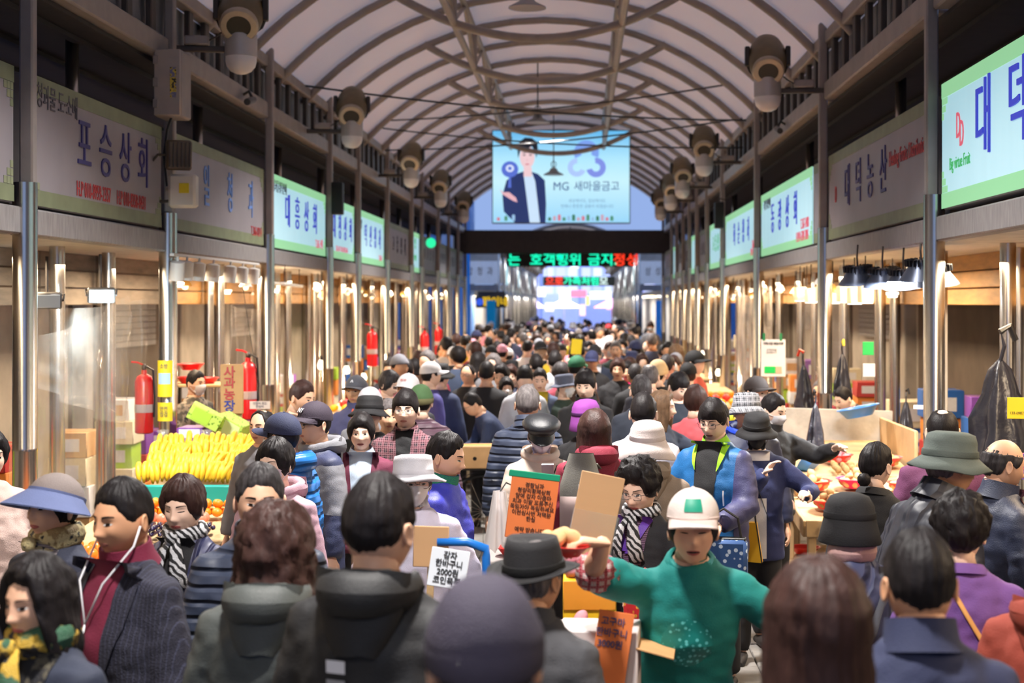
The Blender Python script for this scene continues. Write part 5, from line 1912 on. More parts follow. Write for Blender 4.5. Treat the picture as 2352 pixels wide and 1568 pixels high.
person(872, 1093, 0, 166, 'man with thick black hair in black hooded jacket with white back print', D=3.8, top=C('black_shell', (26, 26, 28), rough=.6), bulk=.045, skin=1, hy=-6, collar=('hood', C('black_shell', (26, 26, 28))),
       extras=[ex_lay('print', WHTM, lambda u, v: (.075 - .05 * u, 1.30 - .03 * v), 'p1', 4, 3, .004, 1), ex_lay('print', C('grey_print', (150, 150, 152)), lambda u, v: (.075 - .05 * u, 1.255 - .05 * v), 'p2', 4, 4, .004, 1)])
person(1113, 1338, 1.795, 186, 'man in a dark plum knit beanie seen from behind', hair='undercap', hat='beanie', hatm=(C('plum_wool', (58, 52, 68), bump=.5), C('plum_wool', (58, 52, 68))), top=BLK, bulk=.04, skin=1)
person(1228, 1238, 0, 150, 'man in a black felt fedora and charcoal jacket, from behind', D=4.35, hair='undercap', hc='grey', hat='fedora', hatm=(BLKH, C('black_hatband', (18, 18, 19))), top=CHAR, bulk=.045, skin=2, collar=('shirt', CHAR), hat_tilt=2)
ta = ((.42, -.38, 1.16), (-.34, -.52, 1.56))
HAND_DIR[(ta, -1)] = Vector((-.9, -.35, .12))
_cf = ex_cuffs(PLAID3)
_cf.arms = ta
TEALW = person(1592, 1133, 1.66, 4, 'vendor woman in teal sweater and cream cap holding out a red basket', hair='undercap_f', sex='f', hat='capsoft', hatm=(CREAM, C('cream_brim_cloth', (206, 186, 178))), top=TEAL, bulk=.025, arms=ta, sleeve=.9, skin=1, lean=18, hp=-14, hy=-8, shut=True, mouth=.004, hands=('relax', 'grip'), collar=('crew', TEAL), wr=1.2, hat_tilt=5,
       extras=[_cf, ex_tied_jacket, ex_emblem(M('teal_badge', S(20, 150, 120), .5)), ex_lay('sequin_print', M('teal_sequins', S(14, 124, 118), .5, pattern='spots', col2=S(96, 196, 196), pscale=3.0), lambda u, v: (-.02 + (.09 * math.cos(6.283 * u)) * v ** .7, 1.20 + .10 * math.sin(6.283 * u) * v ** .7), 'sq', 17, 6, .003)])
person(1880, 1283, 0, 197, 'woman with straight dark brown hair to her shoulders, from behind', D=2.95, hair='long', hc='brown', sex='f', top=BLK, bulk=.035, skin=1)
person(2112, 1220, 0, 178, 'man with short black hair in a navy collared jacket, from behind', D=3.55, top=C('deep_navy_twill', (38, 44, 74)), bulk=.045, skin=2, collar=('stand', C('deep_navy_twill', (38, 44, 74))))
person(2208, 1128, 1.62, 168, 'woman with permed black hair and purple knit with a tan strap', hair='perm', sex='f', top=PURPLE, bulk=.04, collar=('crew', PURPLE), extras=[ex_strap(M('tan_strap', S(206, 150, 84), .5, var=.08), (.06, 0, 1.44), (-.17, 0, 1.05), .011)])
person(1950, 1136, 1.55, -140, 'woman in a black felt cloche hat with white mask and quilted jacket', hair='undercap_f', sex='f', hat='cloche', hatm=(BLKH, BLKH), top=DNAVY, bulk=.045, mask=MASKW, hat_tilt=6, extras=[ex_scarf(C('dusty_pink_scarf', (200, 158, 152)), tails=False, knot=False, fat=.028), ex_strap(C('grey_webbing', (82, 84, 92)), (-.08, 0, 1.42), (.14, 0, 1.0), .016)])
person(2182, 993, 0, 112, 'man in a grey-green bucket hat and dark quilted jacket', D=5.9, hair='undercap', hc='grey', hat='bucket', hatm=(C('grey_green_canvas', (98, 108, 102)), C('grey_green_canvas', (98, 108, 102))), top=QDARK, bulk=.065, skin=2, lean=14, glasses=True, collar=('stand', QDARK))
person(2303, 1006, 0, 103, 'bald man in a navy vest over a dark red shirt', D=6.6, hair='bald', hc='salt', top=C('navy_nylon_vest', (46, 54, 78), rough=.5), bulk=.04, skin=1, hp=14, collar=('stand', C('navy_nylon_vest', (46, 54, 78))), extras=[ex_open(C('dark_red_shirt', (100, 44, 58)), .05, .09)])
person(2165, 940, 0, 172, 'man with thinning hair in a maroon sweater with grey panel', hair='thin', top=C('maroon_knit', (112, 58, 96)), bulk=.04, collar=('stand', C('maroon_knit', (112, 58, 96))), extras=[ex_lay('grey_panel', GREY, lambda u, v: ((u - .5) * .34, 1.17 - .2 * v), 'gp', 12, 8, .004, 1)])
person(2012, 1018, 0, 140, 'woman with black hair tied in a small bun by the fruit bowls', hair='bun', sex='f', top=BLK, collar=('crew', BLK))
person(2425, 1212, 0, 150, 'person in a rust red coat at the far right of the front rows', hair='woman_short', sex='f', top=C('rust_red_wool', (150, 62, 46)), bulk=.06, collar=('hood', C('rust_red_wool', (150, 62, 46))))
# --- middle of the scene, in focus
BLJ, NVJ = C('cobalt_shell', (18, 92, 150), rough=.5), C('indigo_shell', (58, 58, 98), rough=.5)
LIME = C('lime_lining', (150, 214, 40))
person(1640, 913, 0, -30, 'man with glasses in a blue and indigo jacket with lime collar lining', hair='fringe', top=BLJ, bulk=.05, hem=.74, hp=14, glasses=True, arms=((.17, -.30, 1.02), (-.22, -.26, 1.05)), collar=('shirt', LIME), mouth=.002,
       extras=[ex_open(BLK_SH, .05, .085, LIME, z0=.78, lw=.028, zl=1.3), ex_patch('indigo_sleeve', NVJ, lambda c, n: c[0] > .165 and c[2] > .9, .004, 'slL'), ex_patch('indigo_side', NVJ, lambda c, n: c[0] > .10 and c[2] < .9, .004, 'sdL'), ex_lay('pocket_zip', WHTM, lambda u, v: (.115 + .008 * u, 1.19 - .09 * v), 'pz', 3, 8)])
person(1738, 950, 0, -6, 'woman in a black bucket hat and black mask pointing over the stall', D=9.3, hair='undercap_f', sex='f', hat='bucket', hatm=(BLKH, BLKH), mask=MASKB, top=C('navy_cardigan', (44, 52, 96)), bulk=.035, hem=.72, hp=14, hat_tilt=4, arms=((.33, -.24, 1.20), (.05, -.30, 1.34)), hands=('point', 'relax'), extras=[ex_open(WHT, .06, .09, z0=1.40), ex_lay('shirt', WHT, lambda u, v: ((u - .5) * .13, 1.15 - .41 * v), 'tee', 9, 16, .004), ex_strap(BLK, (-.06, 0, 1.42), (.08, 0, 1.0), .006, back=False)])
person(1715, 903, 0, 8, 'man in a grey tartan bucket hat and blue-collared dark jacket', D=9.75, hair='undercap', hat='bucket', hatm=(PLAID2, PLAID2), top=C('ink_blue_nylon', (40, 46, 76), rough=.5), bulk=.05, skin=1, glasses=True, collar=('hood', C('royal_blue_nylon', (30, 70, 200), rough=.5)))
person(1775, 903, 0, 48, 'man with white mask reaching towards the oranges', D=10.35, mask=MASKW, top=BLK, bulk=.04, hp=12, arms=((.12, -.46, 1.33), (-.22, -.2, 1.0)), hands=('relax', 'relax'), collar=('stand', BLK))
person(1738, 866, 0, 40, 'man in a dark brown cap with mask beside the notice board', D=11.6, hair='undercap', hat='cap', hatm=C('dark_brown_twill', (52, 44, 42)), mask=MASKW, top=CHAR)
person(1470, 1046, 1.6, -30, 'woman with big black perm, glasses and purple scarf holding a red bag', hair='perm', sex='f', top=C('black_wool_coat', (26, 25, 30)), bulk=.045, hem=.6, hp=16, glasses=True, arms=((.20, -.30, 1.14), (.02, -.36, 1.20)), hands=('grip', 'grip'), extras=[ex_open(C('plum_striped_knit', (72, 44, 72), 'stripe', (140, 110, 134), 4), .05, .085, z0=1.25), ex_scarf(ZEBRA, fat=.019, knot=False), ex_lay('purple_scarf', C('purple_silk', (96, 48, 166), rough=.5), lambda u, v: (-.085 + .03 * u + .055 * v, 1.47 - .16 * v), 'ps1', 5, 8, .014), ex_lay('purple_scarf', C('purple_silk', (96, 48, 166)), lambda u, v: (.10 - .04 * u - .07 * v, 1.47 - .17 * v), 'ps2', 5, 8, .014)])
person(1487, 970, 0, 178, 'woman in a wide beige sun hat and khaki jacket, from behind', D=7.7, hair='undercap_f', sex='f', hat='flap', hatm=C('beige_cotton_hat', (214, 200, 196)), top=KHAKI, bulk=.045, collar=('hood', KHAKI))
person(1365, 940, 0, 194, 'woman with long dark hair in a wine red hoodie wearing a backpack', D=8.4, hair='long', hc='brown', sex='f', top=WINE, bulk=.045, collar=('hood', WINE))
person(1243, 956, 0, 6, 'person in black newsboy cap, mask and beige hoodie looking at a phone', D=8.9, hair='undercap_f', sex='f', hat='beret', hatm=(C('black_leather', (28, 30, 34), rough=.4), C('black_leather', (28, 30, 34))), mask=C('lilac_mask_cloth', (222, 214, 228)), top=BEIGE, bulk=.05, hp=22, arms=((.05, -.28, 1.10), (-.12, -.26, 1.05)), hands=('grip', 'relax'), collar=('hood', BEIGE), extras=[ex_strap(BLK, (.10, 0, 1.40), (-.06, 0, 1.1), .005, back=False)])
person(1347, 920, 0, 150, 'person in a purple felt cloche hat behind the backpack', D=9.7, hair='undercap_f', hc='grey', sex='f', hat='cloche', hatm=(C('purple_felt', (138, 62, 148)), C('deep_purple_felt', (84, 36, 100))), top=BLK)
person(1212, 886, 0, 178, 'man with grey hair in slate blue padded jacket, from behind', hc='grey', top=QSLATE, bulk=.05, skin=1, collar=('stand', QSLATE))
person(1086, 901, 0, -72, 'man in a navy shirt bending over a cardboard box', D=13.95, top=C('navy_polo', (34, 48, 82)), lean=34, hp=-4, glasses=True, skin=1, arms=((.12, -.52, .98), (-.12, -.52, .98)), collar=('shirt', C('navy_polo', (34, 48, 82))))
person(1118, 830, 0, 176, 'man with cropped black hair in black top, from behind', D=14.9, top=BLK, bulk=.045, skin=1, collar=('crew', BLK))
person(1075, 836, 0, -18, 'man with glasses in black beside the cropped-haired man', D=15.8, hair='thin', top=BLK, glasses=True, skin=1, collar=('stand', BLK))
person(932, 895, 0, -3, 'man with glasses in a dark plaid shirt facing this way', hair='fringe', top=PLAID1, bulk=.035, skin=0, glasses=True, collar=('shirt', PLAID1), extras=[ex_open(BLK_SH, .0, .06, None, z0=1.3), ex_zip(C('dark_placket', (30, 26, 32)), .82, 1.3)])
person(830, 948, 0, 4, 'woman with short black hair in a maroon jacket and pale blue shirt', hair='woman_short', sex='f', top=C('maroon_cloth', (104, 40, 64)), bulk=.03, mouth=.002, collar=('shirt', C('pale_blue_shirt', (190, 206, 226))), extras=[ex_open(C('pale_blue_shirt', (190, 206, 226)), .04, .085, C('maroon_cloth', (104, 40, 64)))])
person(848, 910, 0, -10, 'person in black sun hat behind the woman in maroon', D=9.9, hair='undercap', hat='bucket', hatm=BLKH, top=BLK)
person(893, 918, 0, 12, 'man with short grey hair behind the plaid shirt', D=10.3, hc='grey', top=CHAR, skin=1)
person(722, 925, 0, -48, 'man in a dark plum baseball cap and glasses, navy and grey jacket', D=8.6, hair='undercap', hat='cap', hatm=C('plum_twill', (52, 42, 56)), top=C('navy_shell', (50, 56, 86), rough=.55), bulk=.05, hem=.72, skin=1, glasses=True, collar=('hood', GREY), extras=[ex_captext('NY', WHTM, .04), ex_patch('grey_sleeve', GREY, lambda c, n: c[0] > .14 and 1.08 < c[2] < 1.36, .004, 'gsl')])
person(647, 951, 0, -118, 'man in a navy cap and bright blue puffer jacket', D=7.9, hair='undercap', hat='cap', hatm=C('navy_twill', (40, 46, 74)), top=PUFF, bulk=.075, mask=MASKW, skin=1, collar=('hood', PUFF), wr=1.6)
person(603, 941, 0, -24, 'man with receding hair behind the navy cap', D=9.4, hair='thin', top=GREY, skin=1)
person(818, 864, 0, -14, 'old man in a grey cap and violet navy jacket with red trim', D=12.2, hair='undercap', hc='grey', hat='cap', hatm=C('grey_twill', (84, 84, 92)), top=C('violet_navy_shell', (72, 72, 110)), skin=2, collar=('stand', C('violet_navy_shell', (72, 72, 110))), extras=[ex_zip(C('orange_zip', (226, 96, 50)), 1.1, 1.46), ex_captext('^', WHTM, .06, .06)])
person(693, 873, 0, 62, 'man in a brown jacket leaning over a left stall', D=11, hc='brown', top=BRWN, lean=15, bulk=.045, skin=1, arms=((.15, -.45, 1.05), (-.15, -.45, 1.05)))
person(450, 851, 0, 60, 'vendor in camouflage jacket with mask behind the fruit boxes', D=13.8, top=C('grey_camouflage', (150, 136, 120), 'print', (84, 78, 70), 1.5), mask=MASKW, skin=1, lod=1)
person(950, 1048, 0, 18, 'woman in a pale sun hat with white mask and lavender shirt', hair='undercap_f', hc='grey', sex='f', hat='sunhat', hatm=C('pale_grey_cotton', (210, 208, 214)), mask=MASKW, top=LAV, bulk=.045, glasses=True, arms=((.26, -.2, .95), (-.24, -.25, .95)), collar=('shirt', LAV))
person(1022, 991, 0, 78, 'man in violet blue jacket with green striped collar', D=7.3, top=C('violet_blue_nylon', (52, 56, 176), rough=.5), bulk=.045, hem=.76, skin=1, hp=12, collar=('stand', C('green_striped_rib', (36, 150, 70), 'stripe', (30, 50, 120), 6)))
person(937, 860, 0, -16, 'man in a white baseball cap behind the plaid shirt', D=11.8, hair='undercap', hat='cap', hatm=WHT, top=CHAR, skin=2, extras=[ex_captext('ECO', C('faded_red_print', (196, 120, 116)), .026)])
person(1012, 836, 0, 150, 'person in black hat with white bands and navy jacket', D=14.6, hair='undercap', hat='bucket', hatm=(BLKH, WHT), top=C('navy_parka', (50, 60, 92)), bulk=.05, collar=('hood', C('pale_grey_scarf', (188, 196, 206))))
person(990, 832, 0, 120, 'person in a white cap and blue violet jacket', D=14.2, hair='undercap', hat='cap', hatm=WHT, top=C('blue_violet_cloth', (76, 72, 140)))
person(967, 886, 0, 175, 'person in a green knit beanie and purple brown padded jacket', D=10.9, hair='undercap', hat='beanie', hatm=(C('moss_green_knit', (66, 96, 58)), C('olive_knit', (104, 100, 66))), top=C('purple_brown_padding', (92, 66, 80), 'quilt', None, 1.6, .5), bulk=.05)
person(893, 849, 0, 62, 'person with ash brown hair turned to the left stalls', D=13.3, hair='woman_short', hc='salt', sex='f', top=BRWN, hp=14)
person(850, 892, 0, 170, 'person in a pale grey knit cap', D=10.7, hair='undercap', hat='beanie', hatm=C('pale_grey_knit', (186, 182, 188)), top=GREY)
person(1345, 846, 0, -14, 'young man with a straight black fringe in black jacket', D=12, hair='fringe', top=BLK, bulk=.04, hp=12, collar=('stand', BLK), extras=[ex_zip(CHAR)])
person(1298, 861, 0, 58, 'person in a slate wide-brimmed hat holding hands to the mask', D=14.3, hair='undercap', hat='sunhat', hatm=C('slate_canvas', (98, 104, 124)), mask=MASKW, top=GRNB, arms=((.06, -.24, 1.42), (-.06, -.24, 1.42)), hands=('grip', 'grip'), sex='f')
person(1240, 846, 0, 0, 'man in open slate jacket over a mustard yellow shirt', D=14.9, top=SLATE, hp=6, extras=[ex_open(C('mustard_shirt', (186, 160, 30)), .06, .09)], lod=1)
person(1205, 838, 0, 6, 'man in a pale vest with navy straps looking down', D=14.4, hair='fringe', top=C('pale_grey_cloth', (190, 190, 196)), hp=18, extras=[ex_lay('navy_strap', NAVY, lambda u, v: (.08 + .035 * u, 1.4 - .4 * v), 'ns', 3, 10)])
HOTP = C('hot_pink_wool', (226, 20, 110))
person(1440, 830, 1.56, -10, 'woman in a hot pink coat with a walking cane', hair='woman_short', sex='f', top=HOTP, bulk=.05, hem=.5, skin=1, lod=1, extras=[ex_zip(C('deep_pink_placket', (176, 10, 84)), .52, 1.45)], arms=((.2, -.2, .98), (-.2, -.22, .98)))
person(1419, 822, 0, -4, 'woman with brown hair just behind the hot pink coat', D=16.4, hair='woman_short', hc='brown', sex='f', top=BLK, skin=1, lod=1)
person(1415, 784, 0, -8, 'grey-haired man in a dark green jacket towering behind', hc='grey', top=GRNB, skin=1, lod=1)
person(1366, 793, 0, -4, 'man in black cap and white mask with navy blazer', hair='undercap', hat='cap', hatm=BLKH, mask=MASKW, top=C('navy_blazer', (36, 46, 68)), lod=1, extras=[ex_open(C('pale_shirt', (200, 204, 214)), .05, .09)])
person(1275, 806, 0, 176, 'young man with black hair in a light grey shirt, from behind', top=C('light_grey_jersey', (176, 176, 180)), lod=1)
person(1325, 818, 0, 160, 'person in a bottle green cap', hair='undercap', hat='cap', hatm=C('bottle_green_twill', (26, 92, 62)), top=BRWN)
person(1557, 853, 0, 36, 'young man with black fringe in a dark tee looking down at the stalls', D=12.2, hair='fringe', top=C('ink_tee', (32, 40, 54)), bulk=.03, hp=20, skin=0, arms=((.2, -.35, 1.1), (-.25, -.1, .9)), collar=('crew', C('ink_tee', (32, 40, 54))))
person(1520, 896, 0, 74, 'woman with long light brown hair stretching out an arm', D=10.6, hair='long', hc='light', sex='f', top=C('ink_blue_knit', (36, 44, 62)), hp=4, arms=((.1, -.5, 1.18), (-.25, -.05, .88)))
person(1478, 903, 0, 172, 'man with black hair in pale shirt with grey backpack, from behind', top=C('pale_lilac_shirt', (206, 200, 208)), glasses=True, collar=('shirt', C('pale_lilac_shirt', (206, 200, 208))))
person(1473, 862, 0, 180, 'man with short greying hair in a dark slate jacket, from behind', hc='salt', top=C('dark_slate_cloth', (52, 58, 72)), bulk=.045)
person(1598, 884, 0, 150, 'woman with dark brown hair in a coral top', D=11.2, hair='woman_short', hc='brown', sex='f', top=C('coral_knit', (214, 96, 104)))
person(1467, 797, 0, 140, 'woman with very long black hair in a pale pink shirt', hair='long', sex='f', top=C('pale_pink_cotton', (228, 156, 176)), lod=1)
person(1492, 836, 0, 176, 'man with a bald crown in dark jacket, from behind', hair='thin', hc='grey', top=C('dark_padded_cloth', (52, 50, 60)), lod=1)
person(1512, 828, 0, 150, 'person in a cream knit cap', hair='undercap', hat='beanie', hatm=C('cream_knit', (226, 196, 150)), top=BLK, lod=1)
person(1532, 815, 0, 150, 'man with close-cropped dark grey hair', hc='salt', top=CHAR, lod=1)
person(1553, 789, 0, 150, 'woman with light brown hair in an olive green jacket', D=19, hair='long', hc='light', sex='f', top=C('olive_green_cloth', (84, 96, 60)))
person(1580, 830, 0, 160, 'woman with plum hair and a white top at the right stalls', hair='woman_short', hc='brown', sex='f', top=WHT)
person(1597, 806, 0, 60, 'person in a black cap and red vest by the right stalls', D=15.4, hair='undercap', hat='cap', hatm=BLKH, top=C('salmon_red_cloth', (206, 92, 74)))
person(1150, 836, 0, -6, 'woman with dark curled hair and brown coat in the middle of the aisle', D=15.5, hair='perm', sex='f', top=BRWN, lod=1)
person(1172, 838, 0, 4, 'woman with curled hair beside the woman in the brown coat', D=16.6, hair='perm', hc='brown', sex='f', top=NAVY, lod=1)
person(1163, 866, 0, 12, 'woman with white mask, green scarf and magenta collar', D=15.3, hair='woman_short', sex='f', mask=MASKW, top=C('bright_green_knit', (40, 140, 80)), lod=1, collar=('stand', C('magenta_fleece', (200, 40, 150))))
person(1938, 888, 0, -62, 'vendor in black bending behind the potato stall', D=14.3, top=BLK, lean=36, bulk=.045, hp=-5, arms=((.15, -.55, .95), (-.15, -.55, .95)), lod=1)
person(1882, 874, 0, -30, 'grey-haired vendor half hidden by the hanging black bag', D=15.6, hc='grey', top=WINE, skin=1, lod=1)
person(-28, 985, 0, 40, 'person in a pale pink shirt at the outer left stall', D=7.0, hair='woman_short', sex='f', top=C('pale_pink_shirt', (214, 186, 176)), bulk=.045)
# ------------------------------------------------------------------ goods: fruit, bowls, boxes, stalls
GR = random.Random(11)


def blob(name, r, seg=14, rings=10, squash=1.0, ln=1.0, bumpy=0.0, bendy=0.0, taper=0.0, seed=0):
    """A fruit body: turned, then squashed, bent and made uneven."""
    b = MB()
    b.lathe([(max(1e-4, r * math.sin(math.pi * k / rings) * (1 - taper * (k / rings - .5))), -r * ln * math.cos(math.pi * k / rings)) for k in range(rings + 1)], seg, sy=squash)
    for i, v in enumerate(b.v):
        p = Vector(v)
        if bumpy:
            p *= 1 + bumpy * mnoise.noise(p / r * .9 + Vector((seed * 3.1, 0, 0)))
        if bendy:
            p.x += bendy * (p.z / (r * ln)) ** 2 * r
        b.v[i] = tuple(p)
    return b.mesh(name, smooth=True)


ORANGE = M('tangerine_skin', S(242, 142, 22), .4, var=.08, vscale=20, bump=.15, bscale=300)
LEMON = M('yellow_mandarin_skin', S(240, 190, 30), .4, var=.10, vscale=20, bump=.15, bscale=300)
LIMEM = M('green_mandarin_skin', S(110, 170, 40), .4, var=.15, vscale=12)
KIWI = M('kiwi_skin', S(166, 132, 86), .85, var=.15, vscale=30, bump=.2, bscale=300)
POTATO = M('potato_skin', S(206, 172, 120), .8, var=.12, vscale=18, bump=.15, bscale=120)
SWEET = M('sweet_potato_skin', S(196, 130, 140), .7, var=.15, vscale=18, bump=.15, bscale=120)
APPLEG = M('green_apple_skin', S(184, 214, 60), .35, var=.12, vscale=10)
BANANA = M('banana_skin', S(226, 178, 38), .5, var=.22, vscale=14)
EGGP = M('aubergine_skin', S(44, 34, 66), .25, var=.25, vscale=12)
PERS = M('persimmon_skin', S(240, 130, 34), .35, var=.10, vscale=12)
REDP, PINKP, BLUEP, ORANGEP = M('red_plastic', S(224, 52, 50), .35, var=.04), M('magenta_plastic', S(222, 34, 110), .35, var=.04), M('blue_plastic', S(64, 130, 214), .35, var=.04), M('orange_red_plastic', S(232, 70, 36), .35, var=.04)
CARD = M('brown_cardboard', S(204, 158, 108), .8, var=.06, vscale=12, bump=.1, bscale=60)
CARDC = M('ribbed_cardboard', S(204, 160, 116), .8, var=.05, bump=.5, pattern='corrugated', pscale=2.0, stretch=(0, 0, 1))
WOODC = M('rough_crate_wood', S(196, 164, 120), .75, var=.15, vscale=6, bump=.2, bscale=40)
WOODW = M('whitewashed_board', S(184, 182, 178), .75, var=.2, vscale=7, bump=.2, bscale=30)
fr = {'tangerine': [blob('t%d' % k, .033, squash=1, ln=.86, bumpy=.05, seed=k) for k in range(3)],
      'kiwi': [blob('k%d' % k, .027, ln=1.28, bumpy=.05, seed=k) for k in range(3)],
      'potato': [blob('p%d' % k, .033, ln=1.25, squash=.85, bumpy=.16, seed=k) for k in range(4)],
      'sweet_potato': [blob('s%d' % k, .032, ln=1.7, squash=.9, bumpy=.14, taper=.4, seed=k) for k in range(4)],
      'apple': [blob('a%d' % k, .04, ln=.9, bumpy=.05, seed=k) for k in range(2)],
      'persimmon': [blob('pe%d' % k, .045, ln=.72, bumpy=.05, seed=k) for k in range(2)],
      'aubergine': [blob('e%d' % k, .022, ln=3.4, bendy=.5, taper=-.5, seg=10) for k in range(2)]}


def fruit(kind, p, m, label, group, rot=None, s=1.0):
    o = tag(obj(kind, GR.choice(fr[kind]), m, None, p, rot or (GR.uniform(-1.5, 1.5), GR.uniform(-.5, .5), GR.uniform(0, 6))), label, kind.replace('_', ' '), group)
    o.scale = (s, s, s)
    return o


bowl_me = {}


def bowl(x, y, z, r, m, label, tilt=(0, 0), group=None, name='bowl'):
    def build():
        b = MB()
        b.lathe([(r * .62, 0), (r * .64, .004), (r * .95, r * .42), (r * 1.04, r * .44), (r * 1.04, r * .47), (r * .93, r * .46), (r * .6, .012), (0, .012)], 26)
        return smooth_by_angle(b.mesh(), 40)
    return tag(obj(name, cached(('bowl', round(r, 3)), build), m, None, (x, y, z), (tilt[0], tilt[1], GR.uniform(0, 6))), label, 'bowl', group)


def heap(kind, m, cx, cy, z, r, n, size, label, group, layers=3):
    """Fruit stacked in rings that shrink upwards."""
    d = size * 2.25
    spots_ = [(r * math.cos(2 * math.pi * i / m_), r * math.sin(2 * math.pi * i / m_), 0) for m_ in [max(4, int(2 * math.pi * r / d))] for i in range(m_)]
    spots_ += [(0, 0, .35)] + [(r * .52 * math.cos(2.1 * i + .5), r * .52 * math.sin(2.1 * i + .5), 1.15) for i in range(3)] + [(0, 0, 2.2)]
    for x_, y_, L in spots_:
        fruit(kind, (cx + x_, cy + y_, z + size * (.9 + 1.15 * L)), m if not isinstance(m, list) else GR.choice(m), label, group)


# ---- right: the potato and mandarin stall (table 0.75 m high between two posts)
st = thing('fruit_stall', 'low stall of rough crate wood with a whitewashed back board', 'stall', (2.2, 12.3, 0))
TH = .70
for k in range(6):
    obj('shelf_board', smooth_by_angle(MB().box((0, -1.45 + k * .56, TH - .02 + .05 * k), (1.15, .54, .03), (.09, 0, 0), ch=.006).mesh()), WOODC, st)
obj('back_board', smooth_by_angle(MB().box((.10, 1.62, TH + .38), (1.25, .03, .36), (-.1, .03, 0), ch=.01).mesh()), WOODW, st)
obj('side_board', smooth_by_angle(MB().box((.62, .9, TH + .28), (.03, 1.5, .4), ch=.01).mesh()), WOODC, st)
obj('front_rail', smooth_by_angle(MB().box((0, -1.75, TH - .05), (1.2, .03, .12), ch=.008).mesh()), WOODC, st)
obj('side_rail', smooth_by_angle(MB().box((-.59, 0, TH + .08), (.03, 3.3, .12), (.09, 0, 0), ch=.008).mesh()), WOODC, st)
for x in (-.55, .55):
    for y in (-1.7, -.6, .5, 1.6):
        obj('leg', smooth_by_angle(MB().box((x, y, (TH - .06) / 2), (.06, .06, TH - .06), ch=.008).mesh()), WOODC, st)
obj('low_shelf', smooth_by_angle(MB().box((-.1, -.8, .22), (1.0, 1.8, .03), ch=.006).mesh()), WOODC, st)


def tz(y):
    return TH + .02 + .089 * (y - 10.85)


B = [(1.85, 11.0, .14, REDP, 'kiwi', KIWI), (2.17, 11.05, .14, ORANGEP, 'kiwi', KIWI), (1.81, 11.65, .16, REDP, 'potato', POTATO), (2.18, 11.72, .16, PINKP, 'potato', POTATO), (2.55, 11.6, .15, REDP, 'potato', POTATO),
     (1.87, 10.62, .12, REDP, 'tangerine', LEMON), (2.17, 10.62, .12, ORANGEP, 'tangerine', LEMON), (2.45, 11.0, .13, ORANGEP, 'tangerine', [LEMON, LIMEM]), (2.57, 12.6, .16, M('rose_plastic', S(226, 84, 92), .35), 'potato', POTATO), (2.2, 12.75, .14, REDP, 'potato', SWEET)]
for k, (x, y, r, m, kd, fm) in enumerate(B):
    nm = {'kiwi': 'kiwis', 'potato': 'potatoes', 'tangerine': 'mandarins'}[kd]
    spot_ = ['by the aisle corner', 'beside the corner bowl', 'in the second row by the aisle', 'bright magenta one in the second row', 'behind the black-haired bun', 'front row near the aisle', 'front row inside', 'with some green ones', 'by the crate side board', 'under the blue bowl'][k]
    bowl(x, y, tz(y), r, m, 'shallow plastic bowl of %s on the stall, %s' % (nm, spot_))
    heap(kd, fm, x, y, tz(y) + r * .12, r * .68, 11, .03, '%s in the bowl %s' % ({'kiwi': 'brown kiwi', 'potato': 'pale potato', 'tangerine': 'yellow mandarin'}[kd], spot_), 'fruit in the bowl ' + spot_)
for i in range(22):
    fruit('kiwi', (2.12 + .068 * (i % 7), 12.2 + .085 * ((i // 7) % 4), tz(12.2) + .04 + .008 * ((i // 7) % 4)), KIWI, 'loose kiwi in the heap before the back board', 'heap of loose kiwis')
for i in range(12):
    fruit('potato', (1.68 + .08 * (i % 2), 11.42 + .1 * (i // 2), tz(11.4 + .1 * (i // 2)) + .035), KIWI, 'small brown potato spilling over the stall edge', 'potatoes at the stall edge')
for i in range(26):
    L = i // 11
    fruit('tangerine', (1.75 + .052 * (i % 5) + .02 * L, 10.42 - .0 + .06 * ((i // 5) % 3) + .02 * L, tz(10.5) + .03 + .05 * L), [LEMON, LEMON, LEMON, LIMEM][i % 4], 'yellow mandarin in the loose pile at the front of the stall', 'pile of mandarins at the stall front')
bowl(1.97, 12.45, tz(12.4) + .05, .15, BLUEP, 'empty blue bowl tipped up against the back board', (-.9, .2))
bowl(2.55, 13.55, tz(13.5) + .26, .19, BLUEP, 'empty blue bowl on top of the back board', (-.2, 0))
for k, (x, y, z, r, m) in enumerate(((1.80, 11.9, .245, .12, REDP), (2.00, 11.3, .245, .12, REDP), (1.7, 10.95, .245, .13, ORANGEP))):
    bowl(x, y, z, r, m, 'red bowl on the low shelf under the stall, ' + ['empty at the back', 'half hidden', 'with green mandarins'][k])
for i in range(8):
    fruit('tangerine', (1.81 + .05 * (i % 3), 10.92 + .045 * (i // 3), .30 + .03 * (i % 2)), LIMEM, 'green mandarin in the bowl under the stall', 'green mandarins under the stall')
# oranges and carrots farther along the right side
t2 = thing('produce_table', 'plain wooden table of oranges behind the potato stall', 'table', (1.9, 15.4, 0))
obj('tabletop', smooth_by_angle(MB().box((0, 0, .78), (.8, 2.4, .05), ch=.01).mesh()), WOODC, t2)
for x in (-.36, .36):
    for y in (-1.1, 1.1):
        obj('leg', MB().box((x, y, .38), (.06, .06, .76), ch=.008).mesh(), WOODC, t2)
for i in range(40):
    L = i // 18
    fruit('tangerine', (1.72 + .075 * (i % 6) * (1 - .1 * L), 14.5 + .1 * ((i // 6) % 3), .85 + .055 * L), ORANGE, 'orange in the bright heap the masked man reaches for', 'heap of oranges', s=1.3)
for i in range(16):
    fruit('apple', (1.62 + .08 * (i % 4), 13.55 + .085 * (i // 4) % .3, .86 + .05 * (i // 8)), APPLEG, 'green apple at the aisle end of the right tables', 'green apples', s=1.1)
apple_box = tag(obj('crate', smooth_by_angle(MB().box((1.75, 13.75, .40), (.5, .5, .8), ch=.02).mesh()), WOODC), 'wooden crate under the green apples', 'crate')
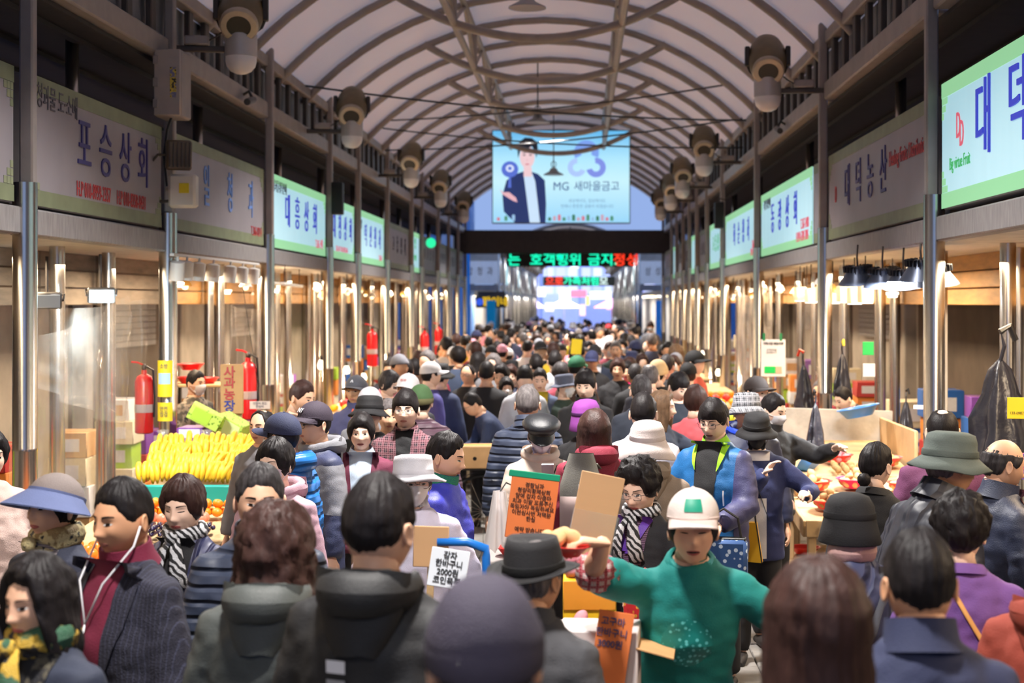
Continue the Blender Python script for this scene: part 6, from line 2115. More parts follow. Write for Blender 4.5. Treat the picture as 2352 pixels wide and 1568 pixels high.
for i in range(9):
    fruit('sweet_potato', (1.66 + .05 * (i % 3), 14.15 + .07 * (i // 3), .84 + .03 * (i % 2)), M('carrot_pink', S(236, 150, 120), .6, var=.1), 'pinkish root vegetable beside the orange heap', 'pink roots by the oranges', (1.57, 0, 1.4 + GR.uniform(-.2, .2)), 1.2)
# farther tables, both sides, with bright heaps
for side, x, ys in (('right', 1.95, (18.0, 21.5, 25, 29, 33)), ('left', -2.95, (16.8, 20.4, 24.2, 28, 32))):
    for k, y in enumerate(ys):
        t = thing('produce_table', 'far %s side produce table, %s' % (side, ['nearest of the far ones', 'second of the far ones', 'middle of the far ones', 'fourth of the far ones', 'last before the girder'][k]), 'table', (x, y, 0))
        obj('tabletop', MB().box((0, 0, .8), (1.0, 2.6, .05), ch=.01).mesh(), WOODC, t)
        obj('skirt', MB().box((0, 0, .4), (.94, 2.5, .75)).mesh(), M('table_skirt_%d' % (k % 3), [S(150, 120, 96), S(110, 90, 100), S(160, 150, 140)][k % 3], .8, var=.1), t)
        for j in range(3):
            fm, nm = [(ORANGE, 'orange'), (LEMON, 'yellow'), (APPLEG, 'green'), (M('tomato_red', S(226, 56, 44), .35), 'red'), (M('peach_pink', S(240, 150, 160), .6), 'pink')][(k + j * 2) % 5]
            for i in range(9 if k < 2 else 0):
                fruit('tangerine' if fm in (ORANGE, LEMON) else 'apple', (x - .3 + .15 * (i % 5), y - 1.0 + .85 * j + .14 * (i // 5), .87), fm, 'round %s fruit on the far %s side table, %s' % (nm, side, ['nearest', 'second', 'middle', 'fourth', 'last'][k]), '%s fruit on far %s table %s' % (nm, side, 'abcde'[k]), s=1.5)

# ---- left: banana and orange stall
st = thing('fruit_stall', 'sloping left stall with bananas, oranges and aubergines', 'stall', (-2.88, 10.7, 0))
obj('tabletop', smooth_by_angle(MB().box((0, 0, .74), (1.08, 2.6, .04), (.06, 0, 0), ch=.008).mesh()), WOODC, st)
obj('skirt', MB().box((0, 0, .36), (1.02, 2.5, .66)).mesh(), M('blue_grey_skirt', S(120, 122, 130), .8, var=.1), st)
obj('tray_rim', smooth_by_angle(MB().box((.05, .15, .86), (1.0, .05, .13), ch=.015).mesh()), M('teal_plastic_tray', S(24, 150, 140), .4), st)
ban = MB().tube([(.02 * math.sin(t), -.075 * math.cos(t) + .075, .105 * math.sin(t * 1.0)) for t in [(.1 + 2.0 * k / 8) for k in range(9)]], [.006, .013, .017, .018, .018, .0175, .016, .011, .005], 8).mesh(smooth=True)
for r in range(4):
    for k in range(9):
        x, y, z = -3.22 + .105 * k + GR.uniform(-.02, .02), 10.95 + .17 * r, .92 + .055 * r
        g = thing('banana_bunch', 'bunch of yellow bananas standing in the rows behind the teal tray', 'bananas', (x, y, z), (GR.uniform(0, .3), GR.uniform(-.15, .15), GR.uniform(-.4, .4)), 'banana bunches on the left stall', 1.25)
        for j in range(4):
            obj('banana', ban, BANANA, g, (-.036 + .024 * j, 0, GR.uniform(-.01, .01)), (0, -.18 + .12 * j, GR.uniform(-.15, .15)))
for k in range(3):
    x, y = -3.32 + .17 * k, 11.75
    g = thing('banana_bag', 'clear bag of bananas beside the purple boxes', 'bag', (x, y, .95), (0, 0, .3 * k), 'bagged bananas')
    for j in range(4):
        obj('banana', ban, BANANA, g, (-.04 + .026 * j, 0, .0), (0, -.2 + .13 * j, 0))
    obj('film', MB().lathe([(.05, -.03), (.085, .0), (.08, .15), (.03, .24), (.05, .30)], 12).mesh(smooth=True), film('clear_bag_film', (.95, .95, .9), .25), g)
for i in range(42):
    L = i // 24
    fruit('tangerine', (-3.15 + .076 * (i % 12), 10.33 + .078 * ((i // 12) % 2) + .03 * L, .80 + .055 * L), ORANGE, 'tangerine in the heap below the teal tray', 'tangerines on the left stall', s=1.1)
for i in range(14):
    fruit('apple', (-3.12 + .088 * (i % 7), 10.08 + .088 * (i // 7), .79), M('pink_apple', S(232, 140, 110), .4, var=.12), 'pinkish apple between tangerines and aubergines', 'pink apples on the left stall')
for i in range(60):
    fruit('aubergine', (-3.05 + .054 * (i % 12) + .01 * (i // 36), 9.60 + .135 * ((i // 12) % 3), .765 + .04 * (i // 36)), EGGP, 'small dark aubergine in the loose heap on the left stall', 'heap of aubergines', (1.57 + GR.uniform(-.1, .1), GR.uniform(-.4, .4), GR.uniform(-.25, .25)), .8)
tr = tag(obj('produce_crate', smooth_by_angle(MB().box((-3.0, 8.6, .40), (.8, .9, .8), ch=.02).mesh()), CARD), 'cardboard crate of persimmons behind the man with earphones', 'crate')
for i in range(24):
    fruit('persimmon', (-3.28 + .11 * (i % 6), 8.25 + .13 * (i // 6), .83 + .02 * (i % 2)), PERS, 'orange persimmon on the crate by the outer left post', 'persimmons on the crate')


# ---- boxes behind the bananas
def carton(px, py, D, w, d, h, m, label, rot=(0, 0, 0), face=None, text=None, tm=None, name='carton', z=None):
    q = P(px, py, D)
    if z is not None:
        q.z = z
    g = thing(name, label, 'box', q, rot)
    obj('body', smooth_by_angle(MB().box((0, 0, 0), (w, d, h), ch=.006).mesh()), m, g)
    if face:
        obj('printed_panel', MB().box((face[1], -d / 2 - .002, face[2]), (face[3], .004, face[4])).mesh(), face[0], g)
    if text:
        obj('lettering', text_mesh(text, h * .28, 1, .002), tm, g, (0 if not face else face[1], -d / 2 - .007, 0 if not face else face[2]), FACE_C)
    return g


PURB, LIMB, WHB = M('purple_carton', S(126, 66, 160), .6, var=.04), M('lime_carton', S(170, 206, 60), .6, var=.05), M('white_carton_print', S(226, 224, 226), .6, var=.04)
BLUC = M('blue_carton', S(36, 96, 176), .6)
GRAPE = M('grape_print', S(190, 214, 90), .6, pattern='spots', col2=S(110, 150, 40), pscale=2.0)
bt = thing('box_shelf', 'low plank shelf carrying the fruit cartons behind the bananas', 'shelf', (-2.86, 12.35, 0))
obj('board', MB().box((0, 0, .86), (.95, .6, .04), ch=.008).mesh(), WOODC, bt)
for x in (-.42, .42):
    for y in (-.25, .25):
        obj('leg', MB().box((x, y, .42), (.05, .05, .84)).mesh(), WOODC, bt)
carton(455, 1052, 12.2, .20, .3, .13, PURB, 'lower purple and white carton in the stack', face=(WHB, 0, .01, .15, .09), text='A', tm=M('purple_ink', S(110, 60, 140), .6), z=.945)
carton(452, 1018, 12.2, .22, .3, .12, LIMB, 'lime green carton between the purple ones', face=(WHB, .05, 0, .07, .06), z=1.07)
carton(446, 982, 12.2, .21, .3, .11, PURB, 'upper purple and white carton on the stack', face=(WHB, 0, .01, .17, .07), text='A', tm=M('purple_ink', S(110, 60, 140), .6), z=1.185)
carton(510, 1018, 12.35, .08, .3, .12, BLUC, 'narrow blue carton beside the steel pipe', z=1.07)
carton(530, 1048, 12.2, .20, .3, .11, CARD, 'brown carton with a white panel and a red dot', face=(WHB, .02, .01, .11, .06), z=.935)
carton(478, 1048, 12.45, .08, .3, .12, LIMB, 'small lime carton beside the purple one', z=.94)
carton(472, 950, 12.1, .27, .16, .13, GRAPE, 'green grape carton tilted against the steel pipe', rot=(.1, .5, .2), face=(LIMB, -.03, 0, .15, .10), z=1.33)
carton(535, 968, 12.3, .25, .16, .15, GRAPE, 'yellow-green grape carton tilted the other way', rot=(.1, .45, -.3), face=(M('pale_lime_print', S(226, 230, 160), .6), .03, 0, .15, .12), z=1.23)
carton(558, 1010, 12.0, .26, .16, .13, GRAPE, 'lime carton with grape picture leaning out over the bananas', rot=(.2, .4, .1), face=(LIMB, -.03, 0, .14, .10), z=1.08)
ob = thing('plastic_crate', 'stack of orange plastic crate behind the cartons', 'crate', P(574, 962, 12.9) * 1.0)
ob.location.z = 1.13
obj('base_crates', MB().box((0, 0, -.62), (.3, .24, 1.03), ch=.01).mesh(), M('orange_crate_plastic', S(240, 120, 36), .4), ob)
for k in range(3):
    obj('slat', smooth_by_angle(MB().box((0, 0, -.07 + .065 * k), (.32, .25, .05), ch=.008).mesh()), M('orange_crate_plastic', S(240, 120, 36), .4), ob)
ap = thing('apple_box_panel', 'upright cardboard apple box with red and blue lettering', 'box', P(533, 893, 12.62), (0, 0, .15))
obj('panel', smooth_by_angle(MB().box((0, 0, 0), (.19, .05, .42), ch=.004).mesh()), CARD, ap)
for w, z, m in (('사', .14, RED_T), ('과', .05, RED_T), ('농', -.05, RED_T), ('장', -.15, M('blue_ink', S(50, 60, 150), .6))):
    obj('lettering', text_mesh(w, .105, 1, .002, .002), m, ap, (-.02, -.03, z), FACE_C)
obj('support', MB().box((0, .045, -.3), (.16, .04, .68)).mesh(), WOODC, ap)

# ---- fire extinguishers and stickers on the left posts
exm = smooth_by_angle(MB().lathe([(.06, -.26), (.075, -.25), (.078, .18), (.06, .225), (.025, .245), (.022, .28)], 18).mesh(), 40)
REDX = M('extinguisher_red', S(214, 30, 34), .3, var=.04)
for k, (px, py, D, sc) in enumerate(((331, 925, 12.6, 1.0), (570, 895, 14.9, 1.15), (855, 800, 23.4, 1.1), (975, 795, 31.2, 1.2), (1008, 783, 34.4, 1.2))):
    q = P(px, py, D)
    g = thing('fire_extinguisher', ['red fire extinguisher seen through the clear sheet', 'red fire extinguisher on the post beside the apple box', 'far red extinguisher past the bare bulbs', 'far red extinguisher on a left post', 'farthest red extinguisher on the left'][k], 'fire extinguisher', q, (0, 0, 0), None, sc)
    obj('cylinder', exm, REDX, g)
    obj('valve', MB().lathe([(.018, .27), (.022, .30), (.015, .33)], 10).mesh(smooth=True), M('dark_valve', S(70, 60, 58), .4, .5), g)
    obj('handle', MB().tube([(0, 0, .32), (-.05, -.02, .345), (-.10, -.03, .35)], .009, 6).mesh(), REDX, g)
    obj('hose', MB().tube([(.02, 0, .31), (.08, -.01, .28), (.09, 0, .05), (.085, 0, -.12)], .009, 6).mesh(), BLACK, g)
    obj('label_band', MB().lathe([(.0785, -.08), (.0795, -.07), (.0795, -.02), (.0785, -.01)], 18).mesh(), M('silver_band', S(190, 170, 170), .4), g)
    obj('wall_hook', MB().box((0, .09, .1), (.03, .06, .04)).mesh(), STEEL, g)
YEL = M('yellow_poster', S(236, 206, 40), .5, var=.04)
for k, (py0, py1, lab) in enumerate(((828, 912, 'yellow round-emblem sticker on the left post'), (925, 968, 'small yellow text sticker below the round-emblem one'))):
    D = 12.08
    a, b = P(372, py0, D), P(390, py1, D)
    g = thing('sticker', lab, 'sticker', ((XL + .035), D, (a.z + b.z) / 2))
    obj('sheet', MB().grid(lambda u, v: (.069 * math.sin((u - .5) * 2.2), .1 - .069 * math.cos((u - .5) * 2.2), (v - .5) * (a.z - b.z)), 9, 2).mesh(smooth=True), YEL, g)
    if k == 0:
        obj('emblem', MB().grid(lambda u, v: (.0705 * math.sin((u - .5) * 1.5), .1 - .0705 * math.cos((u - .5) * 1.5), (v - .5) * .09), 7, 2).mesh(smooth=True), M('pale_blue_emblem', S(170, 200, 226), .5), g)
        obj('lettering', text_mesh('소방', .045, .8, .001), M('navy_ink', S(40, 44, 90), .5), g, (0, .026, .10), FACE_C)
    else:
        obj('lettering', text_mesh('안전\n점검', .045, .8, .001), M('navy_ink', S(40, 44, 90), .5), g, (0, .026, 0), FACE_C)
g = thing('price_card', 'white hand-lettered card hung on the post by the extinguisher', 'sign', P(597, 930, 14.6))
obj('card', MB().box((0, 0, 0), (.2, .006, .075)).mesh(), WHB, g)
obj('lettering', text_mesh('오렌지 포도\n한상자', .032, .9, .001), M('navy_ink', S(40, 44, 90), .5), g, (0, -.006, 0), FACE_C)
obj('string', MB().tube([(0, 0, .03), (-.02, .04, .12), (-.2, .05, 1.3)], .003, 4).mesh(), BLACK, g)

# ---- clear plastic sheets
CLEAR = film('clear_sheet_film', (.9, .8, .7), .16)


def sheet(name, a, b, c, d, label, folds=8, amp=.03, m=CLEAR, nu=40, nv=18):
    a, b, c, d = map(Vector, (a, b, c, d))
    n = (b - a).cross(d - a).normalized()

    def fn(u, v):
        p = a.lerp(b, u).lerp(d.lerp(c, u), v)
        return p + n * (amp * math.sin(u * folds * 6.28 + 2 * v) * (.4 + .6 * v) + amp * .8 * mnoise.noise(Vector((u * 7, v * 5, folds)))) + Vector((0, 0, -.05 * math.sin(u * math.pi) * (1 - v)))
    return tag(obj(name, MB().grid(fn, nu, nv).mesh(smooth=True), m), label, 'plastic sheet')


sheet('plastic_sheet', (XL - .12, 9.3, 2.25), (XL - .1, 12.15, 2.30), (XL - .1, 12.15, .75), (XL - .12, 9.3, .75), 'clear plastic sheet stretched between the outer left posts', 5, .03)
sheet('plastic_sheet', (XL - .25, 10.0, 2.02), (XL - .22, 12.1, 2.36), (XL - .22, 12.1, 1.2), (XL - .25, 10.0, 1.7), 'second wrinkled clear sheet tied up to the post', 3, .05)
sheet('plastic_sheet', (XL - .5, 16.3, 2.25), (XL - .45, 19.4, 2.2), (XL - .45, 19.4, .8), (XL - .5, 16.3, .8), 'crinkled clear sheet in the left stall under the Daeheung sign', 9, .05)
sheet('plastic_sheet', (XR + .35, 15.4, 2.42), (XR + .4, 19.6, 2.4), (XR + .4, 19.6, .9), (XR + .35, 15.4, .9), 'smooth clear sheet behind the notice board', 4, .04)
sheet('plastic_sheet', (XR + .2, 20.5, 2.42), (XR + .2, 24.8, 2.40), (XR + .15, 24.8, .9), (XR + .2, 20.5, .9), 'gathered clear curtain under the Hwasun sign', 12, .06)

# ---- notices, bags and tape on the right
g = thing('notice_board', 'white printed notice with a green block taped to the right pipes', 'notice', P(1776, 822, 17.6), (0, 0, -.1))
obj('sheet', MB().box((0, 0, 0), (.29, .012, .44), ch=.003).mesh(), WHB, g)
obj('lettering', text_mesh('가락시장 배송차량', .035, .9, .001, .001), M('black_ink', S(30, 30, 32), .6), g, (0, -.009, .17), FACE_C)
obj('lettering', text_mesh('고객여러분\n감사합니다', .03, .9, .001), M('black_ink', S(30, 30, 32), .6), g, (-.02, -.009, .08), FACE_C)
obj('green_block', MB().box((-.04, -.008, -.14), (.13, .004, .08)).mesh(), M('green_print', S(20, 200, 90), .5), g)
obj('tan_block', MB().box((.065, -.008, -.14), (.07, .004, .08)).mesh(), M('tan_print', S(206, 180, 150), .5), g)
for x in (-.11, .09):
    obj('tape', MB().box((x, .0, .25), (.03, .014, .09)).mesh(), M('green_tape', S(40, 130, 80), .4), g)
bag_me = MB().grid(lambda u, v: ((.11 * (v ** .6) * math.cos(u * 6.283) * (1 + .3 * math.sin(u * 37.7) + .15 * math.sin(v * 14 + u * 12)), .08 * (v ** .6) * math.sin(u * 6.283) * (1 + .15 * math.sin(u * 29)), .16 - .38 * v + .02 * math.sin(u * 18) * v)), 24, 10, closed_u=True).mesh(smooth=True)
BAGB = M('black_polythene', S(46, 46, 54), .25, var=.2, vscale=12, bump=.5, bscale=30)
for k, (px, py, D, sc, lab) in enumerate(((1846, 880, 15.0, 1.25, 'black plastic bags hung on a pipe left of the vendor'), (1873, 965, 11.9, .9, 'full black bag hanging over the orange heap'), (1935, 850, 14.5, 1.1, 'dark bag hung under the yellow clamp'), (2081, 955, 13.2, .9, 'thin black bag hung by the white shelf'), (2297, 925, 9.9, 1.9, 'big crumpled black bag on the outer right wall'))):
    g = thing('plastic_bag', lab, 'bag', P(px, py, D), (0, 0, GR.uniform(0, 6)), None, sc)
    obj('bag', bag_me, BAGB, g)
    obj('handle', MB().tube([(0, 0, .14), (.015, 0, .2), (.0, .0, .26), (-.015, 0, .2), (0, 0, .14)], .008, 6).mesh(), BAGB, g)
    obj('clamp', MB().tube([(0, 0, .25), (.03, .02, .27), (.05, .03, .22)], .012, 6).mesh(), ORANGEP if k == 0 else (YEL if k == 2 else BLACK), g)
for k, (px, py, w, h, D, m) in enumerate(((2335, 937, .11, .13, 9.0, YEL), (2335, 1070, .12, .16, 9.0, M('violet_poster', S(110, 80, 170), .5, pattern='print', col2=S(230, 120, 90), pscale=3)), (1994, 800, .10, .12, 13.5, M('green_leaflet', S(40, 190, 90), .5)), (1996, 850, .11, .12, 13.5, WHB), (2118, 935, .13, .03, 11.5, WHB))):
    g = thing('poster', ['yellow poster with a phone number on the outer right pipe', 'violet patterned poster below the yellow one', 'green leaflet on the white stall wall', 'white leaflet below the green one', 'white plastic strips tied beside the shutter'][k], 'poster', P(px, py, D), (0, 0, -.2))
    obj('sheet', MB().box((0, 0, 0), (w, .008, h), ch=.002).mesh(), m, g)
    obj('backing', MB().box((0, .06, 0), (w * .3, .11, h * .3)).mesh(), PAINT_D, g)
    if k == 0:
        obj('lettering', text_mesh('133-0987', .024, .9, .001), M('black_ink', S(30, 30, 32), .6), g, (0, -.006, -.03), FACE_C)
wl = obj('trim_white_panel', MB().box((XR + 1.2, 12.2, 1.3), (.06, 1.1, 2.6), ch=.01).mesh(), M('white_stall_panel', S(226, 222, 214), .6, var=.05), kind='structure')
wl2 = obj('trim_white_panel', MB().box((XR + 1.25, 9.4, 1.3), (.06, .8, 2.6), ch=.01).mesh(), M('white_stall_panel', S(226, 222, 214), .6, var=.05), kind='structure')
# wooden trays and red tubs on the left back wall
for k, (px, py, D, r) in enumerate(((438, 849, 14.7, .13), (474, 880, 14.65, .12), (438, 880, 14.7, .14))):
    bowl(P(px, py, D).x, D, P(px, py, D).z, r, REDP, ['upper', 'single', 'lower'][k] + ' red tub on the small wall shelf in the left stall', (0, 0))

sh = thing('wall_shelf', 'small plank shelf for the red tubs in the left stall', 'shelf', (P(455, 880, 14.7).x, 14.75, P(455, 880, 14.7).z))
obj('board', smooth_by_angle(MB().box((0, 0, -.015), (.6, .5, .03), ch=.006).mesh()), WOODC, sh)
for x in (-.25, .25):
    obj('bracket', MB().box((x, .2, -.12), (.03, .05, .2)).mesh(), PAINT_D, sh)

# ---- the hand cart in the middle with potatoes, boards and baskets
ct = thing('hand_cart', 'grey hand cart with a blue push bar carrying potato boxes', 'cart', (-.05, 5.55, 0))
obj('deck', smooth_by_angle(MB().box((0, 0, .98), (.62, .66, .06), ch=.01).mesh()), PAINT, ct)
for x in (-.27, .27):
    for y in (-.28, .28):
        obj('leg', MB().box((x, y, .52), (.04, .04, .88)).mesh(), PAINT_D, ct)
        obj('wheel', MB().lathe([(.03, -.02), (.07, -.02), (.07, .02), (.03, .02)], 14, T=Matrix.Translation((x, y, .07)) @ Matrix.Rotation(math.pi / 2, 4, 'Y')).mesh(), BLACK, ct)
obj('push_bar', MB().tube([(-.30, -.1, 1.0), (-.30, -.1, 1.33), (-.30, -.1, 1.36), (-.37, -.1, 1.385), (-.48, -.1, 1.385)], .016, 10).mesh(smooth=True), M('blue_painted_tube', S(30, 120, 214), .35), ct)
g = thing('handwritten_board', 'orange handwritten price board with a green top edge', 'sign', P(1222, 1166, 5.75), (-.1, .12, 0))
obj('board', smooth_by_angle(MB().box((0, 0, 0), (.185, .012, .245), ch=.003).mesh()), M('orange_card', S(226, 122, 62), .7, var=.05), g)
obj('top_tape', MB().box((-.005, -.001, .125), (.20, .016, .026), ch=.003).mesh(), M('green_tape_gloss', S(24, 150, 110), .3), g)
obj('lettering', text_mesh('경찰님과\n청량리황제상회\n앞에 감자 아줌마\n치과 이발 도움주신\n독립가야 독립하세요\n이천십사번 저택분\n한실\n\n예약 받습니다\n재래시장', .0205, .98, .001, .0004, line=1.05), M('marker_ink', S(52, 30, 24), .6), g, (0, -.009, -.012), FACE_C)
obj('stick', MB().box((0, .02, -.26), (.03, .015, .36)).mesh(), WOODC, g)
g = thing('cardboard_sheet', 'blank ribbed cardboard sheet wrapped in film beside the orange board', 'cardboard', P(1366, 1190, 5.55), (0, .2, 0))
obj('sheet', smooth_by_angle(MB().box((0, 0, 0), (.165, .012, .335), ch=.003).mesh()), CARDC, g)
obj('film', MB().box((0, -.009, -.06), (.172, .002, .17)).mesh(), film('wrap_film', (.95, .95, .95), .12), g)
obj('stick', MB().box((-.03, .02, -.2), (.025, .015, .3)).mesh(), WOODC, g)
yb = thing('carton', 'yellow and orange carton under the sweet potatoes', 'box', (.03, 5.38, 1.01))
obj('body', smooth_by_angle(MB().box((0, 0, .135), (.19, .22, .27), ch=.006).mesh()), M('yellow_carton', S(244, 196, 28), .6, var=.05), yb)
obj('flap', smooth_by_angle(MB().box((0, -.116, .215), (.188, .01, .105), (.08, 0, 0), ch=.003).mesh()), M('orange_carton_flap', S(240, 156, 46), .6, var=.05), yb)
for i in range(9):
    fruit('sweet_potato', (-.03 + .04 * (i % 4), 5.32 + .05 * (i // 4), 1.30 + .03 * (i // 5)), SWEET, 'pink sweet potato on top of the yellow carton', 'sweet potatoes on the yellow carton', (1.4, 0, GR.uniform(0, 3)), .8)
bowl(.03, 5.13, 1.06, .085, M('dark_red_plastic', S(200, 66, 48), .4), 'brick red basket of sweet potatoes before the yellow carton', name='basket')
for i in range(7):
    fruit('sweet_potato', (.0 + .035 * (i % 3), 5.10 + .035 * (i // 3), 1.11 + .028 * (i // 3)), [SWEET, POTATO][i % 2], 'sweet potato in the brick red basket', 'sweet potatoes in the basket', (1.2, 0, GR.uniform(0, 3)), .75)
_h = TEALW.location + Matrix.Rotation(TEALW.rotation_euler.z, 3, 'Z') @ (Vector((-.34, -.52, 1.56)) * TEALW.scale[0])
bk = bowl(_h.x - .118, _h.y - .03, _h.z - .03, .078, REDP, 'red basket of potatoes held out by the vendor in teal', (.05, -.06), name='basket')
for i, (dx, dy, dz) in enumerate(((-.05, 0, .045), (-.02, -.02, .055), (.025, .0, .05), (.0, .03, .05), (-.035, -.03, .04))):
    fruit('potato', tuple(Vector(bk.location) + Vector((dx, dy, dz))), POTATO, 'potato in the red basket held out by the vendor', 'potatoes in the held-out basket', None, .85)
wb = thing('carton', 'white printed carton with an orange price card leaning on it', 'box', (.06, 4.95, .90), (0, 0, -.1))
obj('body', smooth_by_angle(MB().box((0, 0, .14), (.27, .2, .30), ch=.006).mesh()), M('white_pink_carton', S(226, 214, 212), .6, var=.05), wb)
obj('green_print', MB().box((.085, -.102, .02), (.07, .003, .14)).mesh(), M('green_carton_print', S(24, 130, 100), .6), wb)
obj('lettering', text_mesh('감자 특', .03, 1, .001), M('black_ink', S(30, 30, 32), .6), wb, (-.05, -.104, .20), FACE_C)
obj('flap', smooth_by_angle(MB().box((.19, -.02, .22), (.13, .16, .006), (0, .25, 0), ch=.002).mesh()), CARD, wb)
obj('base_crate', MB().box((0, 0, -.455), (.26, .19, .87)).mesh(), CARD, wb)
g = thing('price_card', 'orange handwritten card leaning on the white carton', 'sign', P(1405, 1490, 4.80), (-.1, .15, 0))
obj('card', smooth_by_angle(MB().box((0, 0, 0), (.115, .006, .24), ch=.002).mesh()), M('orange_card', S(226, 122, 62), .7), g)
obj('lettering', text_mesh('고구마\n한바구니\n3000원', .03, .95, .001, .0005, line=1.2), M('marker_ink_blue', S(70, 70, 110), .6), g, (-.008, -.006, .05), FACE_C)
obj('stand', MB().box((.0, .03, -.05), (.02, .05, .1)).mesh(), CARD, g)
g = thing('price_card', 'white plastic card with handwritten potato price', 'sign', P(1030, 1305, 5.2), (-.15, .15, 0))
obj('card', smooth_by_angle(MB().box((0, 0, 0), (.135, .008, .135), ch=.02).mesh()), M('glossy_white_card', S(232, 238, 246), .25, var=.03), g)
obj('lettering', text_mesh('감자\n한바구니\n2000원\n코인육쪽', .028, .95, .001, .0006, line=1.05), M('black_ink', S(30, 30, 32), .6), g, (0, -.007, -.0), FACE_C)
obj('stick', MB().box((.02, .02, -.15), (.02, .015, .3)).mesh(), WOODC, g)
g = thing('cardboard_sheet', 'brown ribbed cardboard behind the white price card', 'cardboard', P(990, 1255, 5.45), (0, .03, 0))
obj('sheet', smooth_by_angle(MB().box((0, 0, 0), (.13, .012, .15), ch=.003).mesh()), CARDC, g)
obj('stick', MB().box((0, .02, -.15), (.025, .015, .3)).mesh(), WOODC, g)
sc_t = thing('side_table', 'grey folding table behind the orange board with a red bowl', 'table', (-.27, 6.55, 0))
obj('tabletop', smooth_by_angle(MB().box((0, 0, 1.13), (.30, .42, .05), ch=.01).mesh()), PAINT, sc_t)
for x in (-.13, .13):
    for y in (-.18, .18):
        obj('leg', MB().box((x, y, .55), (.03, .03, 1.11)).mesh(), PAINT_D, sc_t)
bowl(-.30, 6.5, 1.16, .075, REDP, 'red bowl of onions on the grey folding table')
for i in range(5):
    fruit('potato', (-.33 + .03 * i, 6.49 + .02 * (i % 2), 1.21 + .02 * (i % 2)), M('onion_skin', S(230, 170, 120), .5, var=.1), 'onion in the red bowl on the folding table', 'onions on the folding table', None, .75)
wbag = thing('plastic_bag', 'bunch of white plastic bags hanging beside the orange board', 'bag', P(1147, 1185, 6.1), (0, 0, 0), None, .8)
obj('bag', MB().grid(lambda u, v: ((.025 + .04 * v) * math.cos(u * 6.283) * (1 + .35 * math.sin(u * 44)), (.025 + .035 * v) * math.sin(u * 6.283) * (1 + .3 * math.sin(u * 31)), .13 - .28 * v + .03 * math.sin(u * 25) * v), 40, 12, closed_u=True).mesh(smooth=True), M('white_polythene', S(232, 228, 228), .4, translucent=.3), wbag)
obj('string', MB().tube([(0, 0, .12), (.03, .1, .16), (.1, .3, .1)], .004, 5).mesh(), BLACK, wbag)

# ---- bags, phone, cane, backpack, bicycle, glass case
fb = thing('shopping_bag', 'red floral shopping bag carried by the woman with the perm', 'bag', P(1482, 1402, 6.0))
obj('bag', smooth_by_angle(MB().box((0, 0, -.01), (.175, .07, .22), ch=.012).mesh()), M('red_floral_cloth', S(190, 30, 40), .8, pattern='spots', col2=S(214, 150, 50), pscale=2.4, var=.2, vscale=40), fb)
for y in (-.02, .02):
    obj('handle', MB().tube([(-.035, y, .10), (-.03, y, .15), (0, y, .165), (.03, y, .15), (.035, y, .10)], .007, 6).mesh(), REDP, fb)
tb = thing('tote_bag', 'blue tote bag printed with white rings below the blue jacket', 'bag', P(1662, 1290, 8.35), (0, 0, -.2))
obj('bag', smooth_by_angle(MB().box((0, 0, 0), (.27, .1, .26), ch=.02).mesh()), M('blue_ring_cloth', S(40, 76, 130), .7, pattern='spots', col2=S(190, 206, 226), pscale=1.6), tb)
obj('opening', MB().box((.01, 0, .13), (.23, .06, .02), ch=.005).mesh(), BLACK, tb)
obj('handle', MB().tube([(-.1, 0, .13), (-.08, 0, .25), (.0, .0, .3), (.08, 0, .25), (.1, 0, .13)], .008, 6).mesh(), BLACK, tb)
yb2 = thing('tote_bag', 'flat mustard yellow bag edged in black', 'bag', P(1722, 1245, 8.75), (0, 0, -.3))
obj('bag', smooth_by_angle(MB().prism([(-.06, -.11), (.075, -.115), (.04, .12), (.0, .12)], .05, Matrix.Rotation(math.pi / 2, 4, 'X')).mesh()), M('mustard_bag_cloth', S(236, 178, 30), .6, var=.06), yb2)
obj('edge', MB().tube([(.075, -.02, -.115), (.04, -.02, .12), (.02, 0, .3)], .006, 6).mesh(), BLACK, yb2)
ph = thing('smartphone', 'smartphone held by the person in the beige hoodie', 'phone', P(1258, 1085, 8.55), (.7, 0, 0))
obj('body', smooth_by_angle(MB().box((0, 0, 0), (.07, .01, .14), ch=.004).mesh()), M('silver_phone', S(170, 168, 176), .3, .3), ph)
obj('screen', MB().box((0, .006, 0), (.064, .002, .13)).mesh(), EM('phone_screen', (150, 180, 210), .5), ph)
cn = tag(obj('walking_cane', MB().tube([(0, 0, 0), (0, 0, .82), (-.02, 0, .87), (-.06, 0, .87)], .011, 8).mesh(smooth=True), M('steel_cane', S(150, 150, 156), .3, .6), None, (P(1422, 900, 15.4).x, 15.4 if False else 16.9, 0)), 'steel walking cane of the woman in hot pink', 'cane')
bp = thing('backpack', 'grey backpack with white print worn over the wine red hoodie', 'backpack', P(1335, 1132, 8.17), (0, 0, -.1))
bpf = MB()
bpf.grid(lambda u, v: ((.5 - u) * 2 * (.12 * (1 - .45 * max(0, v - .6) / .4)) * (1 - .0), -.07 * math.sin(math.pi * min(1, max(0, u))) ** .5 * (.6 + .4 * math.sin(math.pi * min(1, v + .15))), -.23 + .45 * v), 16, 14)
bpf.grid(lambda u, v: ((u - .5) * 2 * (.12 * (1 - .45 * max(0, v - .6) / .4)), .02, -.23 + .45 * v), 8, 14)
GREYB = M('grey_green_canvas_bag', S(118, 116, 108), .75, var=.08, bump=.15, bscale=200)
obj('main_pouch', bpf.mesh(smooth=True), GREYB, bp)
obj('front_pocket', MB().grid(lambda u, v: ((.5 - u) * .22, -.075 - .03 * math.sin(math.pi * u) ** .5 * math.sin(math.pi * v) ** .4, -.21 + .2 * v), 14, 10).mesh(smooth=True), M('taupe_pocket', S(150, 130, 126), .75, var=.06), bp)
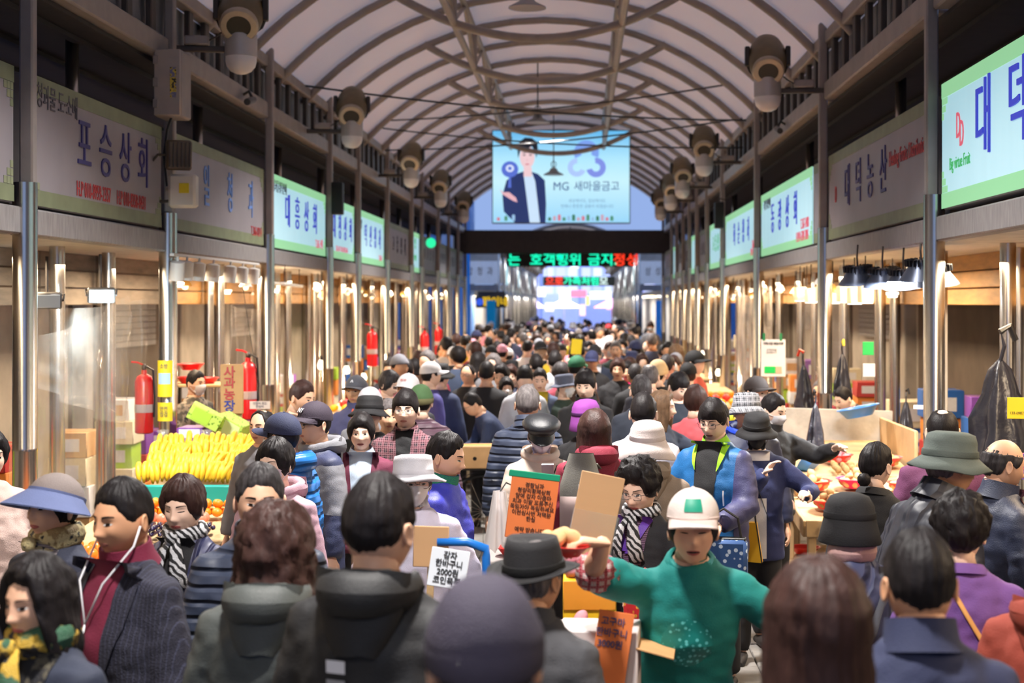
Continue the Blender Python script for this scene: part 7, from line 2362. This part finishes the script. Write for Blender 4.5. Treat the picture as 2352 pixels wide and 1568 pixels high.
obj('lettering', text_mesh('NASA', .035, 1, .001, .001), WHTM, bp, (.035, -.085, .045), FACE_C)
for e in (-1, 1):
    obj('strap', MB().tube([(e * .05, .02, .15), (e * .075, .05, .155), (e * .095, .10, .12)], .018, 8, flat=.4).mesh(smooth=True), GREYB, bp)
bi = thing('bicycle', 'old bicycle parked by the glass display case', 'bicycle', (-.62, 13.6, 0), (0, 0, .1))
rim = MB().tube([(.33 * math.cos(t * math.pi / 18), 0, .33 * math.sin(t * math.pi / 18)) for t in range(37)], .016, 6, cap=False).mesh(smooth=True)
spk = MB().tube([(0, 0, 0), (.32, 0, 0)], .0025, 4).mesh()
for x in (-.28, .78):
    w = obj('wheel', rim, BLACK, bi, (x, 0, .345))
    for k in range(16):
        obj('spoke', spk, STEEL, w, (0, 0, 0), (0, k * math.pi / 8, 0))
    obj('hub', MB().tube([(0, -.05, 0), (0, .05, 0)], .02, 8).mesh(), STEEL, w)
    obj('mudguard', MB().grid(lambda u, v: (.365 * math.cos(.3 + 2.6 * u), (v - .5) * .05, .365 * math.sin(.3 + 2.6 * u)), 20, 3).mesh(smooth=True), STEEL, w)
obj('frame', MB().tube([(-.28, 0, .345), (.2, 0, .3), (.68, 0, .8), (.05, 0, .78), (.2, 0, .3)], .016, 8).mesh(smooth=True), PAINT_D, bi)
obj('fork', MB().tube([(.78, 0, .345), (.68, 0, .8), (.66, 0, .98)], .014, 8).mesh(smooth=True), STEEL, bi)
obj('handlebar', MB().tube([(.55, -.28, 1.0), (.66, -.1, 1.0), (.66, .1, 1.0), (.55, .28, 1.0)], .012, 8).mesh(smooth=True), STEEL, bi)
obj('saddle', blob('saddle', .1, ln=.5, squash=.7), BLACK, bi, (.04, 0, .86))
obj('carrier', MB().box((-.3, 0, .74), (.4, .16, .02)).mesh(), PAINT_D, bi)
cb = thing('carton', 'brown carton with a round hole tied on the bicycle carrier', 'box', (-.92, 13.57, .755), (0, 0, .1))
obj('body', smooth_by_angle(MB().box((0, 0, .10), (.36, .3, .20), ch=.006).mesh()), CARD, cb)
obj('hand_hole', MB().lathe([(0, -.001), (.018, -.001)], 12, T=Matrix.Translation((-.06, -.152, .09)) @ Matrix.Rotation(math.pi / 2, 4, 'X')).mesh(), BLACK, cb)
obj('string', MB().box((0, 0, .202), (.36, .012, .006)).mesh(), LIMB, cb)
gc = thing('display_case', 'glass display case on a grey cart in the middle of the aisle', 'display case', (-.36, 12.85, 0))
GL = M('clear_tank_glass', S(200, 226, 226), .05, alpha=.22)
obj('cart_body', smooth_by_angle(MB().box((0, 0, .36), (.8, .5, .56), ch=.02).mesh()), M('slate_cart', S(96, 104, 118), .5, var=.06), gc)
obj('white_shelf', MB().box((0, 0, .66), (.84, .52, .04), ch=.01).mesh(), WHITE, gc)
for k, (c, d) in enumerate((((0, -.24, .88), (.78, .012, .4)), ((0, .24, .88), (.78, .012, .4)), ((-.385, 0, .88), (.012, .48, .4)), ((.385, 0, .88), (.012, .48, .4)), ((0, 0, 1.085), (.8, .5, .012)))):
    obj('pane', MB().box(c, d).mesh(), GL, gc)
for x in (-.385, .385):
    for y in (-.24, .24):
        obj('edge', MB().box((x, y, .88), (.02, .02, .42)).mesh(), M('pale_frame', S(190, 206, 206), .3), gc)
for x in (-.3, .3):
    obj('wheel', MB().lathe([(.02, -.02), (.08, -.02), (.08, .02), (.02, .02)], 14, T=Matrix.Translation((x, -.2, .08)) @ Matrix.Rotation(math.pi / 2, 4, 'Y')).mesh(), BLACK, gc)
ys = thing('held_sign', 'yellow hand-held card raised in the far crowd', 'sign', P(1324, 796, 19.5))
obj('card', MB().box((0, 0, 0), (.14, .01, .2), (0, .1, 0)).mesh(), YEL, ys)
obj('stick', MB().box((0, .012, -.42), (.02, .012, .75)).mesh(), WOODC, ys)

# ---- cartons, sacks and hung goods at the back of the stalls on both sides
CT = [('brown', CARD), ('white', WHB), ('lime', LIMB), ('purple', PURB), ('blue', BLUC), ('orange', M('orange_carton', S(232, 140, 60), .6, var=.06)), ('red', M('red_carton', S(196, 60, 56), .6, var=.06)), ('cream', M('cream_carton', S(226, 212, 180), .6, var=.06))]
cm = smooth_by_angle(MB().box((0, 0, .5), (1, 1, 1), ch=.02).mesh())
lm = MB().box((0, -.505, .5), (.6, .01, .5)).mesh()
tm_ = MB().box((0, 0, 1.0), (1.0, .12, .012)).mesh()
for side, X, s_ in (('left', XL, 1), ('right', XR, -1)):
    y = 9.4 if side == 'left' else 14.9
    while y < 40:
        x = X - s_ * GR.uniform(1.35, 1.65)
        z = 0
        n = GR.choice([3, 4, 5])
        for k in range(n):
            cn_, m = GR.choice(CT)
            w, d, h = GR.uniform(.34, .44), GR.uniform(.34, .5), GR.uniform(.2, .32)
            g = thing('stacked_carton', '%s carton in a stack against the %s stall wall, %s' % (cn_, side, 'near the outer posts' if y < 16 else ('in the middle stalls' if y < 28 else 'in the far stalls')), 'box', (x, y, z), (0, 0, GR.uniform(-.12, .12) + (math.pi / 2 * s_ if False else 0)), 'cartons stacked at the %s stall wall' % side)
            b = obj('body', cm, m, g)
            b.scale = (w, d, h)
            obj('label', lm, WHB if m is not WHB else CARD, g).scale = (w, d, h)
            obj('tape', tm_, M('clear_brown_tape', S(190, 160, 110), .3), g).scale = (w, d, h)
            z += h + .002
        y += GR.uniform(.75, 1.5)
# ------------------------------------------------------------------ the rest of the crowd, farther down the aisle
CR = random.Random(21)
CROWD_TOPS = [('black', BLK), ('navy', NAVY), ('charcoal', CHAR), ('slate blue', SLATE), ('brown', BRWN), ('grey', GREY), ('dark green', GRNB), ('bright blue', TEALB), ('red', RED), ('wine red', WINE),
              ('beige', BEIGE), ('white', WHT), ('khaki', KHAKI), ('purple', PURPLE), ('orange', C('orange_cloth', (222, 118, 42))), ('mustard yellow', C('mustard_cloth', (206, 168, 40))), ('pink', C('pink_cloth', (224, 142, 162)))]
CW = [16, 14, 9, 8, 6, 8, 4, 5, 4, 4, 5, 5, 4, 3, 2, 2, 3]
HATC = [('black', BLKH), ('white', WHT), ('grey', C('crowd_grey_cap', (128, 128, 136))), ('navy', C('crowd_navy_cap', (48, 54, 92))), ('red', C('crowd_red_cap', (200, 50, 60))), ('pink', C('crowd_pink_cap', (226, 160, 180)))]
taken = [(1.95, y_) for y_ in (18, 21.5, 25, 29, 33)] + [(-2.95, y_) for y_ in (16.8, 20.4, 24.2, 28, 32)] + [(g.location.x, g.location.y) for g, d, p in PEOPLE]
pairs = []
for D0, D1, n in ((14.6, 20, 46), (20, 28, 52), (28, 40, 60), (40, 56, 44)):
    k = tries = 0
    while k < n and tries < 4000:
        tries += 1
        D = CR.uniform(D0, D1)
        x = CR.uniform(-2.75, 1.85)
        if D < 36 and (x > 1.2 or x < -2.15):
            continue
        if D < 15.6 and x > -1.3 and x < .2:
            continue
        if any((x - a) ** 2 + (D - b) ** 2 < (.30 if D < 20 else .26) for a, b in taken):
            continue
        taken.append((x, D))
        k += 1
        fem = CR.random() < .5
        H = CR.gauss(1.60, .045) if fem else CR.gauss(1.70, .05)
        H = min(1.80, max(1.5, H))
        away = CR.random() < .62
        yaw = (180 if away else 0) + CR.choice([-28, -12, 0, 12, 28])
        cn, cm = CR.choices(CROWD_TOPS, CW)[0]
        hat = None
        hatm = hn = None
        if CR.random() < .24:
            hat = CR.choice(['cap', 'cap', 'bucket', 'beanie'])
            hn, hatm = CR.choices(HATC, [6, 4, 4, 4, 1, 1])[0]
        hair = ('undercap' if hat else CR.choice(['woman_short', 'perm', 'bob', 'long'])) if fem else ('undercap' if hat else CR.choice(['short', 'short', 'fringe', 'thin']))
        hcol = CR.choices(['black', 'salt', 'grey', 'brown'], [8, 2, 1.5, 2.5])[0]
        mask = MASKW if (not away and CR.random() < .22) else None
        zone = 'by left stalls' if x < -1.6 else ('by right stalls' if x > .9 else 'mid aisle')
        far = '' if D < 20 else (' halfway down' if D < 28 else (' towards the girder' if D < 40 else ' past the girder'))
        lab = '%s%s in %s, %s, %s%s' % ('masked ' if mask else '', 'walker from behind' if away else 'walker facing forward', cn, (hn + ' ' + {'cap': 'cap', 'bucket': 'bucket hat', 'beanie': 'knit cap'}[hat]) if hat else {'black': 'black', 'salt': 'greying', 'grey': 'grey', 'brown': 'brown'}[hcol] + ' hair', zone, far)
        g = person(VX + x * F / D, VY + (CAMZ - H) * F / D, H, yaw, lab, D=D, hair=hair, hc=hcol, hat=hat, hatm=hatm, top=cm, bulk=CR.choice([.03, .05]), sex='f' if fem else 'm', skin=CR.choice([0, 0, 1, 1, 2]), mask=mask, bottom=CR.randrange(4), lod=1 if D < 14 else 2, hp=CR.choice([0, 0, 10]))
# look-alikes that only their place tells apart share a group
by = {}
for g, d, p in PEOPLE:
    by.setdefault(g['label'], []).append(g)
for lab, gs in by.items():
    if len(gs) > 1:
        for g in gs:
            g['group'] = 'look-alike walkers: ' + lab[:60]
# ------------------------------------------------------------------ show everything
scene.collection.children.link(COL)
bpy.data.scenes.remove(WORK)
bpy.data.batch_remove([x for x in TRASH])
